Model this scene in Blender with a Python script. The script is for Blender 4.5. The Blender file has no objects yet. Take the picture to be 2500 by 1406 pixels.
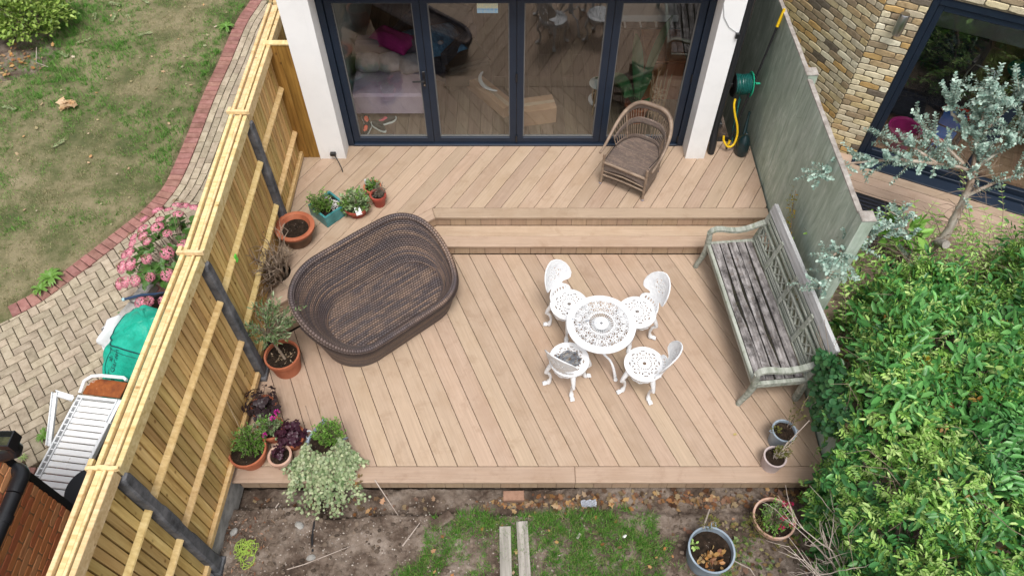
import bpy, math, random
import numpy as np
from mathutils import Vector, Matrix

random.seed(7)
RNG = np.random.default_rng(7)
SC = bpy.context.scene
COL = SC.collection
R = math.radians
PI = math.pi

# ------------------------------------------------------------------ camera, sky, sun, exposure
cam_d = bpy.data.cameras.new('camera')
cam = bpy.data.objects.new('camera', cam_d)
COL.objects.link(cam)
cam.location = (0, 0, 6.87)
cam.rotation_euler = (R(36.8), 0, 0)
cam_d.sensor_fit = 'HORIZONTAL'
cam_d.sensor_width = 36
cam_d.lens = 25.92
cam_d.shift_x = -0.0016
cam_d.clip_start = 0.05
cam_d.clip_end = 500
SC.camera = cam

SUN_EL, SUN_AZ = R(68), R(172)          # azimuth clockwise from +Y
wd = bpy.data.worlds.new('World')
SC.world = wd
wd.use_nodes = True
wn = wd.node_tree.nodes
wl = wd.node_tree.links
bg = wn['Background']
sky = wn.new('ShaderNodeTexSky')
sky.sky_type = 'NISHITA'
sky.sun_disc = False
sky.sun_elevation = SUN_EL
sky.sun_rotation = SUN_AZ
sky.air_density = 1.0
sky.dust_density = 4.0
sky.ozone_density = 1.0
hs = wn.new('ShaderNodeHueSaturation')   # overcast: the cloud deck takes the blue out
hs.inputs['Saturation'].default_value = 0.22
wl.new(sky.outputs[0], hs.inputs['Color'])
wl.new(hs.outputs[0], bg.inputs['Color'])
bg.inputs['Strength'].default_value = 0.138

sd = bpy.data.lights.new('sun', 'SUN')
sd.energy = 1.9
sd.angle = R(20)
sd.color = (1.0, 0.97, 0.93)
sun = bpy.data.objects.new('sun', sd)
COL.objects.link(sun)
sdir = Vector((math.sin(SUN_AZ) * math.cos(SUN_EL), math.cos(SUN_AZ) * math.cos(SUN_EL), math.sin(SUN_EL)))
sun.rotation_euler = sdir.to_track_quat('Z', 'Y').to_euler()

SC.view_settings.view_transform = 'Standard'
SC.view_settings.look = 'None'
SC.view_settings.exposure = 0.46
SC.view_settings.gamma = 1
SC.view_settings.use_curve_mapping = False
SC.render.engine = 'CYCLES'
SC.cycles.max_bounces = 8
SC.cycles.transparent_max_bounces = 16
SC.cycles.use_denoising = True

# ------------------------------------------------------------------ helpers
def vnoise(x, y, s=1.0, seed=0):
    """smooth value noise in numpy, 0..1"""
    x = np.asarray(x, float) * s
    y = np.asarray(y, float) * s
    xi = np.floor(x).astype(int)
    yi = np.floor(y).astype(int)
    fx = x - xi
    fy = y - yi
    fx = fx * fx * (3 - 2 * fx)
    fy = fy * fy * (3 - 2 * fy)
    def h(a, b):
        n = np.sin(a * 127.1 + b * 311.7 + seed * 74.7) * 43758.5453
        return n - np.floor(n)
    return (h(xi, yi) * (1 - fx) + h(xi + 1, yi) * fx) * (1 - fy) + (h(xi, yi + 1) * (1 - fx) + h(xi + 1, yi + 1) * fx) * fy

def fbm(x, y, s=1.0, seed=0, o=4):
    t = 0
    a = 1
    n = 0
    for i in range(o):
        t = t + a * vnoise(x, y, s * 2 ** i, seed + i * 13)
        n += a
        a *= 0.5
    return t / n

class MB:
    def __init__(self):
        self.v = []
        self.f = []
        self.uv = {}
    def add(self, vs, fs):
        o = len(self.v)
        self.v.extend([tuple(q) for q in vs])
        self.f.extend([tuple(i + o for i in q) for q in fs])
        return self
    def box(self, x0, y0, z0, x1, y1, z1, M=None):
        vs = [(x, y, z) for z in (z0, z1) for y in (y0, y1) for x in (x0, x1)]
        if M is not None:
            vs = [tuple(M @ Vector(q)) for q in vs]
        return self.add(vs, [(0, 2, 3, 1), (4, 5, 7, 6), (0, 1, 5, 4), (2, 6, 7, 3), (0, 4, 6, 2), (1, 3, 7, 5)])
    def cbox(self, x0, y0, z0, x1, y1, z1, c=0.004, M=None):
        """box with chamfered edges (top and sides)"""
        pl = [(x0, y0), (x1, y0), (x1, y1), (x0, y1)]
        return self.prism(pl, z0, z1, c, M, both=True)
    def prism(self, pl, z0, z1, c=0.0, M=None, both=False):
        n = len(pl)
        rings = []
        if c > 0:
            ins = inset(pl, c)
            if both:
                rings = [(ins, z0), (pl, z0 + c), (pl, z1 - c), (ins, z1)]
            else:
                rings = [(pl, z0), (pl, z1 - c), (ins, z1)]
        else:
            rings = [(pl, z0), (pl, z1)]
        vs = [(p[0], p[1], z) for r_, z in rings for p in r_]
        if M is not None:
            vs = [tuple(M @ Vector(q)) for q in vs]
        fs = [tuple(range(n))[::-1]]
        for k in range(len(rings) - 1):
            for i in range(n):
                j = (i + 1) % n
                fs.append((k * n + i, k * n + j, (k + 1) * n + j, (k + 1) * n + i))
        fs.append(tuple((len(rings) - 1) * n + i for i in range(n)))
        return self.add(vs, fs)
    def bar(self, p, q, w, h, up=(0, 0, 1), c=0.0):
        p = Vector(p)
        q = Vector(q)
        d = q - p
        L = d.length
        d.normalize()
        u = Vector(up)
        s = d.cross(u)
        if s.length < 1e-5:
            s = d.cross(Vector((1, 0, 0)))
        s.normalize()
        u = s.cross(d)
        M = Matrix((d, s, u)).transposed().to_4x4()
        M.translation = p
        if c:
            return self.cbox(0, -w / 2, -h / 2, L, w / 2, h / 2, c, M)
        return self.box(0, -w / 2, -h / 2, L, w / 2, h / 2, M)
    def tube(self, pts, rad, n=8, caps=True):
        pts = [Vector(p) for p in pts]
        m = len(pts)
        if not hasattr(rad, '__len__'):
            rad = [rad] * m
        vs = []
        prev = None
        for i in range(m):
            a = pts[max(i - 1, 0)]
            b = pts[min(i + 1, m - 1)]
            d = (b - a)
            if d.length < 1e-9:
                d = Vector((0, 0, 1))
            d.normalize()
            if prev is None:
                s = d.cross(Vector((0, 0, 1)))
                if s.length < 1e-3:
                    s = d.cross(Vector((1, 0, 0)))
            else:
                s = prev - d * prev.dot(d)
                if s.length < 1e-4:
                    s = d.cross(Vector((0.3, 0.5, 1)))
            s.normalize()
            prev = s
            t = d.cross(s)
            for k in range(n):
                an = 2 * PI * k / n
                vs.append(tuple(pts[i] + (s * math.cos(an) + t * math.sin(an)) * rad[i]))
        fs = []
        for i in range(m - 1):
            for k in range(n):
                k2 = (k + 1) % n
                fs.append((i * n + k, i * n + k2, (i + 1) * n + k2, (i + 1) * n + k))
        if caps:
            fs.append(tuple(range(n))[::-1])
            fs.append(tuple((m - 1) * n + k for k in range(n)))
        return self.add(vs, fs)
    def lathe(self, prof, n=32, c=(0, 0, 0), sx=1, sy=1, closed=False):
        vs = []
        for (r_, z) in prof:
            for k in range(n):
                a = 2 * PI * k / n
                vs.append((c[0] + r_ * sx * math.cos(a), c[1] + r_ * sy * math.sin(a), c[2] + z))
        fs = []
        m = len(prof)
        for i in range(m - 1):
            for k in range(n):
                k2 = (k + 1) % n
                fs.append((i * n + k, i * n + k2, (i + 1) * n + k2, (i + 1) * n + k))
        if closed:
            fs.append(tuple(range(n))[::-1])
            fs.append(tuple((m - 1) * n + k for k in range(n)))
        return self.add(vs, fs)
    def ball(self, c, r_, n=10, m=6, s=(1, 1, 1)):
        prof = [(max(1e-4, math.sin(PI * i / m)), -math.cos(PI * i / m)) for i in range(m + 1)]
        vs = []
        for (a, z) in prof:
            for k in range(n):
                t = 2 * PI * k / n
                vs.append((c[0] + r_ * s[0] * a * math.cos(t), c[1] + r_ * s[1] * a * math.sin(t), c[2] + r_ * s[2] * z))
        fs = []
        for i in range(m):
            for k in range(n):
                k2 = (k + 1) % n
                fs.append((i * n + k, i * n + k2, (i + 1) * n + k2, (i + 1) * n + k))
        return self.add(vs, fs)
    def build(self, name, m, parent=None, loc=None, rz=0.0, smooth=False, kind=None, sharp=40, M=None):
        me = bpy.data.meshes.new(name)
        me.from_pydata(self.v, [], self.f)
        return finish(me, name, m, parent, loc, rz, smooth, kind, sharp, M)

def finish(me, name, m, parent=None, loc=None, rz=0.0, smooth=False, kind=None, sharp=40, M=None):
    for q in (m if isinstance(m, (list, tuple)) else [m]):
        me.materials.append(q)
    if smooth:
        me.polygons.foreach_set('use_smooth', [True] * len(me.polygons))
        if sharp:
            me.set_sharp_from_angle(angle=R(sharp))
    me.update()
    o = bpy.data.objects.new(name, me)
    COL.objects.link(o)
    if M is not None:
        o.matrix_basis = M
    if loc is not None:
        o.location = loc
    if rz:
        o.rotation_euler = (0, 0, rz)
    if parent is not None:
        o.parent = parent
    if kind:
        o['kind'] = kind
    return o

def dupe(o, loc=None, rz=None, parent=None):
    c = o.copy()
    COL.objects.link(c)
    if loc is not None:
        c.location = loc
    if rz is not None:
        c.rotation_euler = (0, 0, rz)
    if parent is not None:
        c.parent = parent
    return c

def copy_thing(root, loc, rz, label):
    r_ = root.copy()
    COL.objects.link(r_)
    r_.location = loc
    r_.rotation_euler = (0, 0, rz)
    r_['label'] = label
    for ch in list(root.children):
        c = ch.copy()
        COL.objects.link(c)
        c.parent = r_
        for g in ch.children:
            d = g.copy()
            COL.objects.link(d)
            d.parent = c
    return r_

def T(name, label, cat, loc=(0, 0, 0), rz=0.0, group=None):
    o = bpy.data.objects.new(name, None)
    COL.objects.link(o)
    o.empty_display_size = 0.1
    o.location = loc
    o.rotation_euler = (0, 0, rz)
    return tag(o, label, cat, group)

def tag(o, label, cat, group=None):
    o['label'] = label
    o['category'] = cat
    if group:
        o['group'] = group
    return o

def S(name, label=None, cat=None, loc=(0, 0, 0), rz=0.0):
    o = bpy.data.objects.new(name, None)
    COL.objects.link(o)
    o.location = loc
    o.rotation_euler = (0, 0, rz)
    o['kind'] = 'structure'
    return o

def inset(pl, c):
    n = len(pl)
    out = []
    for i in range(n):
        a = Vector(pl[i - 1][:2])
        b = Vector(pl[i][:2])
        d = Vector(pl[(i + 1) % n][:2])
        e1 = (b - a)
        e2 = (d - b)
        if e1.length < 1e-7 or e2.length < 1e-7:
            out.append(tuple(b))
            continue
        e1.normalize()
        e2.normalize()
        n1 = Vector((-e1.y, e1.x))
        n2 = Vector((-e2.y, e2.x))
        k = 1 + n1.dot(n2)
        if k < 0.2:
            k = 0.2
        out.append(tuple(b + (n1 + n2) * (c / k)))
    return out

def clip(pl, hp):
    """clip convex polygon by half planes (nx, ny, d): keep nx*x+ny*y >= d"""
    for (nx, ny, d) in hp:
        out = []
        n = len(pl)
        for i in range(n):
            a, b = pl[i], pl[(i + 1) % n]
            da = nx * a[0] + ny * a[1] - d
            db = nx * b[0] + ny * b[1] - d
            if da >= 0:
                out.append(a)
            if (da >= 0) != (db >= 0):
                t = da / (da - db)
                out.append((a[0] + (b[0] - a[0]) * t, a[1] + (b[1] - a[1]) * t))
        pl = out
        if len(pl) < 3:
            return []
    # drop doubles
    res = []
    for p in pl:
        if not res or math.hypot(p[0] - res[-1][0], p[1] - res[-1][1]) > 1e-3:
            res.append(p)
    if len(res) > 2 and math.hypot(res[0][0] - res[-1][0], res[0][1] - res[-1][1]) < 1e-3:
        res.pop()
    return res if len(res) > 2 else []

def area(pl):
    return 0.5 * sum(pl[i][0] * pl[(i + 1) % len(pl)][1] - pl[(i + 1) % len(pl)][0] * pl[i][1] for i in range(len(pl)))

# ------------------------------------------------------------------ leaves in bulk
LEAF6 = np.array([(0, 0, 0), (0.3, -0.42, 0.10), (0.7, -0.36, 0.08), (1, 0, -0.04), (0.7, 0.36, 0.08), (0.3, 0.42, 0.10)])
LF6 = [(0, 1, 2, 3), (0, 3, 4, 5)]
ROUND8 = np.array([(0, 0, 0), (0.12, -0.36, 0.05), (0.5, -0.52, 0.08), (0.88, -0.34, 0.04), (1.0, 0, -0.03), (0.88, 0.34, 0.04), (0.5, 0.52, 0.08), (0.12, 0.36, 0.05)])
RF8 = [(0, 1, 2, 3, 4), (0, 4, 5, 6, 7)]

def leaf_mesh(name, P, D, N, L, Wd, m, parent=None, kind=None, tmpl=LEAF6, faces=LF6, loc=None):
    """P base points, D pointing directions, N approximate normals, L lengths, Wd width ratio"""
    P = np.asarray(P, float)
    n = len(P)
    D = np.asarray(D, float)
    N = np.asarray(N, float)
    D = D / (np.linalg.norm(D, axis=1, keepdims=True) + 1e-9)
    Sd = np.cross(N, D)
    Sd /= (np.linalg.norm(Sd, axis=1, keepdims=True) + 1e-9)
    Nn = np.cross(D, Sd)
    L = np.broadcast_to(np.asarray(L, float), (n,))[:, None, None]
    Wd = np.broadcast_to(np.asarray(Wd, float), (n,))[:, None, None]
    t = tmpl[None]
    V = P[:, None, :] + L * (t[..., 0:1] * D[:, None, :] + Wd * t[..., 1:2] * Sd[:, None, :] + t[..., 2:3] * Nn[:, None, :])
    k = len(tmpl)
    return bulk(name, V.reshape(-1, 3), n, k, faces, m, parent, kind, loc)

def bulk(name, V, n, k, faces, m, parent=None, kind=None, loc=None):
    me = bpy.data.meshes.new(name)
    me.vertices.add(len(V))
    me.vertices.foreach_set('co', np.asarray(V, np.float32).ravel())
    flat = np.concatenate([np.array(f) for f in faces])
    sizes = np.array([len(f) for f in faces])
    lp = (np.arange(n)[:, None] * k + flat[None]).ravel()
    me.loops.add(len(lp))
    me.loops.foreach_set('vertex_index', lp.astype(np.int32))
    tot = np.tile(sizes, n)
    st = np.concatenate([[0], np.cumsum(tot)[:-1]])
    me.polygons.add(len(tot))
    me.polygons.foreach_set('loop_start', st.astype(np.int32))
    me.polygons.foreach_set('loop_total', tot.astype(np.int32))
    me.update(calc_edges=True)
    me.validate()
    return finish(me, name, m, parent, loc, kind=kind)

def cr(pts, k=6):
    """smooth curve through points"""
    P = [Vector(p) for p in pts]
    out = []
    for i in range(len(P) - 1):
        a, b, c, d = P[max(i - 1, 0)], P[i], P[i + 1], P[min(i + 2, len(P) - 1)]
        for j in range(k):
            t = j / k
            out.append(0.5 * (2 * b + (c - a) * t + (2 * a - 5 * b + 4 * c - d) * t * t + (3 * b - a - 3 * c + d) * t ** 3))
    out.append(P[-1])
    return out

def rdir(n, up=0.0, spread=1.0):
    d = RNG.normal(0, 1, (n, 3)) * spread
    d[:, 2] += up
    return d / (np.linalg.norm(d, axis=1, keepdims=True) + 1e-9)

def grid(fn, nu, nv, closed_u=False, keep=None):
    """grid surface fn(u,v)->xyz, u,v in 0..1; keep(u,v) false leaves a hole. Returns MB with uv list"""
    b = MB()
    cu = nu if closed_u else nu + 1
    for j in range(nv + 1):
        for i in range(cu):
            b.v.append(tuple(fn(i / nu, j / nv)))
    b.fuv = []
    for j in range(nv):
        for i in range(nu):
            if keep and not keep((i + .5) / nu, (j + .5) / nv):
                continue
            i2 = (i + 1) % cu if closed_u else i + 1
            b.f.append((j * cu + i, j * cu + i2, (j + 1) * cu + i2, (j + 1) * cu + i))
            b.fuv.append([(i / nu, j / nv), ((i + 1) / nu, j / nv), ((i + 1) / nu, (j + 1) / nv), (i / nu, (j + 1) / nv)])
    return b

def put_uv(o, fuv, su=1, sv=1):
    uvl = o.data.uv_layers.new(name='UVMap')
    flat = []
    for q in fuv:
        for (u, v) in q:
            flat.extend((u * su, v * sv))
    uvl.data.foreach_set('uv', flat)

def solidify(o, t, off=-1):
    md = o.modifiers.new('thick', 'SOLIDIFY')
    md.thickness = t
    md.offset = off
    return o

# ------------------------------------------------------------------ materials
def srgb(r_, g, b):
    def c(x):
        x /= 255
        return x / 12.92 if x <= 0.04045 else ((x + 0.055) / 1.055) ** 2.4
    return (c(r_), c(g), c(b), 1)

class NT:
    def __init__(self, name):
        self.m = bpy.data.materials.new(name)
        self.m.use_nodes = True
        self.n = self.m.node_tree.nodes
        self.l = self.m.node_tree.links
        self.b = self.n['Principled BSDF']
        self.out = self.n['Material Output']
    def new(self, t, **kw):
        q = self.n.new(t)
        for k, v in kw.items():
            setattr(q, k, v)
        return q
    def link(self, a, b):
        self.l.new(a, b)
    def coord(self, kind='Object', sc=(1, 1, 1), rot=(0, 0, 0), rnd=0.0):
        tc = self.new('ShaderNodeTexCoord')
        mp = self.new('ShaderNodeMapping')
        mp.inputs['Scale'].default_value = sc
        mp.inputs['Rotation'].default_value = rot
        self.link(tc.outputs[kind], mp.inputs['Vector'])
        if rnd:
            oi = self.new('ShaderNodeObjectInfo')
            mu = self.math('MULTIPLY', oi.outputs['Random'], rnd)
            cb = self.new('ShaderNodeCombineXYZ')
            self.link(mu, cb.inputs[0])
            self.link(mu, cb.inputs[1])
            self.link(mu, cb.inputs[2])
            self.link(cb.outputs[0], mp.inputs['Location'])
        return mp.outputs[0]
    def noise(self, vec, scale=5, detail=5, rough=0.6, dist=0.0):
        q = self.new('ShaderNodeTexNoise')
        q.inputs['Scale'].default_value = scale
        q.inputs['Detail'].default_value = detail
        q.inputs['Roughness'].default_value = rough
        q.inputs['Distortion'].default_value = dist
        self.link(vec, q.inputs['Vector'])
        return q.outputs[0]
    def ramp(self, fac, stops, interp='LINEAR'):
        q = self.new('ShaderNodeValToRGB')
        q.color_ramp.interpolation = interp
        e = q.color_ramp.elements
        while len(e) < len(stops):
            e.new(0.5)
        for i, (p, c) in enumerate(stops):
            e[i].position = p
            e[i].color = c if len(c) == 4 else (*c, 1)
        self.link(fac, q.inputs[0])
        return q.outputs[0]
    def mix(self, fac, a, b, mode='MIX'):
        q = self.new('ShaderNodeMix', data_type='RGBA', blend_type=mode)
        for s, v in ((0, fac), (6, a), (7, b)):
            if hasattr(v, 'is_linked') or hasattr(v, 'node'):
                self.link(v, q.inputs[s])
            elif s == 0:
                q.inputs[0].default_value = v
            else:
                q.inputs[s].default_value = v if len(v) == 4 else (*v, 1)
        return q.outputs[2]
    def math(self, op, a, b=0.0):
        q = self.new('ShaderNodeMath', operation=op)
        for i, v in enumerate((a, b)):
            if hasattr(v, 'node'):
                self.link(v, q.inputs[i])
            else:
                q.inputs[i].default_value = v
        return q.outputs[0]
    def rand(self, kind='obj'):
        if kind == 'obj':
            return self.new('ShaderNodeObjectInfo').outputs['Random']
        return self.new('ShaderNodeNewGeometry').outputs['Random Per Island']
    def vary(self, col, kind='obj', v=0.2, h=0.0, s=0.0):
        q = self.new('ShaderNodeHueSaturation')
        rn = self.rand(kind)
        self.link(self.math('ADD', self.math('MULTIPLY', rn, 2 * v), 1 - v), q.inputs['Value'])
        if h:
            w = self.new('ShaderNodeTexWhiteNoise', noise_dimensions='1D')
            self.link(rn, w.inputs['W'])
            self.link(self.math('ADD', self.math('MULTIPLY', w.outputs[0], 2 * h), 0.5 - h), q.inputs['Hue'])
        if s:
            w2 = self.new('ShaderNodeTexWhiteNoise', noise_dimensions='1D')
            self.link(self.math('ADD', rn, 3.3), w2.inputs['W'])
            self.link(self.math('ADD', self.math('MULTIPLY', w2.outputs[0], 2 * s), 1 - s), q.inputs['Saturation'])
        if hasattr(col, 'node'):
            self.link(col, q.inputs['Color'])
        else:
            q.inputs['Color'].default_value = col
        return q.outputs[0]
    def bump(self, h, strength=0.3, dist=0.01):
        q = self.new('ShaderNodeBump')
        q.inputs['Strength'].default_value = strength
        q.inputs['Distance'].default_value = dist
        self.link(h, q.inputs['Height'])
        self.link(q.outputs[0], self.b.inputs['Normal'])
    def fin(self, col, rough=0.6, metal=0.0, spec=0.5):
        if hasattr(col, 'node'):
            self.link(col, self.b.inputs['Base Color'])
        else:
            self.b.inputs['Base Color'].default_value = col if len(col) == 4 else (*col, 1)
        if hasattr(rough, 'node'):
            self.link(rough, self.b.inputs['Roughness'])
        else:
            self.b.inputs['Roughness'].default_value = rough
        self.b.inputs['Metallic'].default_value = metal
        self.b.inputs['Specular IOR Level'].default_value = spec
        return self.m

def noisy(name, stops, scale=8, detail=6, rough=0.7, sc=(1, 1, 1), rot=(0, 0, 0), var=0.0, hv=0.0, kind='obj', rnd=0.0, bump=0.0, bdist=0.01, bscale=None, spec=0.4, metal=0.0, dist=0.0, nr=0.6):
    t = NT(name)
    vec = t.coord('Object', sc, rot, rnd)
    nz = t.noise(vec, scale, detail, nr, dist)
    col = t.ramp(nz, stops)
    if var or hv:
        col = t.vary(col, kind, var, hv)
    if bump:
        t.bump(t.noise(vec, bscale or scale * 3, 4), bump, bdist)
    return t.fin(col, rough, metal, spec)

def plain(name, col, rough=0.5, metal=0.0, spec=0.5, var=0.06, scale=12, bump=0.0):
    """single paint or plastic with slight grime mottling"""
    c = np.array(col[:3])
    return noisy(name, [(0.3, tuple(c * (1 - var * 2))), (0.55, tuple(c)), (0.8, tuple(np.minimum(c * (1 + var), 1)))], scale, 5, rough, spec=spec, metal=metal, bump=bump, bscale=scale * 6, bdist=0.003)

def leafmat(name, cols, var=0.25, hv=0.02, rough=0.45, spec=0.4, trans=0.25):
    """foliage: colour picked per leaf from a ramp, some light passes through"""
    t = NT(name)
    c = t.ramp(t.rand('isl'), [(i / max(1, len(cols) - 1), q) for i, q in enumerate(cols)])
    w = t.new('ShaderNodeTexWhiteNoise', noise_dimensions='1D')
    t.link(t.math('MULTIPLY', t.rand('isl'), 91.7), w.inputs['W'])
    h = t.new('ShaderNodeHueSaturation')
    t.link(t.math('ADD', t.math('MULTIPLY', w.outputs[0], 2 * var), 1 - var), h.inputs['Value'])
    t.link(c, h.inputs['Color'])
    c = h.outputs[0]
    t.fin(c, rough, 0, spec)
    tr = t.new('ShaderNodeBsdfTranslucent')
    t.link(c, tr.inputs['Color'])
    mx = t.new('ShaderNodeMixShader')
    mx.inputs[0].default_value = trans
    t.link(t.b.outputs[0], mx.inputs[1])
    t.link(tr.outputs[0], mx.inputs[2])
    t.link(mx.outputs[0], t.out.inputs['Surface'])
    return t.m

def deckmat(name, base, axis=0, warm=0.0):
    """composite decking: long soft grain, tone differs from board to board"""
    t = NT(name)
    sc = [3.0, 3.0, 3.0]
    sc[axis] = 0.55
    vec = t.coord('Object', sc, rnd=37.0)
    n1 = t.noise(vec, 3.2, 7, 0.62, 1.4)
    sc2 = [60, 60, 60]
    sc2[axis] = 1.6
    v2 = t.coord('Object', sc2, rnd=11.0)
    n2 = t.noise(v2, 1.0, 4, 0.6)
    b = np.array(base)
    c = t.ramp(n1, [(0.25, tuple(b * np.array((.80, .77, .73)))), (0.42, tuple(b * 0.95)), (0.56, tuple(b)), (0.68, tuple(b * np.array((1.08, 1.09, 1.12)))), (0.82, tuple(b * .9))])
    c = t.mix(0.35, c, t.ramp(n2, [(0.3, tuple(b * .74)), (0.65, tuple(b * 1.1))]))
    # cathedral grain: thin darker rings
    w = t.new('ShaderNodeTexWave', wave_type='BANDS', bands_direction='Y' if axis == 0 else 'X')
    w.inputs['Scale'].default_value = 2.6
    w.inputs['Distortion'].default_value = 9
    w.inputs['Detail'].default_value = 3
    w.inputs['Detail Scale'].default_value = 1.0
    t.link(vec, w.inputs['Vector'])
    c = t.mix(t.math('MULTIPLY', t.ramp(w.outputs[0], [(0.0, (1, 1, 1)), (0.12, (0, 0, 0))]), 0.14), c, tuple(b * .55))
    dirt = t.noise(t.coord('Object', (1, 1, 1), rnd=5.0), 1.7, 6, 0.65)
    c = t.mix(t.math('MULTIPLY', t.ramp(dirt, [(0.48, (0, 0, 0)), (0.7, (1, 1, 1))]), 0.5), c, tuple(b * np.array((.74, .67, .58))))
    blot = t.noise(t.coord('Object', (1, 1, 1), rnd=9.0), 4.5, 7, 0.7, .4)
    c = t.mix(t.math('MULTIPLY', t.ramp(blot, [(0.55, (0, 0, 0)), (0.66, (1, 1, 1))]), 0.4), c, tuple(b * np.array((.66, .60, .54))))
    c = t.vary(c, 'obj', 0.10, 0.006)
    t.bump(n2, 0.25, 0.004)
    return t.fin(c, 0.62, 0, 0.35)

def woodmat(name, lo, mid, hi, axis=2, var=0.15, knots=True, rough=0.7):
    t = NT(name)
    sc = [9, 9, 9]
    sc[axis] = 0.9
    vec = t.coord('Object', sc, rnd=23.0)
    n1 = t.noise(vec, 1.6, 6, 0.6, 0.8)
    c = t.ramp(n1, [(0.28, lo), (0.5, mid), (0.75, hi)])
    sc3 = [26, 26, 26]
    sc3[axis] = 1.0
    n3 = t.noise(t.coord('Object', sc3, rnd=9.0), 1.4, 3, 0.6)
    c = t.mix(0.3, c, t.ramp(n3, [(0.35, lo), (0.65, hi)]))
    if knots:
        sck = [7, 7, 7]
        sck[axis] = 4.2
        vo = t.new('ShaderNodeTexVoronoi')
        t.link(t.coord('Object', tuple(sck), rnd=17.0), vo.inputs['Vector'])
        vo.inputs['Scale'].default_value = 1.1
        k = t.ramp(vo.outputs['Distance'], [(0.05, (1, 1, 1)), (0.13, (0, 0, 0))])
        c = t.mix(t.math('MULTIPLY', k, 0.8), c, tuple(np.array(lo[:3]) * np.array((.55, .42, .3))))
    c = t.vary(c, 'obj', var, 0.01)
    t.bump(n3, 0.2, 0.003)
    return t.fin(c, rough, 0, 0.3)

def glassmat(name, ior=2.25, tint=(0.9, 0.93, 0.93)):
    t = NT(name)
    t.n.remove(t.b)
    fr = t.new('ShaderNodeFresnel')
    fr.inputs['IOR'].default_value = ior
    tr = t.new('ShaderNodeBsdfTransparent')
    tr.inputs['Color'].default_value = (*tint, 1)
    gl = t.new('ShaderNodeBsdfGlossy')
    gl.inputs['Roughness'].default_value = 0.012
    mx = t.new('ShaderNodeMixShader')
    gm = t.new('ShaderNodeNewGeometry')      # only the outer skin mirrors: the ray is not bent inside the thin sheet
    t.link(t.math('MULTIPLY', fr.outputs[0], t.math('SUBTRACT', 1.0, gm.outputs['Backfacing'])), mx.inputs[0])
    t.link(tr.outputs[0], mx.inputs[1])
    t.link(gl.outputs[0], mx.inputs[2])
    t.link(mx.outputs[0], t.out.inputs['Surface'])
    return t.m

M_deck = deckmat('deck composite', (0.405, 0.296, 0.214))
M_fascia = deckmat('deck fascia', (0.38, 0.27, 0.185), axis=2)
M_white = noisy('white render', [(0.25, (0.70, 0.70, 0.69)), (0.5, (0.80, 0.80, 0.80)), (0.8, (0.83, 0.83, 0.83))], 2.2, 7, 0.75, bump=0.1, bscale=90, bdist=0.002)
t = NT('pillar render')
_v = t.coord('Object')
_n = t.noise(_v, 2.2, 7)
_c = t.ramp(_n, [(.25, (.78, .78, .78)), (.5, (.85, .85, .85)), (.8, (.87, .87, .87))])
_s = t.new('ShaderNodeSeparateXYZ')
t.link(_v, _s.inputs[0])
_z = t.math('ADD', _s.outputs[2], t.math('MULTIPLY', t.noise(t.coord('Object', (9, 9, 3)), 1.5, 6, .7), .5))
_c = t.mix(t.math('MULTIPLY', t.ramp(_z, [(.50, (1, 1, 1)), (.78, (0, 0, 0))]), .3), _c, (.42, .39, .34, 1))
_d = t.noise(t.coord('Object', (14, 14, .8)), 1.4, 6, .7)
_c = t.mix(t.math('MULTIPLY', t.ramp(_d, [(.60, (0, 0, 0)), (.75, (1, 1, 1))]), .12), _c, (.45, .45, .43, 1))
t.bump(t.noise(_v, 90, 4), .12, .002)
M_pillar = t.fin(_c, .75, 0, .4)
M_alu = plain('anthracite aluminium', (0.013, 0.022, 0.04), 0.42, spec=0.35, var=0.08, scale=5)
M_gasket = plain('black gasket', (0.008, 0.008, 0.01), 0.6)
M_glass = glassmat('door glass')
M_black = plain('black plastic', (0.012, 0.012, 0.014), 0.35)
M_fence = woodmat('new fence board', srgb(160, 122, 66), srgb(206, 170, 106), srgb(228, 198, 138), 2, 0.22)
M_rail = woodmat('new fence rail', srgb(170, 136, 82), srgb(206, 176, 120), srgb(222, 196, 148), 1, 0.06)
M_cap = woodmat('pale planed timber', srgb(182, 150, 96), srgb(212, 187, 138), srgb(228, 207, 164), 1, 0.05)
M_plank = woodmat('brown stained plank', srgb(96, 62, 20), srgb(140, 100, 44), srgb(168, 128, 68), 2, 0.1)
M_conc = noisy('dark concrete post', [(0.3, (0.03, 0.031, 0.034)), (0.46, (0.085, 0.087, 0.095)), (0.62, (0.15, 0.15, 0.16)), (0.8, (0.22, 0.22, 0.23))], 7, 8, 0.85, bump=0.4, bscale=60, bdist=0.004, nr=.7)
M_gravel = noisy('pale concrete', [(0.3, (0.17, 0.165, 0.155)), (0.55, (0.32, 0.31, 0.29)), (0.75, (0.42, 0.41, 0.385))], 9, 8, 0.9, bump=0.4, bscale=50, bdist=0.005)
M_soil = None
# ------------------------------------------------------------------ ground
def soilmat(name, stops, scale=3.0):
    t = NT(name)
    v = t.coord('Object')
    a = t.noise(v, scale, 9, 0.68)
    c = t.ramp(a, stops)
    st = t.new('ShaderNodeTexVoronoi')
    st.inputs['Scale'].default_value = 42
    t.link(v, st.inputs['Vector'])
    chip = t.ramp(st.outputs['Distance'], [(0.10, (1, 1, 1)), (0.2, (0, 0, 0))])
    sel = t.math('GREATER_THAN', t.noise(v, 19, 2), 0.56)
    c = t.mix(t.math('MULTIPLY', t.math('MULTIPLY', chip, sel), 0.5), c, (0.42, 0.38, 0.33, 1))
    t.bump(t.noise(v, 30, 8, 0.7), 0.9, 0.02)
    return t.fin(c, 0.95, 0, 0.15)

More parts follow.
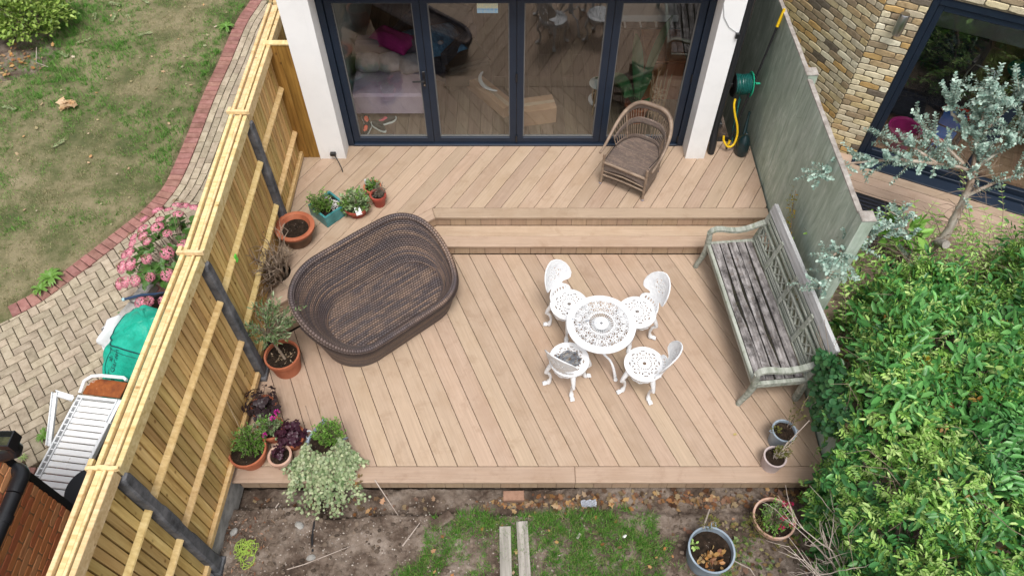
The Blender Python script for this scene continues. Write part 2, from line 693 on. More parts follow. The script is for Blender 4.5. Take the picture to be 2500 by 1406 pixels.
M_soil = soilmat('bare soil', [(0.30, (0.035, 0.024, 0.018)), (0.45, (0.095, 0.068, 0.052)), (0.58, (0.20, 0.158, 0.128)), (0.76, (0.33, 0.28, 0.24))])
M_compost = soilmat('dark potting compost', [(0.3, (0.008, 0.006, 0.004)), (0.55, (0.028, 0.018, 0.012)), (0.8, (0.075, 0.05, 0.034))], 22)
M_turfbase = noisy('thatch under the lawn', [(0.25, (0.035, 0.055, 0.016)), (0.43, (0.10, 0.105, 0.042)), (0.57, (0.21, 0.18, 0.10)), (0.78, (0.30, 0.25, 0.16))], 1.6, 9, 0.95, bump=0.8, bscale=60, bdist=0.02, nr=.72)

def sheet(name, x0, x1, y0, y1, nx, ny, zf, m, kind='structure'):
    X, Y = np.meshgrid(np.linspace(x0, x1, nx + 1), np.linspace(y0, y1, ny + 1))
    Z = zf(X, Y)
    V = np.stack([X, Y, Z], -1).reshape(-1, 3)
    me = bpy.data.meshes.new(name)
    i = np.arange(nx * ny)
    r_, c = i // nx, i % nx
    a = r_ * (nx + 1) + c
    F = np.stack([a, a + 1, a + nx + 2, a + nx + 1], -1)
    me.from_pydata(V.tolist(), [], F.tolist())
    return finish(me, name, m, kind=kind, smooth=True, sharp=0)

g = MB()
g.add([(-150, -150, -0.62), (150, -150, -0.62), (150, 150, -0.62), (-150, 150, -0.62)], [(0, 1, 2, 3)])
g.build('ground', M_soil, kind='structure')

def soil_z(X, Y):
    z = -0.21 + 0.05 * (fbm(X, Y, 3.0, 3) - .5) + 0.05 * (fbm(X, Y, 11.0, 8) - .5)
    edge = 2.50 + 0.10 * (fbm(X, Y, 2.5, 21) - .5) + np.where(X < -1.9, 0.09, 0.0)
    tr = np.clip((Y - edge) / 0.09, 0, 1)
    z = z - 0.17 * tr * tr * (3 - 2 * tr) * np.clip((1.6 - X) / 1.2, 0.35, 1)
    hump = np.clip(1 - ((X + 2.3) ** 2 + (Y - 2.2) ** 2) / 0.3, 0, 1)
    z = z + 0.06 * hump
    z = z + .028 * (vnoise(X, Y, 24, 17) - .5) + .02 * (vnoise(X, Y, 45, 23) - .5)
    ditch = np.clip(1 - ((X + 1.98) / 0.10) ** 2, 0, 1) * np.clip((2.55 - Y) / 0.2, 0, 1)
    return z - 0.05 * ditch
sheet('soil_bed', -2.84, 3.0, 0.9, 2.86, 420, 140, soil_z, M_soil)

LAWN_Z = -0.19
EDGE = [(-4.42, 12.2), (-4.44, 11.37), (-4.59, 10.8), (-4.59, 9.69), (-4.65, 8.9), (-4.64, 8.08), (-4.66, 7.06), (-4.74, 6.8), (-4.82, 6.57), (-5.06, 6.21), (-5.32, 5.8), (-5.53, 5.51), (-5.73, 5.21), (-6.02, 4.98), (-6.5, 4.6), (-7.2, 4.1), (-8, 3.6)]
EX = np.array([p[0] for p in EDGE])
EY = np.array([p[1] for p in EDGE])
def edge_x(Y):
    return np.interp(Y, EY[::-1], EX[::-1])
def lawn_z(X, Y):
    return LAWN_Z + 0.03 * (fbm(X, Y, 1.5, 5) - .5) + np.where(X > edge_x(Y) - 0.02, -0.09, 0.0)
sheet('lawn', -11, -4.0, 2.5, 14, 140, 200, lawn_z, M_turfbase)
b = MB()
b.add([(-11, -3, -0.285), (-2.8, -3, -0.285), (-2.8, 14, -0.285), (-11, 14, -0.285)], [(0, 1, 2, 3)])
M_sand = noisy('dark jointing sand', [(0.3, (0.03, 0.028, 0.022)), (0.6, (0.075, 0.07, 0.05)), (0.8, (0.06, 0.085, 0.03))], 6, 8, 0.95)
b.build('side_yard', M_sand, kind='structure')

# ------------------------------------------------------------------ neighbour's block-paved path
path = S('path')
M_tan = noisy('tan paver', [(0.3, (0.22, 0.178, 0.125)), (0.5, (0.35, 0.29, 0.212)), (0.75, (0.46, 0.395, 0.30))], 9, 9, 0.9, var=0.14, hv=0.008, rnd=40, bump=0.5, bscale=70, bdist=0.006, nr=.7)
M_redp = noisy('red paver', [(0.3, (0.17, 0.075, 0.06)), (0.5, (0.27, 0.13, 0.108)), (0.75, (0.36, 0.2, 0.17))], 9, 9, 0.9, var=0.14, hv=0.008, rnd=40, bump=0.5, bscale=70, bdist=0.006, nr=.7)
M_greyp = noisy('grey paver', [(0.3, (0.1, 0.1, 0.1)), (0.6, (0.2, 0.2, 0.2))], 9, 8, 0.9, var=0.1, rnd=40, bump=0.4, bscale=70, bdist=0.006)
NPAV = [0]
def paver(pl, m, z=None):
    if area(pl) < 0:
        pl = pl[::-1]
    if len(pl) < 3 or abs(area(pl)) < 0.0012:
        return
    z = (-0.205 + random.uniform(-.0025, .0025)) if z is None else z
    cx = sum(p[0] for p in pl) / len(pl)
    cy = sum(p[1] for p in pl) / len(pl)
    q = MB().prism([(p[0] - cx, p[1] - cy) for p in inset(pl, 0.004)], -0.06, 0.0, 0.005)
    o = q.build('paver', m, path, (cx, cy, z))
    o.rotation_euler = (random.uniform(-.006, .006), random.uniform(-.006, .006), 0)
    NPAV[0] += 1

def along(pts, step):
    """points, tangents at equal steps along a polyline"""
    pts = [Vector(p) for p in pts]
    out = []
    acc = 0.0
    nxt = 0.0
    for a, c in zip(pts[:-1], pts[1:]):
        L = (c - a).length
        while nxt <= acc + L:
            t = (nxt - acc) / L
            out.append((a.lerp(c, t), (c - a).normalized()))
            nxt += step
        acc += L
    return out
# smooth the edge curve
def smooth_curve(P, k=6, it=3):
    q = [Vector(P[0])]
    for a, c in zip(P[:-1], P[1:]):
        for i in range(1, k + 1):
            q.append(Vector(a).lerp(Vector(c), i / k))
    for _ in range(it * 3):
        q = [q[0]] + [(q[i - 1] + q[i] * 2 + q[i + 1]) / 4 for i in range(1, len(q) - 1)] + [q[-1]]
    return q
curve = smooth_curve(EDGE[:14])
def offs(curve, d):
    out = []
    for i in range(len(curve)):
        a = curve[max(i - 1, 0)]
        c = curve[min(i + 1, len(curve) - 1)]
        t = (c - a).normalized()
        n = Vector((-t.y, t.x))       # left of travel (towards the fence when heading -Y)
        out.append(curve[i] + n * d)
    return out
SW = 0.20
c0, c1 = curve, offs(curve, SW)
# red soldier course along the lawn
a0 = along(c0, 0.104)
for (p, t), (p2, t2) in zip(a0[:-1], a0[1:]):
    n = Vector((-t.y, t.x))
    n2 = Vector((-t2.y, t2.x))
    if p.y > 11.6:
        continue
    paver([tuple(p), tuple(p + n * SW), tuple(p2 + n2 * SW), tuple(p2)], M_redp)
# three rows of stretchers following the curve as far as the hydrangea
for k in range(5):
    row = offs(curve, SW + 0.003 + k * 0.103)
    pr = along(row, 0.207)
    off = 0.5 * (k % 2)
    for (p, t), (p2, t2) in zip(pr[:-1], pr[1:]):
        s = (p2 - p) * off
        p, p2 = p + s, p2 + s
        if p.y > 11.4 or (p.y + p2.y) / 2 < 6.58 - 0.05 * k or p.x > -2.95:
            continue
        n = Vector((-t.y, t.x)) * 0.1
        n2 = Vector((-t2.y, t2.x)) * 0.1
        paver([tuple(p), tuple(p + n), tuple(p2 + n2), tuple(p2)], M_tan)
# herringbone field
ang = R(39)
ca, sa = math.cos(ang), math.sin(ang)
ox, oy = -4.97, 4.72
c1a = [(p.x, p.y) for p in c1]
def edge_clip(pl):
    cx = sum(p[0] for p in pl) / len(pl)
    cy = sum(p[1] for p in pl) / len(pl)
    best = min(range(len(c1a) - 1), key=lambda i: (c1a[i][0] - cx) ** 2 + (c1a[i][1] - cy) ** 2)
    a, c = c1a[best], c1a[best + 1]
    t = Vector((c[0] - a[0], c[1] - a[1])).normalized()
    n = (-t.y, t.x)
    return clip(pl, [(n[0], n[1], n[0] * a[0] + n[1] * a[1])])
U = 0.104
for i in range(-40, 41):
    for k in range(-14, 15):
        for kind in (0, 1):
            if kind == 0:
                q = (i + 4 * k, i, i + 4 * k + 2, i + 1)
            else:
                q = (i + 2 + 4 * k, i - 1, i + 3 + 4 * k, i + 1)
            pl = [(q[0] * U, q[1] * U), (q[2] * U, q[1] * U), (q[2] * U, q[3] * U), (q[0] * U, q[3] * U)]
            pl = [(ox + x * ca - y * sa, oy + x * sa + y * ca) for x, y in pl]
            cx = sum(p[0] for p in pl) / 4
            cy = sum(p[1] for p in pl) / 4
            if cx < -6.15 or cx > -3.55 or cy < 3.05 or cy > 6.75 or cx < -6.1 + (5 - cy) * 0.35:
                continue
            if cx > -4.25 and cy < 3.9 or cx > -3.9 and 4.2 < cy < 6.0 or cx > -4.05 and 5.0 < cy < 6.0:
                continue
            if cy > 6.0 and cx > -3.5:
                continue
            pl = edge_clip(pl)
            if not pl:
                continue
            # clip off what lies past the curved rows
            pl = clip(pl, [(0, -1, -6.58)])
            if pl:
                paver(pl, M_tan)
# edging courses near the house wall: red, grey, then tan again
for i in range(11):
    x = -5.25 + i * 0.104
    paver([(x, 2.83), (x + .1, 2.83), (x + .1, 3.03), (x, 3.03)], M_redp)
for i in range(5):
    x = -5.3 + i * 0.207
    paver([(x, 2.715), (x + .2, 2.715), (x + .2, 2.815), (x, 2.815)], M_greyp)
for j in range(3):
    for i in range(6):
        x = -5.3 + i * 0.207 + 0.1 * (j % 2)
        y = 2.605 - j * 0.104
        paver([(x, y), (x + .2, y), (x + .2, y + .1), (x, y + .1)], M_tan)
# little red kerb round the hydrangea bed
for i in range(8):
    a = R(100 + i * 17)
    c_, s_ = math.cos(a), math.sin(a)
    a2 = R(100 + i * 17 + 15.5)
    c2, s2 = math.cos(a2), math.sin(a2)
    cx, cy = -3.72, 5.0
    paver([(cx + .50 * c_, cy + .55 * s_), (cx + .68 * c_, cy + .75 * s_), (cx + .68 * c2, cy + .75 * s2), (cx + .50 * c2, cy + .55 * s2)][::-1], M_redp, -0.198)
print('pavers', NPAV[0])

# ------------------------------------------------------------------ timber deck
deck = S('timber_deck')
DZ = 0.33
UD = Vector((0.788, 0.616))       # direction of the slanting step
ND = Vector((0.616, -0.788))      # towards the lower deck
up_d = ND.dot(Vector((-2.54, 4.69)))      # slanting edge of the upper deck
lo_d = up_d + 0.165
LX0, LX1 = -2.74, 3.06
def strip_boards(region, angle, spacing_x, x_ref, y_ref, z, gap=0.005, hole=None):
    """boards whose long axis makes `angle` with +Y (positive leans to +X as Y grows)"""
    t = Vector((math.sin(angle), math.cos(angle)))
    s = Vector((t.y, -t.x))               # across, to +X
    w = spacing_x * math.cos(angle)
    for k in range(-45, 46):
        o = Vector((x_ref + k * spacing_x, y_ref))
        a = o + s * (gap / 2)
        e = o + s * (w - gap / 2)
        strip = [tuple(a - t * 8), tuple(e - t * 8), tuple(e + t * 8), tuple(a + t * 8)]
        for hp in region:
            pl = clip(strip, hp)
            if not pl or abs(area(pl)) < 0.002:
                continue
            if area(pl) < 0:
                pl = pl[::-1]
            c = Vector((sum(p[0] for p in pl) / len(pl), sum(p[1] for p in pl) / len(pl)))
            # local frame: X along the board
            loc = [(Vector(p) - c) for p in pl]
            loc = [(v.dot(t), -v.dot(s)) for v in loc]
            m = MB().prism(loc, -0.03, 0.0, 0.0035)
            ob = m.build('deck_board', M_deck, deck, (c.x, c.y, z + random.uniform(-.0008, .0008)), math.atan2(t.y, t.x))
            if hole and any((math.hypot(hole[0] - (c + t * q).x, hole[1] - (c + t * q).y) < 0.35) for q in np.linspace(-3, 3, 61)):
                md = ob.modifiers.new('hole', 'BOOLEAN')
                md.operation = 'DIFFERENCE'
                md.object = hole[2]
                bpy.context.view_layer.update()
                ev = ob.evaluated_get(bpy.context.evaluated_depsgraph_get())
                nm = bpy.data.meshes.new_from_object(ev)
                ob.modifiers.clear()
                ob.data = nm
cut = MB().lathe([(0.15, -0.3), (0.15, 0.3)], 40, closed=True).build('hole_cutter', M_black, None, (-2.66, 5.11, DZ))
# lower deck
y_trim = 2.95
strip_boards([[(0, 1, y_trim), (0, -1, -5.645), (1, 0, LX0), (-1, 0, -LX1), (ND.x, ND.y, lo_d)]], -R(23.7), 0.1993, 0.05, 2.94, 0.0)
# upper deck: split along the joint that meets the inner corner of the steps
au = R(30.5)
tx, ty = math.sin(au), math.cos(au)
cxr, cyr = -0.955, 6.10
nl = (-ty, tx)                    # left side of that joint
dl = nl[0] * cxr + nl[1] * cyr
diag_in = up_d - 0.15
strip_boards([[(0, -1, -7.27), (1, 0, LX0), (-ND.x, -ND.y, -diag_in), (nl[0], nl[1], dl)],
              [(0, -1, -7.27), (-1, 0, -LX1), (0, 1, 6.10), (-nl[0], -nl[1], -dl)]], au, 0.1998, cxr, cyr, DZ, hole=(-2.66, 5.11, cut))
bpy.data.objects.remove(cut)

def trim(p, q, w, z, th=0.03, m=None, nm='trim_board', ends=None):
    """flat board from p to q (its left edge line), lying to the right by w"""
    p, q = Vector(p), Vector(q)
    t = (q - p).normalized()
    n = Vector((t.y, -t.x))
    pl = ends or [tuple(p), tuple(p + n * w), tuple(q + n * w), tuple(q)]
    if area(pl) < 0:
        pl = pl[::-1]
    c = (p + q) / 2
    loc = [((Vector(a) - c).dot(t), (Vector(a) - c).dot(Vector((-t.y, t.x)))) for a in pl]
    if area(loc) < 0:
        loc = loc[::-1]
    return MB().prism(loc, -th, 0, 0.006).build(nm, m or M_deck, deck, (c.x, c.y, z), math.atan2(t.y, t.x))
def isect(p, t, q, u):
    d = t.x * u.y - t.y * u.x
    k = ((q.x - p.x) * u.y - (q.y - p.y) * u.x) / d
    return p + t * k
XA = Vector((1, 0))
def corner(y, d):
    """where the straight line y meets the slanting line at offset d"""
    return isect(Vector((0, y)), XA, ND * d, UD)
def left_end(d, x=LX0):
    return isect(ND * d, UD, Vector((x, 0)), Vector((0, 1)))
G = 0.004
# front nosing
trim((LX0 - .03, y_trim - G), (0.6, y_trim - G), 0.165, 0.001)
trim((0.603, y_trim - G), (LX1, y_trim - G), 0.165, 0.001)
# upper nosing, straight and slanting, mitred
ci, co = corner(6.10 - G, diag_in + G), corner(5.945, up_d)
trim(ci, (LX1, 6.10 - G), 0, DZ + .001, ends=[tuple(ci), tuple(co), (LX1, 5.945), (LX1, 6.10 - G)])
li, lo_ = left_end(diag_in + G), left_end(up_d)
trim(li, ci, 0, DZ + .001, ends=[tuple(li), tuple(lo_), tuple(co - UD * .002), tuple(ci - UD * .002)])
# middle tread: two boards on the straight flight, one on the slant
TZ = 0.165
c1_, c2_, c3_ = corner(5.962, up_d - .016), corner(5.797, up_d + .07), corner(5.635, lo_d)
trim(c1_, (LX1, 5.962), 0, TZ, nm='tread_board', ends=[tuple(c1_), tuple(c2_), (LX1, 5.797), (LX1, 5.962)])
trim(c2_, (LX1, 5.793), 0, TZ + .001, nm='tread_board', ends=[tuple(c2_ - Vector((0, .004))), tuple(c3_), (LX1, 5.635), (LX1, 5.793)])
l1, l3 = left_end(up_d - .016), left_end(lo_d)
trim(l1, c1_, 0, TZ, nm='tread_board', ends=[tuple(l1), tuple(l3), tuple(c3_ - UD * .003), tuple(c1_ - UD * .003)])
# risers: short upright boards side by side
def risers(p, q, z0, z1, nm='riser_board', step=0.1825):
    p, q = Vector(p), Vector(q)
    L = (q - p).length
    t = (q - p).normalized()
    k = int(L / step) + 1
    for i in range(k):
        a, e = i * step, min((i + 1) * step - 0.004, L)
        if e - a < 0.01:
            continue
        m = MB().cbox(0, 0, z0, e - a, 0.018, z1, 0.003)
        m.build(nm, M_fascia, deck, (p.x + t.x * a, p.y + t.y * a, 0), math.atan2(t.y, t.x))
off = ND * 0.0
risers(corner(5.962, up_d - .016), (LX1, 5.962), TZ + .002, DZ - .031)
risers(corner(5.653, lo_d - .018), (LX1, 5.653), 0.002, TZ - .031)
risers(left_end(up_d - .016), corner(5.962, up_d - .016), TZ + .002, DZ - .031)
risers(left_end(lo_d - .018), corner(5.653, lo_d - .018), 0.002, TZ - .031)
risers((LX0 + .06, y_trim - .152), (LX1, y_trim - .152), -0.175, -0.032)
# dark joists below so that no light shows between the boards
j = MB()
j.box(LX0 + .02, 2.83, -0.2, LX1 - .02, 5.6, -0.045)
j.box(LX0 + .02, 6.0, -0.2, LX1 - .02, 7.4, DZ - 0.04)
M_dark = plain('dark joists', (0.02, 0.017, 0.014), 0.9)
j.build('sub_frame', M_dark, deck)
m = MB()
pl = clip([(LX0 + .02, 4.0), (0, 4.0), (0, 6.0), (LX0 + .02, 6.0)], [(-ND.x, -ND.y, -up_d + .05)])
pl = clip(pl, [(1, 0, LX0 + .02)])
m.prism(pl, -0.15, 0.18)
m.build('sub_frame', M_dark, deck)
# ------------------------------------------------------------------ the white extension and its glazed doors
house = T('white_house_extension', 'white rendered extension framing the wide dark glazed doors', 'house', (0, 7.0, 0))
HY = 7.0
def hb(nm, x0, y0, z0, x1, y1, z1, m=M_white, c=0.006):
    return MB().cbox(x0, y0 - HY, z0, x1, y1 - HY, z1, c).build(nm, m, house)
hb('pillar', -2.46, 6.95, 0.305, -2.135, 7.30, 2.62, M_pillar)
hb('pillar', 2.185, 6.95, 0.305, 2.425, 7.30, 2.62, M_pillar)
hb('lintel', -2.46, 6.95, 2.622, 2.425, 7.30, 2.95)
hb('side_wall', -2.44, 7.302, -0.3, -2.28, 12.5, 2.95)
M_olddark = noisy('black stained brick', [(0.35, (0.008, 0.007, 0.006)), (0.6, (0.03, 0.018, 0.013)), (0.8, (0.09, 0.045, 0.035))], 14, 6, 0.85, bump=0.5, bscale=30)
hb('side_wall', 2.25, 7.302, -0.3, 2.45, 12.5, 2.95, M_olddark)
hb('roof', -2.46, 7.302, 2.952, 2.45, 12.5, 3.1, plain('grey roof', (0.12, 0.12, 0.12), 0.8))
M_wallin = noisy('interior wall paint', [(0.3, (0.55, 0.56, 0.53)), (0.7, (0.66, 0.67, 0.64))], 3, 4, 0.8)
hb('back_wall', -2.28, 12.35, -0.3, 2.25, 12.5, 2.95, M_wallin)
hb('inner_lining', -2.278, 7.35, 0.33, -2.2, 12.35, 2.9, M_wallin)
hb('ceiling', -2.2, 7.31, 2.7, 2.25, 12.35, 2.8, M_wallin)
M_floor = woodmat('dark oak floor', (0.07, 0.047, 0.032), (0.14, 0.10, 0.07), (0.21, 0.155, 0.115), 1, 0.2, False, 0.45)
fl = S('room_floor')
for k in range(28):
    x = -2.2 + k * 0.16
    for (a, c) in ((7.31, 8.6 + (k % 3) * .5), (8.603 + (k % 3) * .5, 12.35)):
        MB().cbox(x + .0015, a, 0.3, min(x + .1585, 2.25), c, 0.334, 0.002).build('floor_board', M_floor, fl)

door = T('bifold_door', 'four-panel anthracite bifold glass door between the white pillars', 'door', (0, 7.21, 0.33))
LE = [-2.055, -1.02, 0.035, 1.10, 2.105]
DT = 2.10
fr = MB()
fr.cbox(-2.133, -0.03, 0.0, -2.058, 0.09, DT + .06, 0.004)
fr.cbox(2.108, -0.03, 0.0, 2.183, 0.09, DT + .06, 0.004)
fr.cbox(-2.057, -0.03, DT - .005, 2.107, 0.09, DT + .06, 0.004)
fr.cbox(-2.057, -0.035, 0.0, 2.107, 0.10, 0.03, 0.006)
fr.build('outer_frame', M_alu, door)
M_bead = plain('grey glazing bead', (0.16, 0.155, 0.15), 0.5)
for i in range(4):
    x0, x1 = LE[i] + .004, LE[i + 1] - .004
    st = 0.078
    z0, z1 = 0.034, DT - .009
    m = MB()
    m.cbox(x0, 0, z0, x0 + st, 0.07, z1, 0.005)
    m.cbox(x1 - st, 0, z0, x1, 0.07, z1, 0.005)
    m.cbox(x0 + st, 0.001, z0, x1 - st, 0.069, z0 + .085, 0.005)
    m.cbox(x0 + st, 0.001, z1 - .08, x1 - st, 0.069, z1, 0.005)
    leaf = m.build('door_leaf', M_alu, door)
    gx0, gx1, gz0, gz1 = x0 + st, x1 - st, z0 + .085, z1 - .08
    b = MB()
    t = 0.012
    b.box(gx0, 0.022, gz0, gx0 + t, 0.05, gz1)
    b.box(gx1 - t, 0.022, gz0, gx1, 0.05, gz1)
    b.box(gx0 + t, 0.022, gz0, gx1 - t, 0.05, gz0 + t)
    b.box(gx0 + t, 0.022, gz1 - t, gx1 - t, 0.05, gz1)
    b.build('glazing_bead', M_bead, leaf)
    MB().box(gx0 + t, 0.03, gz0 + t, gx1 - t, 0.042, gz1 - t).build('pane', M_glass, leaf)
    gk = MB()
    gk.box(LE[i + 1] - .0035, 0.012, z0, LE[i + 1] + .0035, 0.06, z1) if i < 3 else None
    if i < 3:
        gk.build('gasket', M_gasket, door)
    if i == 0:
        h = MB()
        h.cbox(x1 - .052, -0.012, 0.92, x1 - .02, 0.0, 1.14, 0.004)
        h.tube([(x1 - .036, -0.01, 1.03), (x1 - .036, -0.05, 1.03)], 0.012, 10)
        h.tube([(x1 - .03, -0.05, 1.03), (x1 - .1, -0.053, 1.028), (x1 - .17, -0.048, 1.022)], [0.011, 0.010, 0.008], 8)
        h.build('handle', M_black, leaf, smooth=True)
        MB().lathe([(0.009, 0), (0.009, 0.01), (0.001, 0.012)], 12).build('lock_cylinder', plain('bright steel', (0.6, 0.58, 0.55), 0.3, metal=1.0), leaf, M=Matrix.Translation((x1 - .036, -0.0125, 0.955)) @ Matrix.Rotation(R(90), 4, 'X'))
    for hz in (0.12, 1.05):
        if i in (0, 2, 3):
            pass
    if i in (1, 3) :
        hx = LE[i + 1] if i < 3 else LE[i + 1]
        MB().tube([(hx, -0.012, 0.06), (hx, -0.012, 0.16)], 0.012, 8).build('hinge', M_black, door)
        MB().tube([(hx, -0.012, 1.0), (hx, -0.012, 1.11)], 0.012, 8).build('hinge', M_black, door)

# the little beach picture stuck to the second pane
pc = T('window_picture', 'small beach picture stuck high on the second glass panel', 'picture', (-0.285, 7.236, 2.30))
t = NT('beach picture print')
v = t.coord('Object', (1, 1, 1))
sp = t.new('ShaderNodeSeparateXYZ')
t.link(v, sp.inputs[0])
base = t.ramp(t.math('ADD', t.math('MULTIPLY', sp.outputs[2], 4.5), 0.45), [(0.0, (0.35, 0.55, 0.75)), (0.2, (0.2, 0.4, 0.65)), (0.3, (0.62, 0.58, 0.4)), (0.6, (0.35, 0.45, 0.4)), (0.9, (0.6, 0.62, 0.6))], 'CONSTANT')
t.fin(t.mix(0.3, base, t.ramp(t.noise(v, 50, 4), [(0.4, (0.1, 0.35, 0.5)), (0.6, (0.7, 0.6, 0.3))])), 0.5)
MB().box(-.115, 0, -.09, .115, 0.0015, .15).build('paper', t.m, pc)

# outside socket lead at the left pillar and the thin wire on the right one
M_cable = plain('black cable', (0.012, 0.012, 0.012), 0.45)
o = T('outdoor_cable', 'short black cable poking out of the left white pillar', 'cable', (-2.28, 6.94, 0.42))
MB().cbox(-.035, -.03, -.02, .035, .012, .03, .006).build('cable_box', M_cable, o)
MB().tube([(0, -.03, .01), (.05, -.09, .03), (.10, -.17, .0), (.13, -.22, -.06), (.135, -.235, -.085)], .006, 6).build('lead', M_cable, o)
o = T('wall_wire', 'thin grey wire with black clip high on the right pillar', 'wire', (2.38, 6.94, 2.15))
MB().tube([(-.2, .008, .35), (-.16, .005, .2), (-.08, .006, .08), (.035, .008, .0)], .004, 5).build('lead', plain('grey wire', (.35, .35, .36), .5), o)
MB().cbox(.01, -.02, -.05, .05, .009, .015, .004).build('clip', M_black, o)

# ------------------------------------------------------------------ things inside the room, seen through the glass
FZ = 0.334
M_lilac = noisy('lilac sofa fabric', [(0.3, (0.30, 0.21, 0.29)), (0.5, (0.42, 0.32, 0.40)), (0.75, (0.5, 0.40, 0.47))], 3.2, 6, 0.9, bump=0.2, bscale=80)
M_pale = noisy('pale cushion fabric', [(0.3, (0.18, 0.155, 0.17)), (0.6, (0.33, 0.29, 0.31))], 5, 6, 0.9, bump=0.3, bscale=20)
def pillow(sx, sy, sz, seed=0):
    q = MB()
    n, m = 16, 10
    for j in range(m + 1):
        ph = -PI / 2 + PI * j / m
        for i in range(n):
            th = 2 * PI * i / n
            e = 0.55
            cx = math.copysign(abs(math.cos(th)) ** e, math.cos(th)) * abs(math.cos(ph)) ** 0.6
            cy = math.copysign(abs(math.sin(th)) ** e, math.sin(th)) * abs(math.cos(ph)) ** 0.6
            w = 1 + 0.12 * (vnoise(cx * 2 + seed, cy * 2 + seed * 3, 1.5, seed) - .5)
            q.v.append((cx * sx * w, cy * sy * w, math.sin(ph) * sz * w))
    for j in range(m):
        for i in range(n):
            i2 = (i + 1) % n
            q.f.append((j * n + i, j * n + i2, (j + 1) * n + i2, (j + 1) * n + i))
    return q
M_sofab = noisy('shaded lilac fabric', [(.3, (.10, .075, .10)), (.7, (.18, .14, .175))], 4, 5, .9)  # lilac fabric darkened, the room's shade on the backrest is in the colour
sofa = T('sofa', 'lilac fabric sofa behind the leftmost glass panel', 'sofa', (-1.65, 8.1, FZ))
MB().cbox(-.46, -.4, .07, .48, .3, .40, .03).build('seat', M_lilac, sofa, smooth=True)
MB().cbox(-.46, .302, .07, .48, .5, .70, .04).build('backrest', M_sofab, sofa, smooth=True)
for x in (-.4, .42):
    for y in (-.35, .4):
        MB().cbox(x - .02, y - .02, 0, x + .02, y + .02, .069, .004).build('leg', M_dark, sofa)
for k, (x, y, z, lab) in enumerate(((-1.92, 8.2, .87, 'crumpled pale cushion at the left end of the lilac sofa'), (-1.62, 8.22, .86, 'puffy whitish cushion in the middle of the lilac sofa'), (-1.36, 8.2, .85, 'flat whitish cushion at the right end of the lilac sofa'))):
    c = pillow(.17, .13, .10, k + 3).build('cushion', M_pale, None, (x, y, z), 0.3 * k - .2, smooth=True, sharp=0)
    c.rotation_euler = (0.5, 0, 0.2 * k)
    tag(c, lab, 'cushion', 'pale cushions on the sofa')
M_mag = noisy('magenta wool', [(0.3, (0.22, 0.008, 0.09)), (0.7, (0.36, 0.02, 0.16))], 6, 5, 0.9)
def drape(nm, cx, cy, z, sx, sy, m, lab, cat, rz=0, seed=1, tall=.12):
    def fn(u, v):
        x, y = (u - .5) * 2, (v - .5) * 2
        r_ = max(abs(x), abs(y))
        zz = tall * (1 - r_ ** 3) + 0.05 * (vnoise(x * 1.0, y * 1.0, 2.2, seed) - .5)
        return (x * sx, y * sy, zz)
    q = grid(fn, 18, 18).build(nm, m, None, (cx, cy, z), rz, smooth=True, sharp=0)
    solidify(q, .015)
    return tag(q, lab, cat)
drape('magenta_blanket', -1.62, 8.5, .98, .3, .17, M_mag, 'magenta blanket thrown over the sofa back by the cushions', 'blanket', -.5, 3, .16)
M_blue = noisy('blue knit', [(0.3, (0.03, 0.09, 0.17)), (0.6, (0.09, 0.22, 0.36)), (0.8, (0.14, 0.3, 0.45))], 22, 4, 0.9, sc=(1, .3, 1), bump=.3, bscale=60)
arm = T('armchair', 'dark grey armchair beyond the lilac sofa', 'armchair', (-1.15, 8.85, FZ), -.5)
M_char = noisy('charcoal fabric', [(0.3, (0.02, 0.02, 0.028)), (0.7, (0.05, 0.048, 0.06))], 8, 5, .9)
MB().cbox(-.4, -.36, .06, .4, .36, .42, .05).build('seat', M_char, arm, smooth=True)
MB().cbox(-.5, -.36, .06, -.405, .42, .6, .03).build('armrest', M_char, arm, smooth=True)
MB().cbox(.405, -.36, .06, .5, .42, .6, .03).build('armrest', M_char, arm, smooth=True)
MB().cbox(-.4, .365, .06, .4, .5, .8, .04).build('backrest', M_char, arm, smooth=True)
for x in (-.4, .4):
    MB().box(x - .03, -.3, 0, x + .03, -.24, .058).build('leg', M_dark, arm)
drape('blue_throw', -1.13, 8.74, .80, .42, .34, M_blue, 'blue knitted throw heaped on the dark armchair', 'throw', .35, 9, .13)
for k, (x, y, z) in enumerate(((-.98, 8.56, .92), (-.9, 8.48, .80), (-.85, 8.44, .79))):
    tag(MB().ball((0, 0, 0), .035, 10, 7, (1.2, 1, .8)).build('ball_of_wool', M_pale, None, (x, y, z), smooth=True), ('small white wool ball on top of the blue throw', 'white wool ball at the front edge of the blue throw', 'white wool ball lowest on the armchair front')[k], 'ball', 'wool balls on the armchair')
M_brown = noisy('dark brown leather', [(0.3, (0.03, 0.02, 0.013)), (0.7, (0.075, 0.052, 0.035))], 5, 5, .5)
ot = T('ottoman', 'dark brown square ottoman by the second glass panel', 'ottoman', (-.72, 8.58, FZ), .45)
MB().cbox(-.3, -.3, .05, .3, .3, .36, .03).build('body', M_brown, ot, smooth=True)
MB().cbox(-.305, -.305, .362, .305, .305, .43, .03).build('lid', M_brown, ot, smooth=True)
M_card = noisy('brown cardboard', [(0.3, (0.34, 0.19, 0.11)), (0.6, (0.45, 0.27, 0.165)), (0.8, (0.5, 0.31, 0.2))], 4, 5, .85)
M_tape = plain('parcel tape', (0.5, 0.36, 0.25), .35)
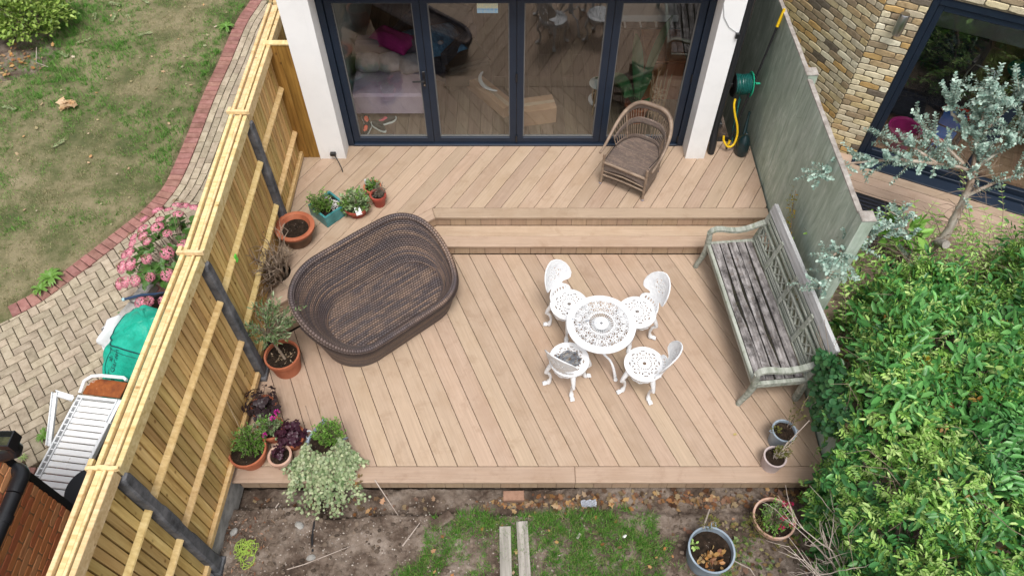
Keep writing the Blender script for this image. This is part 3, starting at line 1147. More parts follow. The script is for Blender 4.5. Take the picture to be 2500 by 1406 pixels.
def carton(x, y, rz, sx, sy, h, lab, tilt=0):
    o = T('cardboard_box', lab, 'box', (x, y, FZ), rz, 'cardboard boxes inside the doors')
    MB().cbox(-sx, -sy, .0, sx, sy, h, .004).build('carton_body', M_card, o)
    MB().box(-sx, .002, h + .0005, sx, sy - .002, h + .006).build('flap', M_card, o)
    MB().box(-sx, -sy + .002, h + .0005, sx, -.002, h + .006).build('flap', M_card, o)
    MB().box(-sx - .002, -.03, h + .0065, sx + .002, .03, h + .0085).build('tape', M_tape, o)
    MB().box(-sx - .0025, -.03, h - .12, -sx - .0005, .03, h).build('tape', M_tape, o)
    return o
carton(.28, 7.72, .2, .26, .14, .24, 'large cardboard box lying inside the third glass panel')
carton(-.33, 8.12, 2.25, .44, .10, .16, 'long narrow cardboard box lying aslant behind the second panel')
# white curved offcut leaning in the long box
def crescent(name, loc, rz, lab, r0=.26, th=.05):
    pl = []
    for i in range(13):
        a = R(-70 + 140 * i / 12)
        pl.append((r0 * math.cos(a), r0 * math.sin(a)))
    for i in range(13):
        a = R(70 - 140 * i / 12)
        w = th * math.cos(a * 1.25) if abs(a * 1.25) < PI / 2 else 0.002
        pl.append(((r0 - max(w, .004)) * math.cos(a), (r0 - max(w, .004)) * math.sin(a)))
    q = MB().add([(p[0], p[1], z) for z in (0, .02) for p in pl], [tuple(range(26))[::-1], tuple(range(26, 52))] + [(i, (i + 1) % 26, 26 + (i + 1) % 26, 26 + i) for i in range(26)])
    o = q.build(name, M_white, None, loc, rz)
    return tag(o, lab, 'foam')
crescent('foam_packing', (-.22, 8.25, .56), R(200), 'white crescent of foam packing beside the long box')
crescent('foam_packing', (1.16, 7.95, .45), R(185), 'white foam crescent by the third stile, near the plant pots', .16, .05)
# trainers
M_rub = plain('white rubber sole', (0.75, 0.76, 0.72), .6)
M_orange = plain('coral mesh', (0.75, 0.16, 0.09), .8)
M_shoe = plain('dark trainer mesh', (0.03, 0.04, 0.035), .85)
def shoe(x, y, rz, lab, mu, mi):
    o = T('trainer', lab, 'shoe', (x, y, FZ), rz, 'trainers in front of the sofa')
    n = 20
    def outline(k, z):
        r_ = []
        for i in range(n):
            a = 2 * PI * i / n
            px, py = .14 * math.cos(a), .05 * math.sin(a) * (1 - .18 * math.sin(2 * a) * .4)
            py *= 1.12 if px > 0.03 else .9
            r_.append((px * k, py * k, z))
        return r_
    q = MB()
    rings = [outline(1, 0), outline(1.03, .012), outline(1, .028)]
    q.add(sum(rings, []), [tuple(range(n))[::-1]] + [(k * n + i, k * n + (i + 1) % n, (k + 1) * n + (i + 1) % n, (k + 1) * n + i) for k in range(2) for i in range(n)] + [tuple(2 * n + i for i in range(n))])
    q.build('sole', M_rub, o, smooth=True)
    q = MB()
    up = []
    for k, z in ((.96, .029), (.97, .045), (.86, .07)):
        up.append([(p[0], p[1], z - (.028 * max(0, p[0] / .14) if z > .04 else 0)) for p in outline(k, z)])
    up.append([(p[0] * .55 - .05, p[1] * .62, .085) for p in outline(.9, 0)])
    up.append([(p[0] * .5 - .05, p[1] * .55, .05) for p in outline(.9, 0)])
    q.add(sum(up, []), [(k * n + i, k * n + (i + 1) % n, (k + 1) * n + (i + 1) % n, (k + 1) * n + i) for k in range(4) for i in range(n)] + [tuple(4 * n + i for i in range(n))])
    q.build('upper', mu, o, smooth=True)
    q = MB().lathe([(.001, 0), (.045, .0), (.05, .012), (.044, .02)], 16, (-.05, 0, .068), 1.25, .62)
    q.build('collar', mi, o, smooth=True)
shoe(-1.96, 7.66, 1.9, 'coral-lined dark trainer nearest the sofa corner', M_shoe, M_orange)
shoe(-1.93, 7.48, 1.5, 'coral-lined dark trainer nearest the door frame', M_shoe, M_orange)
shoe(-1.68, 7.64, .6, 'pink-lined trainer with white sole pointing to the doors', M_shoe, plain('pink mesh', (.6, .12, .15), .8))
shoe(-1.78, 7.53, 2.4, 'dark trainer with white sole between the coral pair', M_shoe, M_shoe)
# tall orange-brown cabinet and the white and black shelf unit at the right of the room
M_cab = woodmat('orange stained timber', (0.28, 0.085, 0.03), (0.44, 0.155, 0.06), (0.55, 0.23, 0.10), 2, .08, False, .4)
cb = T('cabinet', 'orange-brown wooden cabinet behind the rightmost glass panel', 'cabinet', (1.95, 8.72, FZ))
MB().cbox(-.2, -.62, .0, .29, .1, .62, .006).build('carcass', M_cab, cb)
MB().cbox(-.22, -.66, .622, .29, .12, .65, .006).build('top', M_cab, cb)
for k in range(2):
    MB().cbox(-.19 + k * .235, -.645, .03, .035 + k * .235, -.622, .6, .004).build('cabinet_door', M_cab, cb)
sh = T('keyboard_piano', 'white electric piano with dark key strip on the cabinet', 'piano', (1.85, 9.0, FZ + .66))
MB().cbox(-.5, -.12, .02, .38, .5, .12, .01).build('case', M_white, sh)
MB().cbox(-.5, -.26, .0, .38, -.122, .03, .004).build('key_bed', M_gasket, sh)
for k in range(4):
    MB().cbox(-.36 + k * .21, -.258, .031, -.335 + k * .21, -.124, .04, .002).build('white_key', M_white, sh)
# house plants
M_bigleaf = leafmat('house plant leaf', [(0.02, 0.07, 0.03), (0.05, 0.16, 0.06), (0.09, 0.22, 0.08)], .15, .01, .35)
M_terr = noisy('terracotta', [(0.3, (0.28, 0.075, 0.033)), (0.55, (0.40, 0.125, 0.06)), (0.8, (0.46, 0.18, 0.1))], 5, 7, .7, bump=.15, bscale=40)
def blade(p, q, w, lift, n=8):
    p, q = Vector(p), Vector(q)
    vs, fs = [], []
    d = (q - p)
    s = d.cross(Vector((0, 0, 1))).normalized()
    for i in range(n + 1):
        t_ = i / n
        c = p.lerp(q, t_) + Vector((0, 0, lift * math.sin(PI * t_)))
        ww = w * math.sin(PI * min(1, t_ * .9 + .08)) ** .7
        vs += [tuple(c + s * ww + Vector((0, 0, ww * .35))), tuple(c), tuple(c - s * ww + Vector((0, 0, ww * .35)))]
    for i in range(n):
        a = i * 3
        fs += [(a, a + 1, a + 4, a + 3), (a + 1, a + 2, a + 5, a + 4)]
    return vs, fs
hp = T('house_plant', 'large-leaved banana-like plant in a terracotta pot behind the right panel', 'potted plant', (1.62, 7.72, FZ), 0)
MB().lathe([(.12, 0), (.15, .22), (.165, .22), (.165, .26), (.15, .26), (.14, .22), (.001, .21)], 28, closed=False).build('pot', M_terr, hp, smooth=True)
for (a, b_, w, l) in (((0, 0, .25), (-.06, .5, .95), .075, .10), ((0, 0, .3), (.42, .75, 1.05), .06, .12), ((-.05, 0, .25), (-.4, .25, .5), .10, .12), ((0, 0, .25), (.16, .12, .62), .06, .1), ((0, 0, .25), (-.2, -.1, .42), .11, .1), ((0, 0, .22), (.05, -.2, .35), .11, .08), ((-.1, .1, .2), (-.62, .3, .4), .035, .16), ((0, 0, .3), (-.1, .3, .75), .05, .1)):
    v_, f_ = blade(a, b_, w, l)
    MB().add(v_, f_).build('leaf', M_bigleaf, hp, smooth=True, sharp=0)
wk = T('willow_obelisk', 'woven willow plant cone standing inside behind the wicker armchair', 'plant support', (1.86, 7.66, FZ))
M_will = plain('dry willow', (0.42, 0.28, 0.16), .7)
for k in range(7):
    a = 2 * PI * k / 7
    MB().tube([(.09 * math.cos(a), .09 * math.sin(a), .0), (.12 * math.cos(a), .12 * math.sin(a), .75)], .006, 5).build('rod', M_will, wk)
q = MB()
for k in range(26):
    a, b_ = random.uniform(0, 6.28), random.uniform(1.5, 4)
    z0 = random.uniform(.12, .52)
    q.tube([(.11 * math.cos(a), .11 * math.sin(a), z0), (.11 * math.cos(a + b_), .11 * math.sin(a + b_), z0 + random.uniform(-.08, .08))], .003, 4)
q.build('weave', M_will, wk)
lt = T('side_table', 'small pale round plant table beside the third door stile', 'table', (1.12, 7.9, FZ))
MB().lathe([(.001, .42), (.13, .42), (.135, .43), (.13, .44), (.001, .44)], 24).build('tabletop', M_wallin, lt)
for k in range(3):
    a = 2.1 * k
    MB().tube([(.1 * math.cos(a), .1 * math.sin(a), .42), (.14 * math.cos(a), .14 * math.sin(a), 0)], .012, 8).build('leg', M_will, lt)

# ------------------------------------------------------------------ left fence
FX = -2.72
POSTS = [(9.7, -2.72), (7.75, -2.72), (5.81, -2.72), (3.98, -2.71), (2.04, -2.79), (0.15, -2.85)]
M_dkback = woodmat('groove shade backing', srgb(70, 50, 20), srgb(96, 72, 32), srgb(120, 92, 46), 2, .1)  # board wood darkened, the shade of the grooves is in this colour
def fence_panel(ya, xa, yb, xb, lab, nsl, zb, lo=0.0, zt=2.02):
    """panel running from (xa, ya) down to (xb, yb); local +X along it, local +Y to the garden side"""
    L = math.hypot(xb - xa, yb - ya)
    o = T('wooden_fence', lab, 'fence', (xa, ya, 0), math.atan2(yb - ya, xb - xa), 'bays of the new wooden fence')
    # heading -Y, so local +Y points to world +X
    a, e = 0.06, L - 0.06
    st = (e - a) / nsl
    for i in range(nsl):
        x = a + i * st
        z0, z1 = zb, zt - .05 + random.uniform(-.004, .004)
        g_ = random.uniform(.012, .018)
        m = MB().cbox(x, -.022, z0, x + st - g_, .008, z1, .003)
        ob = m.build('board', M_fence, o)
        ob.location = (0, -.002 * random.random(), 0)
    MB().box(a, -.10, zb, e, -.09, zt - .06).build('backing', M_dkback, o)  # added dark sheet that deepens the gaps between the boards
    for z in (1.38 + lo, 0.72 + lo):
        m = MB()
        # arris rail, triangular with rounded nose
        p = [(.009, -.04), (.05, -.014), (.056, 0), (.05, .014), (.009, .04)]
        vs = [(x, yy, z + zz) for x in (a - .03, e + .03) for (yy, zz) in p]
        n = len(p)
        m.add(vs, [tuple(range(n))[::-1], tuple(range(n, 2 * n))] + [(i, (i + 1) % n, n + (i + 1) % n, n + i) for i in range(n)])
        m.build('rail', M_rail, o)
    MB().cbox(a - .02, .008, zb + .0, e + .02, .05, zb + .075, .005).build('rail', M_rail, o)
    # top: strip of counter rail either side of the boards and a pair of cap boards
    MB().cbox(a - .05, .012, zt - .125, e + .05, .052, zt - .004, .004).build('top_rail', M_cap, o)
    MB().cbox(a - .05, -.018, zt - .05, e + .05, .004, zt + .012, .003).build('top_rail', M_cap, o)
    MB().cbox(a - .05, -.070, zt - .09, e + .05, -.025, zt - .002, .004).build('top_rail', M_cap, o)
    MB().cbox(a - .04, -.112, zt - .02, e + .04, -.079, zt + .028, .004).build('cap', M_cap, o)
    return o
def cleat(y, x, lab, zt):
    o = T('fence_cleat', lab, 'cleat', (x, y, zt), 0, 'timber cleats on the fence joints')
    pl = [(-.13, -.022), (.07, -.022), (.095, -.012), (.095, .012), (.07, .014), (.03, .010), (.0, .022), (-.05, .022), (-.08, .012), (-.13, .012)]
    MB().add([(p[0], p[1] * .8, z) for z in (0.012, .05) for p in pl], [tuple(range(10))[::-1], tuple(range(10, 20))] + [(i, (i + 1) % 10, 10 + (i + 1) % 10, 10 + i) for i in range(10)]).build('block', M_cap, o)
    MB().cbox(-.135, .02, .0, -.10, .07, .04, .004).build('end_block', M_cap, o)
def cpost(y, x, lab, z0, zt=1.9):
    o = T('fence_post', lab, 'fence post', (x + .03, y, 0), 0, 'dark concrete posts of the left fence')
    pr = []
    w0, w1 = .075, .048
    zs = [z0, .0, .05, .56, .66, .84, .92, 1.22, 1.30, 1.5, 1.58, zt - .05, zt]
    ww = [.07, .07, .062, .060, .048, .048, .058, .056, .044, .044, .052, .048, .03]
    n = len(zs)
    for z, w in zip(zs, ww):
        pr.append([(-.05, -w, z), (.035, -w, z), (.048, -w * .7, z), (.048, w * .7, z), (.035, w, z), (-.05, w, z)])
    q = MB()
    q.add(sum(pr, []), [tuple(range(6))[::-1], tuple((n - 1) * 6 + i for i in range(6))] + [(k * 6 + i, k * 6 + (i + 1) % 6, (k + 1) * 6 + (i + 1) % 6, (k + 1) * 6 + i) for k in range(n - 1) for i in range(6)])
    q.build('shaft', M_conc, o)
    MB().cbox(-.06, -.085, z0, .062, .085, z0 + .1 if z0 < 0 else z0 + .06, .01).build('foot', M_conc, o)
names = ['fence panel farthest away, half hidden behind the white pillar', 'fence panel between the white pillar and the first concrete post', 'fence panel beside the daybed, with a green tape mark on its rail', 'fence panel beside the olive pot and the dark-leaved pots', 'nearest fence panel, cut off by the photo at the bottom left']
for i in range(5):
    ya, xa = POSTS[i]
    yb, xb = POSTS[i + 1]
    zb = (.2, .36, .17, .09, -.02)[i]
    fence_panel(ya, xa, yb, xb, names[i], (24, 25, 25, 22, 22)[i], zb, (0, .02, .0, .0, .0)[i], (2.02, 2.0, 2.0, 2.02, 2.08)[i])
for k, (i, lab, z0) in enumerate(((2, 'dark concrete post behind the large terracotta bowl pot', DZ + .002), (3, 'dark concrete post beside the potted olive tree', .002), (4, 'dark concrete post standing in the bare soil at the front', -.24))):
    cpost(POSTS[i][0], POSTS[i][1], lab, z0, (1.9, 1.9, 1.94)[k])
    cleat(POSTS[i][0], POSTS[i][1] - .01, ('notched timber cleat over the fence joint nearest the house', 'notched timber cleat over the middle fence joint, above the hydrangea', 'notched timber cleat over the nearest fence joint, above the lounger')[k], (2.0, 2.02, 2.05)[k])
tp = tag(MB().cbox(-.006, -.02, -.045, .006, .02, .045, .002).build('tape_mark', plain('bright green tape', (.12, .7, .06), .4), None, (-2.658, 4.46, 1.385)), 'bright green tape mark on the fence rail', 'tape')
# concrete gravel boards under the last two panels
for (ya, xa, yb, xb, z0, z1, lab) in ((3.9, -2.735, 2.13, -2.795, -.35, .085, 'pale concrete gravel board under the fence by the deck edge'), (1.96, -2.80, .2, -2.85, -.35, -.03, 'concrete gravel board under the nearest fence panel'), (5.73, -2.735, 4.07, -2.73, -.1, .165, 'dark gravel board under the fence beside the daybed'), (7.6, -2.735, 5.9, -2.735, -.1, .355, 'dark gravel board under the fence by the white pillar')):
    L = math.hypot(xb - xa, yb - ya)
    tag(MB().cbox(0, -.02, z0, L, .03, z1, .006).build('gravel_board', M_gravel if z0 < -.2 else M_conc, None, (xa, ya, 0), math.atan2(yb - ya, xb - xa)), lab, 'gravel board', 'concrete boards under the fence')
# closing panel of two wide planks between the fence and the pillar
cp = T('closing_panel', 'two wide brown planks closing the gap between fence and white pillar', 'wood panel', (-2.6, 7.0, 0))
MB().cbox(-.145, -.03, DZ + .002, -.004, -.008, 1.99, .003).build('plank', M_plank, cp)
MB().cbox(.0, -.03, DZ + .002, .138, -.008, 1.985, .003).build('plank', M_plank, cp)
MB().cbox(-.15, -.04, 1.992, .138, .03, 2.015, .003).build('cap', M_cap, cp)

# ------------------------------------------------------------------ right boundary: green painted concrete panels
def paintmat():
    t = NT('worn sage paint')
    v = t.coord('Object', (3.5, 3.5, .9), (.22, 0, 0), rnd=13)
    a = t.noise(v, 2.4, 8, .68, .6)
    c = t.ramp(a, [(.25, (.15, .20, .14)), (.40, (.31, .39, .30)), (.53, (.43, .52, .42)), (.66, (.66, .72, .64)), (.85, (.40, .47, .37))])
    s2 = t.noise(t.coord('Object', (26, 26, 1.2), rnd=5), 1.3, 5, .65)
    c = t.mix(t.math('MULTIPLY', t.ramp(t.noise(t.coord('Object', (1, 1, .7), rnd=3), 1.3, 7, .7), [(.40, (1, 1, 1)), (.56, (0, 0, 0))]), .5), c, (.2, .245, .195, 1))
    c = t.mix(.30, c, t.ramp(s2, [(.32, (.24, .275, .235)), (.66, (.56, .60, .555))]))
    cr = t.new('ShaderNodeTexVoronoi', feature='DISTANCE_TO_EDGE')
    cr.inputs['Scale'].default_value = .9
    t.link(t.mix(.35, t.coord('Object', (1, 1.6, 1)), t.new('ShaderNodeTexNoise').outputs[1]), cr.inputs['Vector'])
    c = t.mix(t.math('MULTIPLY', t.ramp(cr.outputs[0], [(0.0, (1, 1, 1)), (.004, (0, 0, 0))]), .22), c, (.06, .075, .06, 1))
    t.bump(s2, .3, .004)
    return t.fin(c, .75, 0, .3)
M_sage = paintmat()
M_rawtop = noisy('bare mortar top', [(.3, (.20, .17, .15)), (.6, (.36, .33, .30)), (.8, (.48, .46, .43))], 12, 7, .9, bump=.6, bscale=40, bdist=.01)
WXR = 3.08
def wpanel(y0, y1, z0, z1, lab, seed):
    o = T('garden_wall_panel', lab, 'wall panel', (WXR, y0, 0), 0, 'sage painted panels of the right garden wall')
    L = y1 - y0
    MB().cbox(0, .002, z0, .05, L - .002, z1, .004).build('panel', M_sage, o)
    q = MB()
    n = 36
    for i in range(n + 1):
        y = .002 + (L - .004) * i / n
        w = .0 + .008 * (vnoise(y * 9, seed, 1, seed))
        h = .016 + .014 * vnoise(y * 6 + 3, seed, 1, seed + 4)
        q.v += [(.001 - w * .6, y, z1 + .0005), (.003 - w * .6, y, z1 + h * .6), (.046 + w * .5, y, z1 + h * .5), (.049 + w * .5, y, z1 + .0005)]
    for i in range(n):
        a = i * 4
        q.f += [(a, a + 1, a + 5, a + 4), (a + 1, a + 2, a + 6, a + 5), (a + 2, a + 3, a + 7, a + 6)]
    q.f += [(0, 3, 2, 1), (n * 4, n * 4 + 1, n * 4 + 2, n * 4 + 3)]
    q.build('mortar_top', M_rawtop, o)
wpanel(6.50, 8.6, -.3, 2.0, 'sage green wall panel behind the hose reel', 1)
wpanel(4.46, 6.38, -.3, 1.98, 'sage green wall panel behind the bench, below the brick house', 2)
wpanel(2.50, 4.34, -.3, .72, 'low sage green wall panel behind the bench, half under ivy', 3)
wpanel(.6, 2.38, -.3, .5, 'low sage green wall panel buried under the climbing shrub', 4)
for (y, zt, lab) in ((6.44, 2.03, 'sage green concrete post beside the hose reel panel'), (4.40, 2.03, 'sage green concrete post at the end of the tall wall'), (2.44, .74, 'short sage concrete post among the climbing leaves')):
    o = T('wall_post', lab, 'wall post', (WXR + .03, y, 0), 0, 'posts of the right garden wall')
    MB().cbox(-.05 if y < 5 else -.028, -.056, -.3, .07, .056, zt, .006).build('shaft', M_sage, o)
    MB().cbox(-.055, -.062, zt + .001, .075, .062, zt + .025, .008).build('top', M_rawtop, o)
# ------------------------------------------------------------------ neighbour's brick house on the right
nb = T('stock_brick_house', 'yellow stock brick house with splayed corner beyond the wall', 'house', (4.02, 7.24, 0))
BC = [srgb(222, 208, 172), srgb(236, 228, 204), srgb(206, 186, 142), srgb(200, 166, 112), srgb(186, 162, 126), srgb(166, 148, 122), srgb(228, 216, 186), srgb(196, 184, 160), srgb(214, 202, 174), srgb(202, 186, 150), srgb(160, 142, 118), srgb(196, 176, 134), srgb(120, 110, 98), srgb(206, 192, 166), srgb(206, 196, 172)]
def brickmat(name, cols, bump=.6):
    t = NT(name)
    rn = t.rand()
    c = t.ramp(rn, [(i / len(cols), q) for i, q in enumerate(cols)], 'CONSTANT')
    n = t.noise(t.coord('Object', rnd=50), 14, 7, .7)
    c = t.mix(.75, c, t.ramp(n, [(.3, (.5, .46, .42)), (.5, (.95, .94, .92)), (.75, (1.15, 1.15, 1.15))]), 'MULTIPLY')
    t.bump(t.noise(t.coord('Object', rnd=50), 40, 6, .7), bump, .006)
    return t.fin(c, .9, 0, .2)
M_stock = brickmat('stock brick', BC)
M_mort = noisy('sandy mortar', [(.3, (.10, .085, .06)), (.6, (.19, .16, .11)), (.8, (.26, .225, .165))], 20, 6, .95, bump=.5, bscale=90)
# a dozen slightly different worn bricks to pick from
def worn(L, h=.066, d=.05, seed=0):
    q = MB()
    pl = inset([(0, 0), (L, 0), (L, h), (0, h)], .0)
    pts = []
    for i in range(16):
        t_ = i / 16 * 4
        k, f_ = int(t_), t_ - int(t_)
        c = [(0, 0), (L, 0), (L, h), (0, h)]
        x = c[k][0] + (c[(k + 1) % 4][0] - c[k][0]) * f_
        y = c[k][1] + (c[(k + 1) % 4][1] - c[k][1]) * f_
        j = .004
        x += random.uniform(-j, j)
        y += random.uniform(-j, j)
        if f_ == 0:
            x += (L / 2 - x) * .06
            y += (h / 2 - y) * .16
        pts.append((x, y))
    q.prism(pts, -d, 0.0, .005)
    return q
# local frame of a wall: x along, y up, z out
def wallframe(p, d, out):
    d, out = Vector(d).normalized(), Vector(out).normalized()
    M = Matrix(((d.x, 0, out.x, p[0]), (d.y, 0, out.y, p[1]), (0, 1, 0, p[2]), (0, 0, 0, 1)))
    return M
def lay(parent, M, x0, x1, z0, z1, m, off=0.0, H=.075, B=.215, openings=(), seed=0, jit=.002):
    cache = {}
    row = 0
    z = z0
    while z + H * .5 < z1:
        x = x0 - (B + .01) * ((.5 * (row % 2)) + off)
        while x < x1:
            a, e = max(x, x0), min(x + B, x1)
            for (oa, oe, oz0, oz1) in openings:
                if z + H * .5 > oz0 and z + H * .5 < oz1:
                    if a >= oa and e <= oe:
                        a = e
                    elif a < oa < e:
                        e = oa - .004
                    elif a < oe < e:
                        a = oe + .004
            if e - a > .035:
                k = (round(e - a, 3), random.randint(0, 3))
                if k not in cache:
                    me_o = worn(e - a).build('brick', m)
                    cache[k] = me_o.data
                    ob = me_o
                else:
                    ob = bpy.data.objects.new('brick', cache[k])
                    COL.objects.link(ob)
                ob.parent = parent
                ob.matrix_basis = M @ Matrix.Translation((a, z, random.uniform(-jit, jit)))
            x += B + .01
        z += H
        row += 1
    return cache
dR = Vector((.895, -.446, 0))
nR = Vector((-.446, -.895, 0))
dL = Vector((-.447, .895, 0))
nL = Vector((-.895, -.447, 0))
MR = wallframe((0, 0, 0), dR, nR)
ML = wallframe(tuple(dL * 2.4), -dL, nL)
lay(nb, MR, 0.006, 3.4, 0.0, 2.95, M_stock, openings=((.425, 3.35, -.1, 2.53),), off=.05)
lay(nb, ML, 0.9, 2.394, .35, 2.95, M_stock, off=.3)
def slab(parent, nm, M, x0, x1, z0, z1, d0, d1, m):
    return MB().box(x0, z0, d0, x1, z1, d1).build(nm, m, parent, M=M)
slab(nb, 'wall', MR, -.0, .425, -.3, 3.0, -.2, -.009, M_mort)
slab(nb, 'wall', MR, .426, 3.6, 2.53, 3.0, -.2, -.009, M_mort)
slab(nb, 'wall', ML, -.2, 2.40, -.3, 3.0, -.2, -.009, M_mort)
# dark glazed door
nd = T('sliding_door', 'dark framed sliding glass door in the yellow brick house', 'door', (4.02, 7.24, 0))
q = MB()
for (x0, x1, z0, z1) in ((.43, .50, .3, 2.52), (.501, 3.3, 2.44, 2.519), (.501, 3.3, .26, .345)):
    q.cbox(x0, z0, -.16, x1, z1, -.02, .005)
q.build('outer_frame', M_alu, nd, M=MR)
lf = MB()
for (x0, x1, z0, z1) in ((.504, .57, .35, 2.435), (1.62, 1.69, .35, 2.435), (.571, 1.619, 2.37, 2.434), (.571, 1.619, .351, .43)):
    lf.cbox(x0, z0, -.10, x1, z1, -.035, .004)
l1_ = lf.build('door_leaf', M_alu, nd, M=MR)
o = MB().box(.571, .431, -.075, 1.619, 2.369, -.06).build('pane', M_glass, l1_)
lf = MB()
for (x0, x1, z0, z1) in ((1.70, 1.77, .35, 2.435), (3.2, 3.29, .35, 2.435), (1.771, 3.199, 2.37, 2.434), (1.771, 3.199, .351, .43)):
    lf.cbox(x0, z0, -.145, x1, z1, -.08, .004)
l2_ = lf.build('door_leaf', M_alu, nd, M=MR)
MB().box(1.771, .431, -.12, 3.199, 2.369, -.105).build('pane', M_glass, l2_)
# sill track in front of the door
MB().cbox(.40, .255, -.019, 3.4, .30, .16, .006).build('threshold', M_alu, nd, M=MR)
# room behind it
M_nfl = woodmat('neighbour oak floor', (0.12, 0.06, 0.03), (0.22, 0.12, 0.065), (0.3, 0.18, 0.1), 1, .1, False, .4)
nf = S('neighbour_room_floor')
for k in range(26):
    MB().box(.0 + k * .14 + .001, -3.4, .25, .139 + k * .14, -.17, .3).build('floor_board', M_nfl, nf)
nf.matrix_basis = Matrix.Translation((4.02, 7.24, 0)) @ Matrix(((dR.x, nR.x, 0, 0), (dR.y, nR.y, 0, 0), (0, 0, 1, 0), (0, 0, 0, 1)))
slab(nb, 'inner_wall', MR, -.1, 3.7, -.2, 3.0, -3.6, -3.45, M_wallin)
slab(nb, 'inner_wall', MR, -.12, .0, -.2, 3.0, -3.45, -.21, M_wallin)
slab(nb, 'inner_wall', MR, 3.6, 3.7, -.2, 3.0, -3.45, -.21, M_wallin)
slab(nb, 'ceiling', MR, -.12, 3.7, 2.75, 2.95, -3.44, -.205, M_wallin)
slab(nb, 'roof', MR, -.2, 3.7, 3.002, 3.1, -3.6, -.0, M_gravel)
# steel lamp
ML_ = plain('brushed steel', (.55, .55, .55), .28, metal=1.0)
la = T('wall_lamp', 'steel cylinder wall lamp on the yellow bricks', 'lamp', (4.02, 7.24, 0))
la.matrix_basis = Matrix.Translation((4.02, 7.24, 0)) @ MR @ Matrix.Translation((.22, 2.24, .0))
MB().cbox(-.03, -.04, .0, .03, .04, .03, .004).build('bracket', ML_, la)
MB().lathe([(.001, -.085), (.033, -.085), (.036, -.08), (.036, .08), (.033, .085), (.001, .085)], 20).build('cylinder', ML_, la, M=Matrix.Translation((0, 0, .068)) @ Matrix.Rotation(R(90), 4, 'X'), smooth=True)
la.matrix_basis = Matrix.Translation((4.02, 7.24, 0)) @ MR @ Matrix.Translation((.23, 2.2, .004)) @ Matrix.Scale(1.45, 4)
nb_M = Matrix.Translation((4.02, 7.24, 0))
for o in (nd,):
    pass
# neighbour's terrace
M_ndeck = deckmat('neighbour decking', (.43, .32, .24))
nt = S('neighbour_terrace')
for k in range(30):
    y = .16 + k * .15
    x0 = max(-1.2, (3.22 - 4.02 + .446 * (y + .15)) / .895)
    if 3.8 - x0 > .2:
        MB().cbox(x0, -.145, .25, 3.8, -.002, .285, .003).build('deck_board', M_ndeck, nt, (0, y, 0))
nt.matrix_basis = Matrix.Translation((4.02, 7.24, 0)) @ Matrix(((dR.x, nR.x, 0, 0), (dR.y, nR.y, 0, 0), (0, 0, 1, 0), (0, 0, 0, 1)))

# ------------------------------------------------------------------ neighbour's red brick house at the lower left
rb = T('red_brick_house', 'orange-red brick house wall with black pipe at the lower left corner', 'house', (-3.87, 2.30, 0))
RC = [srgb(236, 160, 104), srgb(242, 168, 110), srgb(232, 152, 98), srgb(224, 138, 94), srgb(240, 172, 120), srgb(216, 132, 94), srgb(236, 156, 102)]
M_redb = NT('red brick')
_c = M_redb.ramp(M_redb.rand(), [(i / len(RC), q) for i, q in enumerate(RC)], 'CONSTANT')
_n = M_redb.noise(M_redb.coord('Object', (2.2, 14, 14), rnd=30), 1.6, 5, .6)
_c = M_redb.mix(M_redb.math('MULTIPLY', M_redb.ramp(_n, [(.53, (0, 0, 0)), (.66, (1, 1, 1))]), .4), _c, srgb(180, 98, 70))
M_redb.bump(M_redb.noise(M_redb.coord('Object', (8, 60, 60), rnd=30), 1, 5), .4, .004)
M_redb = M_redb.fin(_c, .85, 0, .25)
M_rmort = noisy('buff mortar', [(.3, (.42, .24, .12)), (.7, (.58, .36, .2))], 18, 5, .95, bump=.4, bscale=80)
MW = wallframe((0, -1.6, -.3), (0, 1, 0), (1, 0, 0))
lay(rb, MW, 0.1, 1.6, .55, 2.2, M_redb, off=.2, jit=.001)
slab(rb, 'wall', MW, -2.4, 1.598, -.1, 2.3, -.25, -.007, M_rmort)
slab(rb, 'wall', MW, -2.4, 1.598, -.1, 2.3, -1.9, -.26, M_rmort)
M_pipe = plain('black pvc pipe', (.014, .015, .018), .35)
pp = T('waste_pipe', 'fat black waste pipe running along the red brick wall', 'pipe', (-3.87, 2.30, 0))
pts = [(.075, -1.6, 1.45), (.075, -.20, 1.45)]
MB().tube(pts, .055, 18).build('pipe', M_pipe, pp, smooth=True)
bend = [(.075, -.19, 1.45), (.075, -.12, 1.45), (.073, -.06, 1.448), (.05, -.02, 1.44), (.0, .005, 1.435), (-.08, .01, 1.43), (-.35, .01, 1.43)]
MB().tube(cr(bend, 5), .058, 18).build('elbow', M_pipe, pp, smooth=True)
MB().tube([(.075, -.42, 1.45), (.075, -.36, 1.45)], .063, 18).build('collar', M_pipe, pp, smooth=True)
dp = T('downpipe', 'black square downpipe on the far corner of the red wall', 'pipe', (-3.87, 2.30, 0))
MB().cbox(-.06, .004, -.3, .0, .06, 1.62, .006).build('pipe', M_pipe, dp)
gt = T('gutter', 'black gutter end with mossy trough above the path', 'gutter', (-3.64, 2.31, 1.93))
q = MB()
pro = [(-.06, .05), (-.058, -.02), (-.035, -.05), (.035, -.05), (.058, -.02), (.06, .05), (.053, .05), (.05, -.015), (.03, -.042), (-.03, -.042), (-.05, -.015), (-.053, .05)]
n = len(pro)
q.add([(x, p[0], p[1]) for x in (-1.2, .02) for p in pro], [(i, (i + 1) % n, n + (i + 1) % n, n + i) for i in range(n)])
q.box(.0205, -.062, -.052, .03, .062, .052)
q.build('trough', M_pipe, gt)
MB().box(-1.2, -.045, -.035, .0, .045, -.02).build('moss', noisy('gutter moss', [(.3, (.02, .025, .01)), (.6, (.07, .07, .035)), (.8, (.05, .09, .02))], 20, 6, .95, bump=.8, bscale=50), gt)
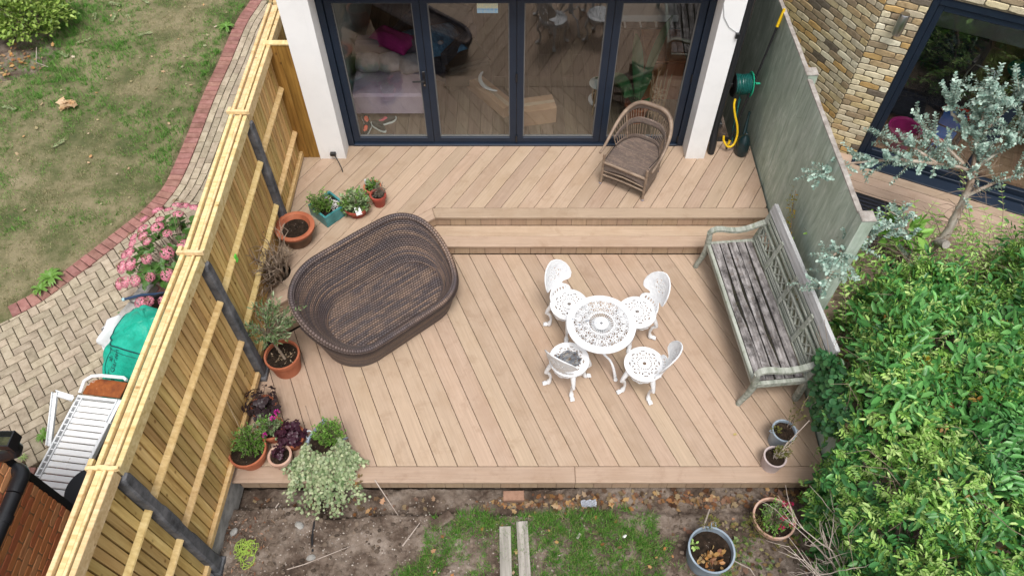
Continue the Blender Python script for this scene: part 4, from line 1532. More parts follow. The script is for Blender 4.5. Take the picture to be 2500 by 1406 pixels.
MB().tube([(-.03, 0, -.053), (-.03, 0, -.12), (-.06, -.005, -.17), (-.14, -.01, -.21), (-.5, -.03, -.33), (-.9, -.05, -.45)], [.05, .048, .048, .045, .04, .04], 16).build('swan_neck', M_pipe, gt, smooth=True)
# ------------------------------------------------------------------ rattan daybed
def weavemat(name, cols, fu, fv, band=14.0, gap=.5):
    """woven cane: strands crossing over and under on the UV grid, tone changes in bands of cane"""
    t = NT(name)
    tc = t.new('ShaderNodeTexCoord')
    sp = t.new('ShaderNodeSeparateXYZ')
    t.link(tc.outputs['UV'], sp.inputs[0])
    u = t.math('MULTIPLY', sp.outputs[0], fu)
    v = t.math('MULTIPLY', sp.outputs[1], fv)
    par = t.math('MULTIPLY', t.math('FLOOR', v), .5)
    su = t.math('ABSOLUTE', t.math('SINE', t.math('MULTIPLY', t.math('ADD', u, par), PI)))
    sv = t.math('ABSOLUTE', t.math('SINE', t.math('MULTIPLY', v, PI)))
    h = t.math('MULTIPLY', t.math('POWER', su, .5), t.math('POWER', sv, .6))
    cb = t.new('ShaderNodeCombineXYZ')
    t.link(t.math('MULTIPLY', sp.outputs[0], 1.6), cb.inputs[0])
    t.link(t.math('MULTIPLY', t.math('FLOOR', v), .61), cb.inputs[1])
    n = t.noise(cb.outputs[0], 1.0, 3, .7)
    cb2 = t.new('ShaderNodeCombineXYZ')
    t.link(t.math('MULTIPLY', t.math('FLOOR', t.math('ADD', u, par)), .61), cb2.inputs[0])
    t.link(t.math('MULTIPLY', t.math('FLOOR', v), .83), cb2.inputs[1])
    wn_ = t.new('ShaderNodeTexWhiteNoise', noise_dimensions='2D')
    t.link(cb2.outputs[0], wn_.inputs['Vector'])
    c = t.ramp(n, cols)
    hv = t.new('ShaderNodeHueSaturation')
    t.link(t.math('ADD', t.math('MULTIPLY', wn_.outputs[0], .3), .85), hv.inputs['Value'])
    t.link(c, hv.inputs['Color'])
    c = t.mix(t.ramp(h, [(.12, (1, 1, 1)), (gap, (0, 0, 0))]), hv.outputs[0], (.03, .022, .02, 1))  # strand gaps darkened in the colour, as the shade of the recesses
    t.bump(h, 1.0, .012)
    return t.fin(c, .48, 0, .45)
RC_ = [(.26, (.05, .037, .036)), (.38, (.125, .088, .077)), (.47, (.09, .072, .076)), (.55, (.24, .16, .118)), (.64, (.11, .088, .092)), (.74, (.29, .21, .162)), (.85, (.15, .112, .098))]
M_ratu = weavemat('brown rattan weave', RC_, 130, 30)
M_rats = weavemat('brown rattan seat', [(p_, tuple(np.array(c_) * .85)) for p_, c_ in RC_], 60, 34)
DA, DB, DFL, HF, HB = .785, .392, .214, .351, .872
bed = T('rattan_daybed', 'large oval dark brown rattan daybed with a high curved back', 'daybed', (-1.40, 4.722, 0), R(40.2))
def stad(a, b, s):
    """point at fraction s round a stadium of half length a and end radius b, counter-clockwise"""
    L = a - b
    d = (s % 1) * (4 * L + 2 * PI * b)
    q = PI * b / 2
    if d < q:
        return (L + b * math.cos(d / b), b * math.sin(d / b))
    d -= q
    if d < 2 * L:
        return (L - d, b)
    d -= 2 * L
    if d < 2 * q:
        t_ = PI / 2 + d / b
        return (-L + b * math.cos(t_), b * math.sin(t_))
    d -= 2 * q
    if d < 2 * L:
        return (-L + d, -b)
    t_ = 1.5 * PI + (d - 2 * L) / b
    return (L + b * math.cos(t_), b * math.sin(t_))
def sup(a, b, s):
    return stad(a, b, s)
def tt(u):
    return u % 1
def rimh(s):
    x, y = stad(DA, DB, s)
    k = min(1, max(0, (y / DB + 1) / 2 - .196 * x / DA))
    return HF + (HB - HF) * k * k * (3 - 2 * k)
def wall_fn(off):
    def fn(u, v):
        t_ = tt(u)
        z = v * rimh(t_)
        o = DFL * z - off
        # scalloped swelling of the weave
        x, y = sup(DA + o, DB + o, t_)
        return (x, y, z)
    return fn
q = grid(wall_fn(0), 160, 22, True)
o = q.build('outer_wall', M_ratu, bed, smooth=True, sharp=0)
put_uv(o, q.fuv)
def inner(u, v):
    t_ = tt(1 - u)
    z = .30 + v * (rimh(t_) - .30)
    z = max(z, .29)
    cur = .045 * (1 - v) ** 2.2
    o_ = DFL * z - .05 - cur
    x, y = sup(DA + o_, DB + o_, t_)
    e_ = (1 - min(1, v * 1.0)) ** 1.6
    return (x * (1 - .11 * e_), y * (1 - .05 * e_), z)
q = grid(inner, 160, 20, True)
o = q.build('inner_wall', M_ratu, bed, smooth=True, sharp=0)
put_uv(o, q.fuv, 1, .75)
pts = []
for i in range(121):
    t_ = tt(i / 120)
    z = rimh(t_)
    o_ = DFL * z - .026
    pts.append((*sup(DA + o_, DB + o_, t_), z))
rm = MB()
rm.tube(pts, .034, 12, caps=False)
o = rm.build('rim', M_ratu, bed, smooth=True, sharp=0)
fuv = []
for i in range(120):
    for k in range(12):
        fuv.append([(i / 120, k / 12), (i / 120, (k + 1) / 12), ((i + 1) / 120, (k + 1) / 12), ((i + 1) / 120, k / 12)])
put_uv(o, fuv, 1.4, .14)
# scalloped cane border hanging under the rim on the front
sc = MB()
for i in range(150):
    u = .5 + .5 * i / 150
    t_ = tt(u)
    z = rimh(t_)
    x, y = sup(DA + DFL * z + .006, DB + DFL * z + .006, t_)
    sc.ball((x, y, z - .035), .016, 6, 4)
sc.build('braid', M_ratu, bed, smooth=True).data.uv_layers.new(name='UVMap')
def seat(u, v):
    # u across the length, v across the depth, mapped onto the superellipse
    r_ = v
    x, y = sup(DA + DFL * .3 - .05, DB + DFL * .3 - .05, u)
    return (x * r_ * .885, y * r_ * .94, .305 + .012 * (1 - r_ ** 6) - .03 * (r_ > .97))
q = grid(seat, 120, 14, True)
o = q.build('seat', M_rats, bed, smooth=True, sharp=0)
# straight weave: UV from plan position
uvl = o.data.uv_layers.new(name='UVMap')
for lp in o.data.loops:
    c = o.data.vertices[lp.vertex_index].co
    uvl.data[lp.index].uv = ((c.x + .9) / 1.8, (c.y + .5) / 1.0)
cre = [(p_[0] * .89, p_[1] * .945, .302) for p_ in (sup(DA + DFL * .3 - .047, DB + DFL * .3 - .047, i / 90) for i in range(91))]
MB().tube(cre, .011, 6, caps=False).build('seat_piping', M_dark, bed, smooth=True)  # dark tube stands in for the shade in the crease round the seat
MB().lathe([(.001, .004), (.98, .004), (.98, .03), (.001, .03)], 48, (0, 0, 0), DA * .97, DB * .97).build('base', M_dark, bed)

# ------------------------------------------------------------------ white cast aluminium table and four chairs
def castmat(name, wear, seedrot=0.0):
    t = NT(name)
    v = t.coord('Object', rot=(0, 0, seedrot))
    a = t.noise(v, 3.2, 8, .7)
    n2 = t.noise(v, 26, 6, .7)
    w = t.math('ADD', t.math('MULTIPLY', a, .7), t.math('MULTIPLY', n2, .3))
    fac = t.ramp(w, [(wear, (0, 0, 0)), (wear + .03, (1, 1, 1))])
    c = t.mix(fac, t.ramp(n2, [(.3, (.60, .61, .63)), (.6, (.76, .765, .775))]), t.ramp(n2, [(.4, (.13, .15, .18)), (.6, (.32, .35, .39))]))
    t.bump(t.noise(v, 60, 4), .25, .002)
    return t.fin(c, .5, 0, .4)
M_cast = castmat('chipped white cast metal', .615)
M_castt = castmat('table white cast metal', .585, 2.0)
t = NT('worn through seat paint')
_v = t.coord('Object')
_sp = t.new('ShaderNodeSeparateXYZ')
t.link(_v, _sp.inputs[0])
_d = t.math('SQRT', t.math('ADD', t.math('POWER', t.math('SUBTRACT', _sp.outputs[0], .01), 2), t.math('POWER', t.math('SUBTRACT', _sp.outputs[1], .02), 2)))
_n = t.noise(_v, 14, 7, .7)
_w = t.math('ADD', _d, t.math('MULTIPLY', _n, .22))
_c = t.mix(t.ramp(_w, [(.225, (1, 1, 1)), (.245, (0, 0, 0))]), (.80, .80, .81, 1), t.ramp(t.noise(_v, 30, 5), [(.35, (.06, .06, .065)), (.55, (.14, .15, .17)), (.7, (.30, .27, .22))]))
M_wornseat = t.fin(_c, .6)

def petal_keep(n, r0, r1, dots):
    def k(u, v):
        if r0 < v < r1:
            a = (u * n) % 1 - .5
            x, y = a / .5, (v - (r0 + r1) / 2) / ((r1 - r0) / 2)
            r_ = math.hypot(x / .86, y)
            if r_ < .98:
                if r_ < .2:
                    return True
                if abs(abs(x) - abs(y)) < .26 and r_ > .12:
                    return True
                if .5 < r_ < .62:
                    return True
                return False
        if dots[0] < v < dots[1]:
            return not (.2 < (u * dots[2]) % 1 < .8)
        return True
    return k
def disc(R_, keep, nu, nv, dome=.0, r_in=.02):
    def fn(u, v):
        r_ = r_in + (R_ - r_in) * v
        a = 2 * PI * u
        return (r_ * math.cos(a), r_ * math.sin(a), dome * (1 - v * v))
    return grid(fn, nu, nv, True, keep)
def paw_leg(p0, p1, out, m, parent, k=1.0):
    """cabriole leg ending in a paw"""
    p0, p1, out = Vector(p0), Vector(p1), Vector(out)
    pts, rd = [], []
    for i in range(13):
        s = i / 12
        p = p0.lerp(p1, s)
        b_ = .035 * math.sin(s * PI * 1.0) * (1 if s < .5 else .3) - .03 * math.sin(max(0, s - .45) * PI * 1.5)
        p = p + out * b_ * k
        pts.append(p)
        rd.append((.024 - .013 * math.sin(min(1, s * 1.25) * PI * .5) + (.0 if s < .88 else .008)) * k)
    q_ = MB().tube(pts, rd, 10)
    f = p1 + out * .012
    q_.ball((f.x, f.y, f.z + .002), .02 * k, 10, 6, (1.05, 1.05, .8))
    for s in (-1, 0, 1):
        sd = Vector((-out.y, out.x, 0)) * s * .013
        e = f + out * .017 + sd
        q_.ball((e.x, e.y, e.z - .004), .0095 * k, 8, 5, (1, 1, .9))
    return q_.build('leg', m, parent, smooth=True)

BT = [(0, .150), (.06, .165), (.13, .158), (.18, .125), (.22, .085), (.27, .078), (.31, .10), (.345, .165), (.40, .196), (.52, .212), (.66, .200), (.79, .168), (.90, .115), (.965, .062), (1.0, .012)]
bx_, by_ = [p[0] for p in BT], [p[1] for p in BT]
def make_chair():
    c = T('cast_chair', 'x', 'chair', (0, 0, 0), 0, 'white cast metal chairs round the table')
    q_ = disc(.198, petal_keep(8, .40, .76, (.24, .33, 20)), 192, 34, .004)
    so = q_.build('seat', M_cast, c, (0, 0, .425), smooth=False)
    solidify(so, .010)
    MB().lathe([(.186, .0), (.196, -.002), (.206, .006), (.206, .016), (.198, .021), (.188, .017)], 56, closed=False).build('seat_rim', M_cast, c, (0, 0, .412), smooth=True)
    # pierced apron under the seat, scalloped low edge
    def ap(u, v):
        a = 2 * PI * u
        dz = .035 + .03 * abs(math.cos(2 * a)) ** 3 + .006 * math.sin(16 * a)
        return (.192 * math.cos(a) * (1 - .05 * v), .192 * math.sin(a) * (1 - .05 * v), .41 - v * dz)
    q_ = grid(ap, 160, 8, True, lambda u, v: not (.3 < v < .7 and (u * 40) % 1 < .42))
    solidify(q_.build('apron', M_cast, c, smooth=False), .007)
    # curved back
    HT = .445
    def bk(u, v):
        w = float(np.interp(v, bx_, by_))
        s = (u - .5) * 2 * w
        r_ = .185 + .085 * v + .01 * math.sin(v * PI)
        a = s / r_ * .92
        return (r_ * math.sin(a), r_ * math.cos(a) + .035 * v, .43 + v * HT)
    def bkeep(u, v):
        w = float(np.interp(v, bx_, by_))
        s, h = (u - .5) * 2 * w, v * HT
        if .36 < v < .86:
            y = (h - .27) / .085
            x = s / .085
            r_ = math.hypot(x, y)
            if r_ < 1.15:
                a = math.atan2(y, x)
                ring = (r_ * 3) % 1
                if .25 < ring < .8 and math.cos(a * 7 + r_ * 5) > .1:
                    return False
            elif r_ < 2.0 and (h - .27) < .12:
                return not (math.sin(s * 420) > .75 and math.sin(h * 420) > .6)
        if .05 < v < .14:
            return not ((s * 26) % 1 < .45 and abs(s) < .12)
        return True
    q_ = grid(bk, 84, 92, False, bkeep)
    solidify(q_.build('backrest', M_cast, c, smooth=False), .009, 0)
    # rolled edge following the outline
    ed = [bk(0, i / 60) for i in range(61)] + [bk(1, 1 - i / 60) for i in range(1, 61)]
    MB().tube(ed, .0075, 6).build('back_edge', M_cast, c, smooth=True)
    for k in range(4):
        a = PI / 4 + k * PI / 2 + .0
        d_ = Vector((math.cos(a), math.sin(a), 0))
        paw_leg(d_ * .17 + Vector((0, 0, .40)), d_ * .225 + Vector((0, 0, .02)), d_, M_cast, c, 1.3)
    return c
c0_ = make_chair()
def face(fx, fy):
    return math.atan2(fx, -fy)
spots = [((.595, 4.60, 0), face(.42, -.50), 'white cast chair between the table and the daybed end, its back to the steps'),
         ((1.315, 4.50, 0), face(-.62, -.36), 'white cast chair between the table and the bench, its back to the steps'),
         ((.565, 3.915, 0), face(.42, .62), 'white cast chair with the dark worn patch on its seat'),
         ((1.325, 3.86, 0), face(-.75, .30), 'white cast chair nearest the bench foot, with a clean pierced seat and side-on back')]
for k, (l_, rz, lab) in enumerate(spots):
    if k == 0:
        c0_.location, c0_.rotation_euler = l_, (0, 0, rz)
        c0_['label'] = lab
    else:
        cc = copy_thing(c0_, l_, rz, lab)
        if k == 2:
            for ch in cc.children:
                if ch.name.startswith('seat') and 'rim' not in ch.name:
                    ch.data = ch.data.copy()
                    ch.data.materials.clear()
                    ch.data.materials.append(M_wornseat)
tb = T('cast_table', 'round white cast metal table with pierced lacework top', 'table', (.885, 4.175, 0), .15)
def tkeep(u, v):
    if v < .17 or v > .80:
        return True
    n = 16
    a = (u * n) % 1 - .5
    if abs(a) > .455:
        return True
    if .325 < v < .36 or .56 < v < .59:
        return True
    if v < .325:
        return abs(a) < .06
    lo_, hi_ = (.36, .56) if v < .56 else (.59, .80)
    m2 = 1 if v < .56 else 2
    aa = (u * n * m2) % 1 - .5 if m2 == 2 else a
    x, y = aa / .43, (v - (lo_ + hi_) / 2) / ((hi_ - lo_) / 2)
    r_ = math.hypot(x, y)
    if .70 < r_ < .9:
        return True
    if r_ < .2:
        return True
    if abs(x) < .12 and y < 0:
        return True
    return False
q_ = disc(.345, tkeep, 384, 60, .004, .016)
solidify(q_.build('tabletop', M_castt, tb, (0, 0, .685)), .012)
MB().lathe([(.325, -.012), (.342, -.016), (.352, -.006), (.352, .004), (.343, .009), (.328, .006)], 72).build('rim', M_castt, tb, (0, 0, .683), smooth=True)
MB().lathe([(.016, .0), (.03, .008), (.06, .006), (.075, .002)], 28).build('hub', M_castt, tb, (0, 0, .6855), smooth=True)
MB().lathe([(.10, .67), (.05, .63), (.028, .56), (.036, .48), (.026, .40), (.034, .33), (.05, .29), (.036, .25), (.02, .22)], 20).build('pedestal', M_castt, tb, smooth=True)
for k in range(3):
    a = R(-62 + 120 * k)
    d_ = Vector((math.cos(a), math.sin(a), 0))
    pts = []
    for i in range(15):
        s = i / 14
        pts.append(d_ * (.03 + .30 * s) + Vector((0, 0, .31 - .29 * s ** 1.0 + .085 * math.sin(s * PI) - .05 * math.sin(s * 2 * PI))))
    lg = MB().tube(pts, [.018 - .006 * math.sin(PI * i / 14) for i in range(15)], 8)
    e = pts[-1]
    lg.ball((e.x, e.y, e.z), .024, 10, 6, (1, 1, .8))
    lg.build('leg', M_castt, tb, smooth=True)

# ------------------------------------------------------------------ weathered wooden bench
def benchmat(name, lo, mid, hi, moss, axis=0, wear=.5):
    t = NT(name)
    sc_ = [18, 18, 18]
    sc_[axis] = 1.2
    g_ = t.noise(t.coord('Object', tuple(sc_), rnd=19), 1.3, 5, .65)
    c = t.ramp(g_, [(.3, lo), (.5, mid), (.72, hi)])
    b_ = t.noise(t.coord('Object', (4.5, 7, 7), rnd=7), 1.6, 8, .72)
    c = t.mix(t.ramp(b_, [(wear - .08, (0, 0, 0)), (wear + .14, (1, 1, 1))]), c, tuple(np.array(lo) * .45))
    m_ = t.noise(t.coord('Object', (7, 7, 7), rnd=31), 2.2, 6, .7)
    c = t.mix(t.math('MULTIPLY', t.ramp(m_, [(.56, (0, 0, 0)), (.7, (1, 1, 1))]), .7), c, moss)
    t.bump(g_, .5, .006)
    return t.fin(c, .9, 0, .15)
M_bseat = benchmat('grey weathered seat slat', (.09, .08, .078), (.25, .23, .225), (.48, .45, .445), (.13, .095, .07), 0, .52)
M_bframe = benchmat('sage weathered bench frame', (.17, .185, .15), (.31, .325, .28), (.47, .48, .43), (.13, .16, .08), 0, .66)
M_bpale = benchmat('pale weathered top rail', (.28, .28, .28), (.43, .43, .43), (.56, .56, .57), (.2, .22, .17), 0, .72)
bn = T('garden_bench', 'weathered grey-green wooden bench with fretwork back against the wall', 'bench', (2.305, 4.55, 0), R(-84.55))
BL = .945          # half length
prev = 0
for k in range(5):
    y = .035 + k * .099
    wob = [random.uniform(-.009, .009) for _ in range(2)]
    q_ = MB()
    n = 24
    for i in range(n + 1):
        x = -BL + .055 + (2 * BL - .11) * i / n
        e0 = .006 * math.sin(i * .5 + k * 1.7) + .004 * random.uniform(-1, 1)
        e1 = .009 * math.sin(i * .33 + k * 2.3 + 1) + .004 * random.uniform(-1, 1)
        g_ = .004 + .004 * (1 + math.sin(i / n * 5 + k * 1.9)) + (.024 * max(0, math.sin(PI * min(1, max(0, (i / n - (.08, .06, .25)[k]) / (.72, .8, .7)[k]))) ** 1.3 * (.75 + .25 * math.sin(i * .7 + k))) if k < 3 else .008)
        z = .435 - .006 * abs(k - 2) * 0 + .004 * math.sin(i * .4 + k)
        q_.v += [(x, y + e0 * .3, z - .022), (x, y + e0 * .3, z), (x, y + .094 - g_ + e1 * .4, z - .002), (x, y + .094 - g_ + e1 * .4, z - .022)]
    for i in range(n):
        a = i * 4
        q_.f += [(a, a + 1, a + 5, a + 4), (a + 1, a + 2, a + 6, a + 5), (a + 2, a + 3, a + 7, a + 6), (a + 3, a, a + 4, a + 7)]
    q_.f += [(0, 3, 2, 1), (n * 4, n * 4 + 1, n * 4 + 2, n * 4 + 3)]
    q_.build('seat_slat', M_bseat, bn)
M_gapshade = noisy('shade and moss in the gaps', [(.3, (.006, .005, .004)), (.6, (.025, .022, .013)), (.8, (.05, .055, .02))], 20, 5, .95, bump=.5, bscale=60)  # mossy strips, nearly black to put in the shade between the slats
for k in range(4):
    MB().box(-BL + .06, .035 + (k + 1) * .099 - .05, .40, BL - .06, .035 + (k + 1) * .099 + .01, .412).build('mossy_gap_shade', M_gapshade, bn)
MB().cbox(-BL + .03, -.01, .36, BL - .03, .03, .43, .006).build('front_rail', M_bframe, bn)
MB().cbox(-BL + .03, .53, .34, BL - .03, .57, .42, .006).build('rear_rail', M_bframe, bn)
for s in (-1, 1):
    x = s * (BL - .03)
    MB().cbox(x - .022, .03, .355, x + .022, .53, .425, .005).build('side_rail', M_bframe, bn)
    # curved front leg
    MB().tube([(x, -.055, .0), (x, -.045, .06), (x, -.005, .2), (x, .012, .35), (x, .0, .5), (x, -.01, .6)], [.030, .030, .033, .037, .034, .03], 10).build('leg', M_bframe, bn, smooth=True)
    q_ = MB().bar((x, .55, .0), (x, .555, .43), .06, .055, (0, 1, 0), .005)
    q_.bar((x, .555, .43), (x, .655, .95), .06, .05, (0, 1, 0), .005)
    q_.build('leg', M_bframe, bn)
    # scrolled arm: a flat band rising, dipping and meeting the back
    ap_ = [(-.03, .585), (.0, .635), (.05, .66), (.12, .655), (.2, .63), (.3, .615), (.4, .63), (.48, .665), (.56, .705), (.60, .72)]
    q_ = MB()
    for (y, z) in ap_:
        q_.v += [(x - .032, y, z - .018), (x - .032, y, z + .014), (x + .032, y, z + .014), (x + .032, y, z - .018)]
    for i in range(len(ap_) - 1):
        a = i * 4
        q_.f += [(a, a + 1, a + 5, a + 4), (a + 1, a + 2, a + 6, a + 5), (a + 2, a + 3, a + 7, a + 6), (a + 3, a, a + 4, a + 7)]
    e = (len(ap_) - 1) * 4
    q_.f += [(0, 3, 2, 1), (e, e + 1, e + 2, e + 3)]
    q_.build('armrest', M_bframe, bn, smooth=True)
def backp(h):
    """y of the leaning back at height h above the seat"""
    return .545 + (h / .52) * .10
def brail(h0, h1, th, m, nm, x0=-BL + .06, x1=BL - .06, dy=0):
    MB().bar((x0, backp((h0 + h1) / 2) + dy, .43 + (h0 + h1) / 2), (x1, backp((h0 + h1) / 2) + dy, .43 + (h0 + h1) / 2), th, (h1 - h0), (0, .19, .98), .004).build(nm, m, bn)
brail(.425, .55, .045, M_bpale, 'top_rail', -BL - .0, BL + .0, .006)
brail(.375, .408, .03, M_bframe, 'back_rail')
brail(.32, .352, .03, M_bframe, 'back_rail')
brail(.235, .262, .028, M_bframe, 'back_rail')
brail(.085, .112, .028, M_bframe, 'back_rail')
for x in (-.47, 0, .47):
    MB().bar((x, backp(.03) - .026, .46), (x, backp(.45) - .026, .88), .05, .016, (0, 1, -.2), .003).build('stile', M_bframe, bn)
# fretwork: crossing bars between the two lower rails
nf_ = 0
for k in range(16):
    xa = -BL + .075 + k * .1115
    for (da, db) in ((0, .1), (.1, 0)):
        MB().bar((xa + da, backp(.118), .43 + .116), (xa + db, backp(.23), .43 + .232), .016, .022, (0, 1, -.2)).build('fret_bar', M_bframe, bn)
for h in (.03, .055):
    brail(h - .008, h + .010, .022, M_bframe, 'back_rail')

# ------------------------------------------------------------------ wicker armchair
M_wick = weavemat('pale wicker weave', [(.3, (.16, .115, .095)), (.45, (.34, .25, .20)), (.55, (.22, .165, .14)), (.7, (.40, .31, .25))], 62, 60, gap=.5)
M_cane = noisy('round cane', [(.3, (.13, .09, .065)), (.55, (.25, .18, .13)), (.8, (.36, .275, .2))], 5, 5, .5, sc=(1, 1, 3), bump=.2, bscale=50)
wa = T('wicker_armchair', 'pale brown wicker armchair with spindle tub back by the doors', 'armchair', (1.47, 6.62, DZ), R(-31))
def wuv(o, sx=1.6, sy=1.6, ax=(0, 1)):
    uvl = o.data.uv_layers.new(name='UVMap')
    for lp in o.data.loops:
        c = o.data.vertices[lp.vertex_index].co
        uvl.data[lp.index].uv = (c[ax[0]] * sx + .5, c[ax[1]] * sy + .5)
SH = .36
sp_ = [(-.275, -.29), (.275, -.29), (.285, .05), (.245, .26), (.12, .325), (-.12, .325), (-.245, .26), (-.285, .05)]
o = MB().prism(sp_, SH - .045, SH, .014).build('seat', M_wick, wa)
wuv(o, 1.0, 1.0)
for p, q2 in ((sp_[0], sp_[1]),):
    o = MB().tube([(*p, SH - .01), (*q2, SH - .01)], .018, 8).build('seat_edge', M_cane, wa, smooth=True)
# legs
for (x, y) in ((-.28, -.29), (.28, -.29), (.235, .25), (-.235, .25)):
    MB().tube([(x * 1.02, y * 1.02, .0), (x, y, .12), (x, y, SH + (.125 if y < 0 else 0))], .017, 8).build('leg', M_cane, wa, smooth=True)
    MB().ball((x * 1.02, y * 1.02, .012), .021, 8, 5).build('foot', M_pale, wa, smooth=True)
# woven side and front aprons
def curtain(nm, path_, z0f, z1f, m=M_wick, n=24):
    pa = [Vector(p) for p in path_]
    L = [0]
    for a, b_ in zip(pa[:-1], pa[1:]):
        L.append(L[-1] + (b_ - a).length)
    def fn(u, v):
        d = u * L[-1]
        k = max(i for i in range(len(L)) if L[i] <= d + 1e-9)
        k = min(k, len(pa) - 2)
        p = pa[k].lerp(pa[k + 1], (d - L[k]) / (L[k + 1] - L[k]))
        return (p.x, p.y, z0f(u) + (z1f(u) - z0f(u)) * v)
    q_ = grid(fn, n, 8)
    o = q_.build(nm, m, wa, smooth=True)
    put_uv(o, q_.fuv, L[-1] * .9, .3)
    solidify(o, .012, 0)
    return o
curtain('front_apron', [(-.27, -.285), (.27, -.285)], lambda u: .215 + .05 * math.sin(PI * u), lambda u: SH - .02)
curtain('side_apron', [(.285, -.28), (.29, .05), (.25, .25)], lambda u: .06 + .06 * u, lambda u: SH + .16 - .13 * u)
curtain('side_apron', [(-.285, -.28), (-.29, .05), (-.25, .25)], lambda u: .10 + .03 * u, lambda u: SH - .01)
MB().tube([(-.28, -.29, .15), (0, -.292, .165), (.28, -.29, .15)], .012, 8).build('stretcher', M_cane, wa, smooth=True)
MB().tube([(-.28, -.29, .21), (0, -.292, .235), (.28, -.29, .21)], .009, 8).build('stretcher', M_cane, wa, smooth=True)
# tub back: the big hoop sweeps from the front of one arm up over the back to the other
def hoop(s):
    """s 0..1 from left arm front to right arm front"""
    a = PI * (1.0 - s)
    x = .335 * math.copysign(abs(math.cos(a)) ** .66, math.cos(a))
    k = math.sin(a)
    y = -.30 + .66 * k ** .62
    z = SH + .12 + .385 * k ** 1.15
    return Vector((x * (1 + .17 * k), y, z))
hp_ = [hoop(i / 48) for i in range(49)]
MB().tube(hp_, [.016 + .012 * math.sin(PI * i / 48) for i in range(49)], 10).build('hoop', M_cane, wa, smooth=True)
def lower(s):
    a = PI * (1 - s)
    k = math.sin(a)
    return Vector((.28 * math.copysign(abs(math.cos(a)) ** .7, math.cos(a)), -.20 + .52 * k ** .7, SH + .005))
def mid(s, f):
    return lower(s).lerp(hoop(s), f)
def band(nm, f0, f1, s0=.08, s1=.92):
    def fn(u, v):
        s = s0 + (s1 - s0) * u
        return mid(s, f0 + (f1 - f0) * v)
    q_ = grid(fn, 50, 4)
    o = q_.build(nm, M_wick, wa, smooth=True)
    put_uv(o, q_.fuv, 1.0, .16)
    solidify(o, .014, 0)
band('woven_band', .86, .975, .06, .94)
band('woven_band', .44, .60, .1, .9)
band('woven_band', .0, .10, .1, .9)
for k in range(30):
    s = .10 + .80 * k / 29
    MB().tube([mid(s, .02), mid(s, .5), mid(s, .93)], .0052 if k not in (6, 23) else .011, 6).build('spindle', M_cane, wa, smooth=True)

# ------------------------------------------------------------------ things in the corner beside the right pillar
dr = T('house_downpipe', 'black rainwater pipe running down beside the right white pillar', 'pipe', (2.53, 7.10, DZ))
MB().tube([(0, .06, 2.5), (0, .05, .36), (0, .0, .22), (0, -.04, .1), (0, -.05, .004)], [.042, .042, .046, .046, .042], 14).build('pipe', M_pipe, dr, smooth=True)
MB().cbox(-.05, .03, .33, .07, .1, .42, .01).build('bracket', M_pipe, dr)
bx = T('dark_brick_pier', 'sooty dark brick pier behind the black rainwater pipe', 'wall', (2.57, 7.35, 0))
MB().cbox(-.11, .0, -.2, .08, .5, 2.9, .004).build('pier', M_olddark, bx)
rl = T('hose_reel', 'green hose wound on a wall reel with a bright green crank', 'hose reel', (2.80, 7.42, 1.12))
M_hose = plain('green hose', (.006, .085, .075), .4)
M_brightg = plain('bright green plastic', (.02, .42, .24), .4)
Mr = Matrix.Rotation(R(90), 4, 'Y')
q_ = MB()
n_ = 9
pts = []
for i in range(n_ * 28 + 1):
    a = 2 * PI * i / 28
    pts.append((.115 + .004 * math.sin(i * .7), a, -.09 + .18 * i / (n_ * 28)))
q_.tube([(r_ * math.cos(a), r_ * math.sin(a), z) for r_, a, z in pts], .011, 6)
o = q_.build('hose', M_hose, rl, smooth=True, M=Mr)
MB().lathe([(.001, -.1), (.105, -.1), (.105, .1), (.001, .1)], 24).build('drum', M_hose, rl, M=Mr)
MB().lathe([(.001, .101), (.15, .101), (.155, .106), (.15, .112), (.001, .112)], 28).build('flange', M_brightg, rl, M=Mr)
MB().lathe([(.001, -.112), (.15, -.112), (.155, -.106), (.15, -.101), (.001, -.101)], 28).build('flange', M_black, rl, M=Mr)
MB().tube([(.113, 0, .02), (.15, 0, .02), (.16, -.05, .05), (.20, -.05, .05)], .013, 8).build('crank', M_brightg, rl, smooth=True)
MB().cbox(-.22, -.03, -.03, -.115, .03, .03, .008).build('bracket', M_black, rl)
M_yel = plain('yellow plastic', (.72, .46, .01), .4)
yh = T('yellow_hose', 'yellow hose end looped below the green reel', 'hose', (2.76, 7.28, .75))
MB().tube(cr([(-.02, .05, .22), (-.03, -.0, .16), (0, -.05, .05), (.05, -.1, -.08), (.07, -.14, -.2), (.04, -.2, -.3), (-.03, -.22, -.32), (-.09, -.18, -.26), (-.1, -.15, -.2)]), .014, 8).build('hose', M_yel, yh, smooth=True)
gh = T('green_hose_tail', 'thin green hose tail hanging in a loop from the reel', 'hose', (2.80, 7.3, .9))
MB().tube(cr([(0, .08, .1), (.0, .0, -.1), (.02, -.06, -.3), (.05, -.12, -.44), (.03, -.16, -.5), (-.01, -.12, -.42), (-.01, -.04, -.22), (.01, .05, .05)]), .009, 6).build('hose', M_hose, gh, smooth=True)
br = T('leaning_pole', 'long black pole with yellow handle leaning on the green wall', 'pole', (2.74, 7.12, DZ))
MB().tube([(0, 0, .01), (.305, .40, 1.52)], .0125, 8).build('shaft', M_black, br, smooth=True)
MB().tube([(.305, .40, 1.521), (.345, .453, 1.72)], [.019, .017], 10).build('grip', M_yel, br, smooth=True)
MB().tube([(.012, .016, .07), (.024, .032, .13)], .017, 8).build('joint', M_yel, br, smooth=True)
wc = T('watering_can', 'dark green plastic pump bottle standing on the deck by the wall', 'bottle', (2.91, 7.06, DZ))
M_dgr = plain('dark green plastic', (.006, .022, .026), .3)
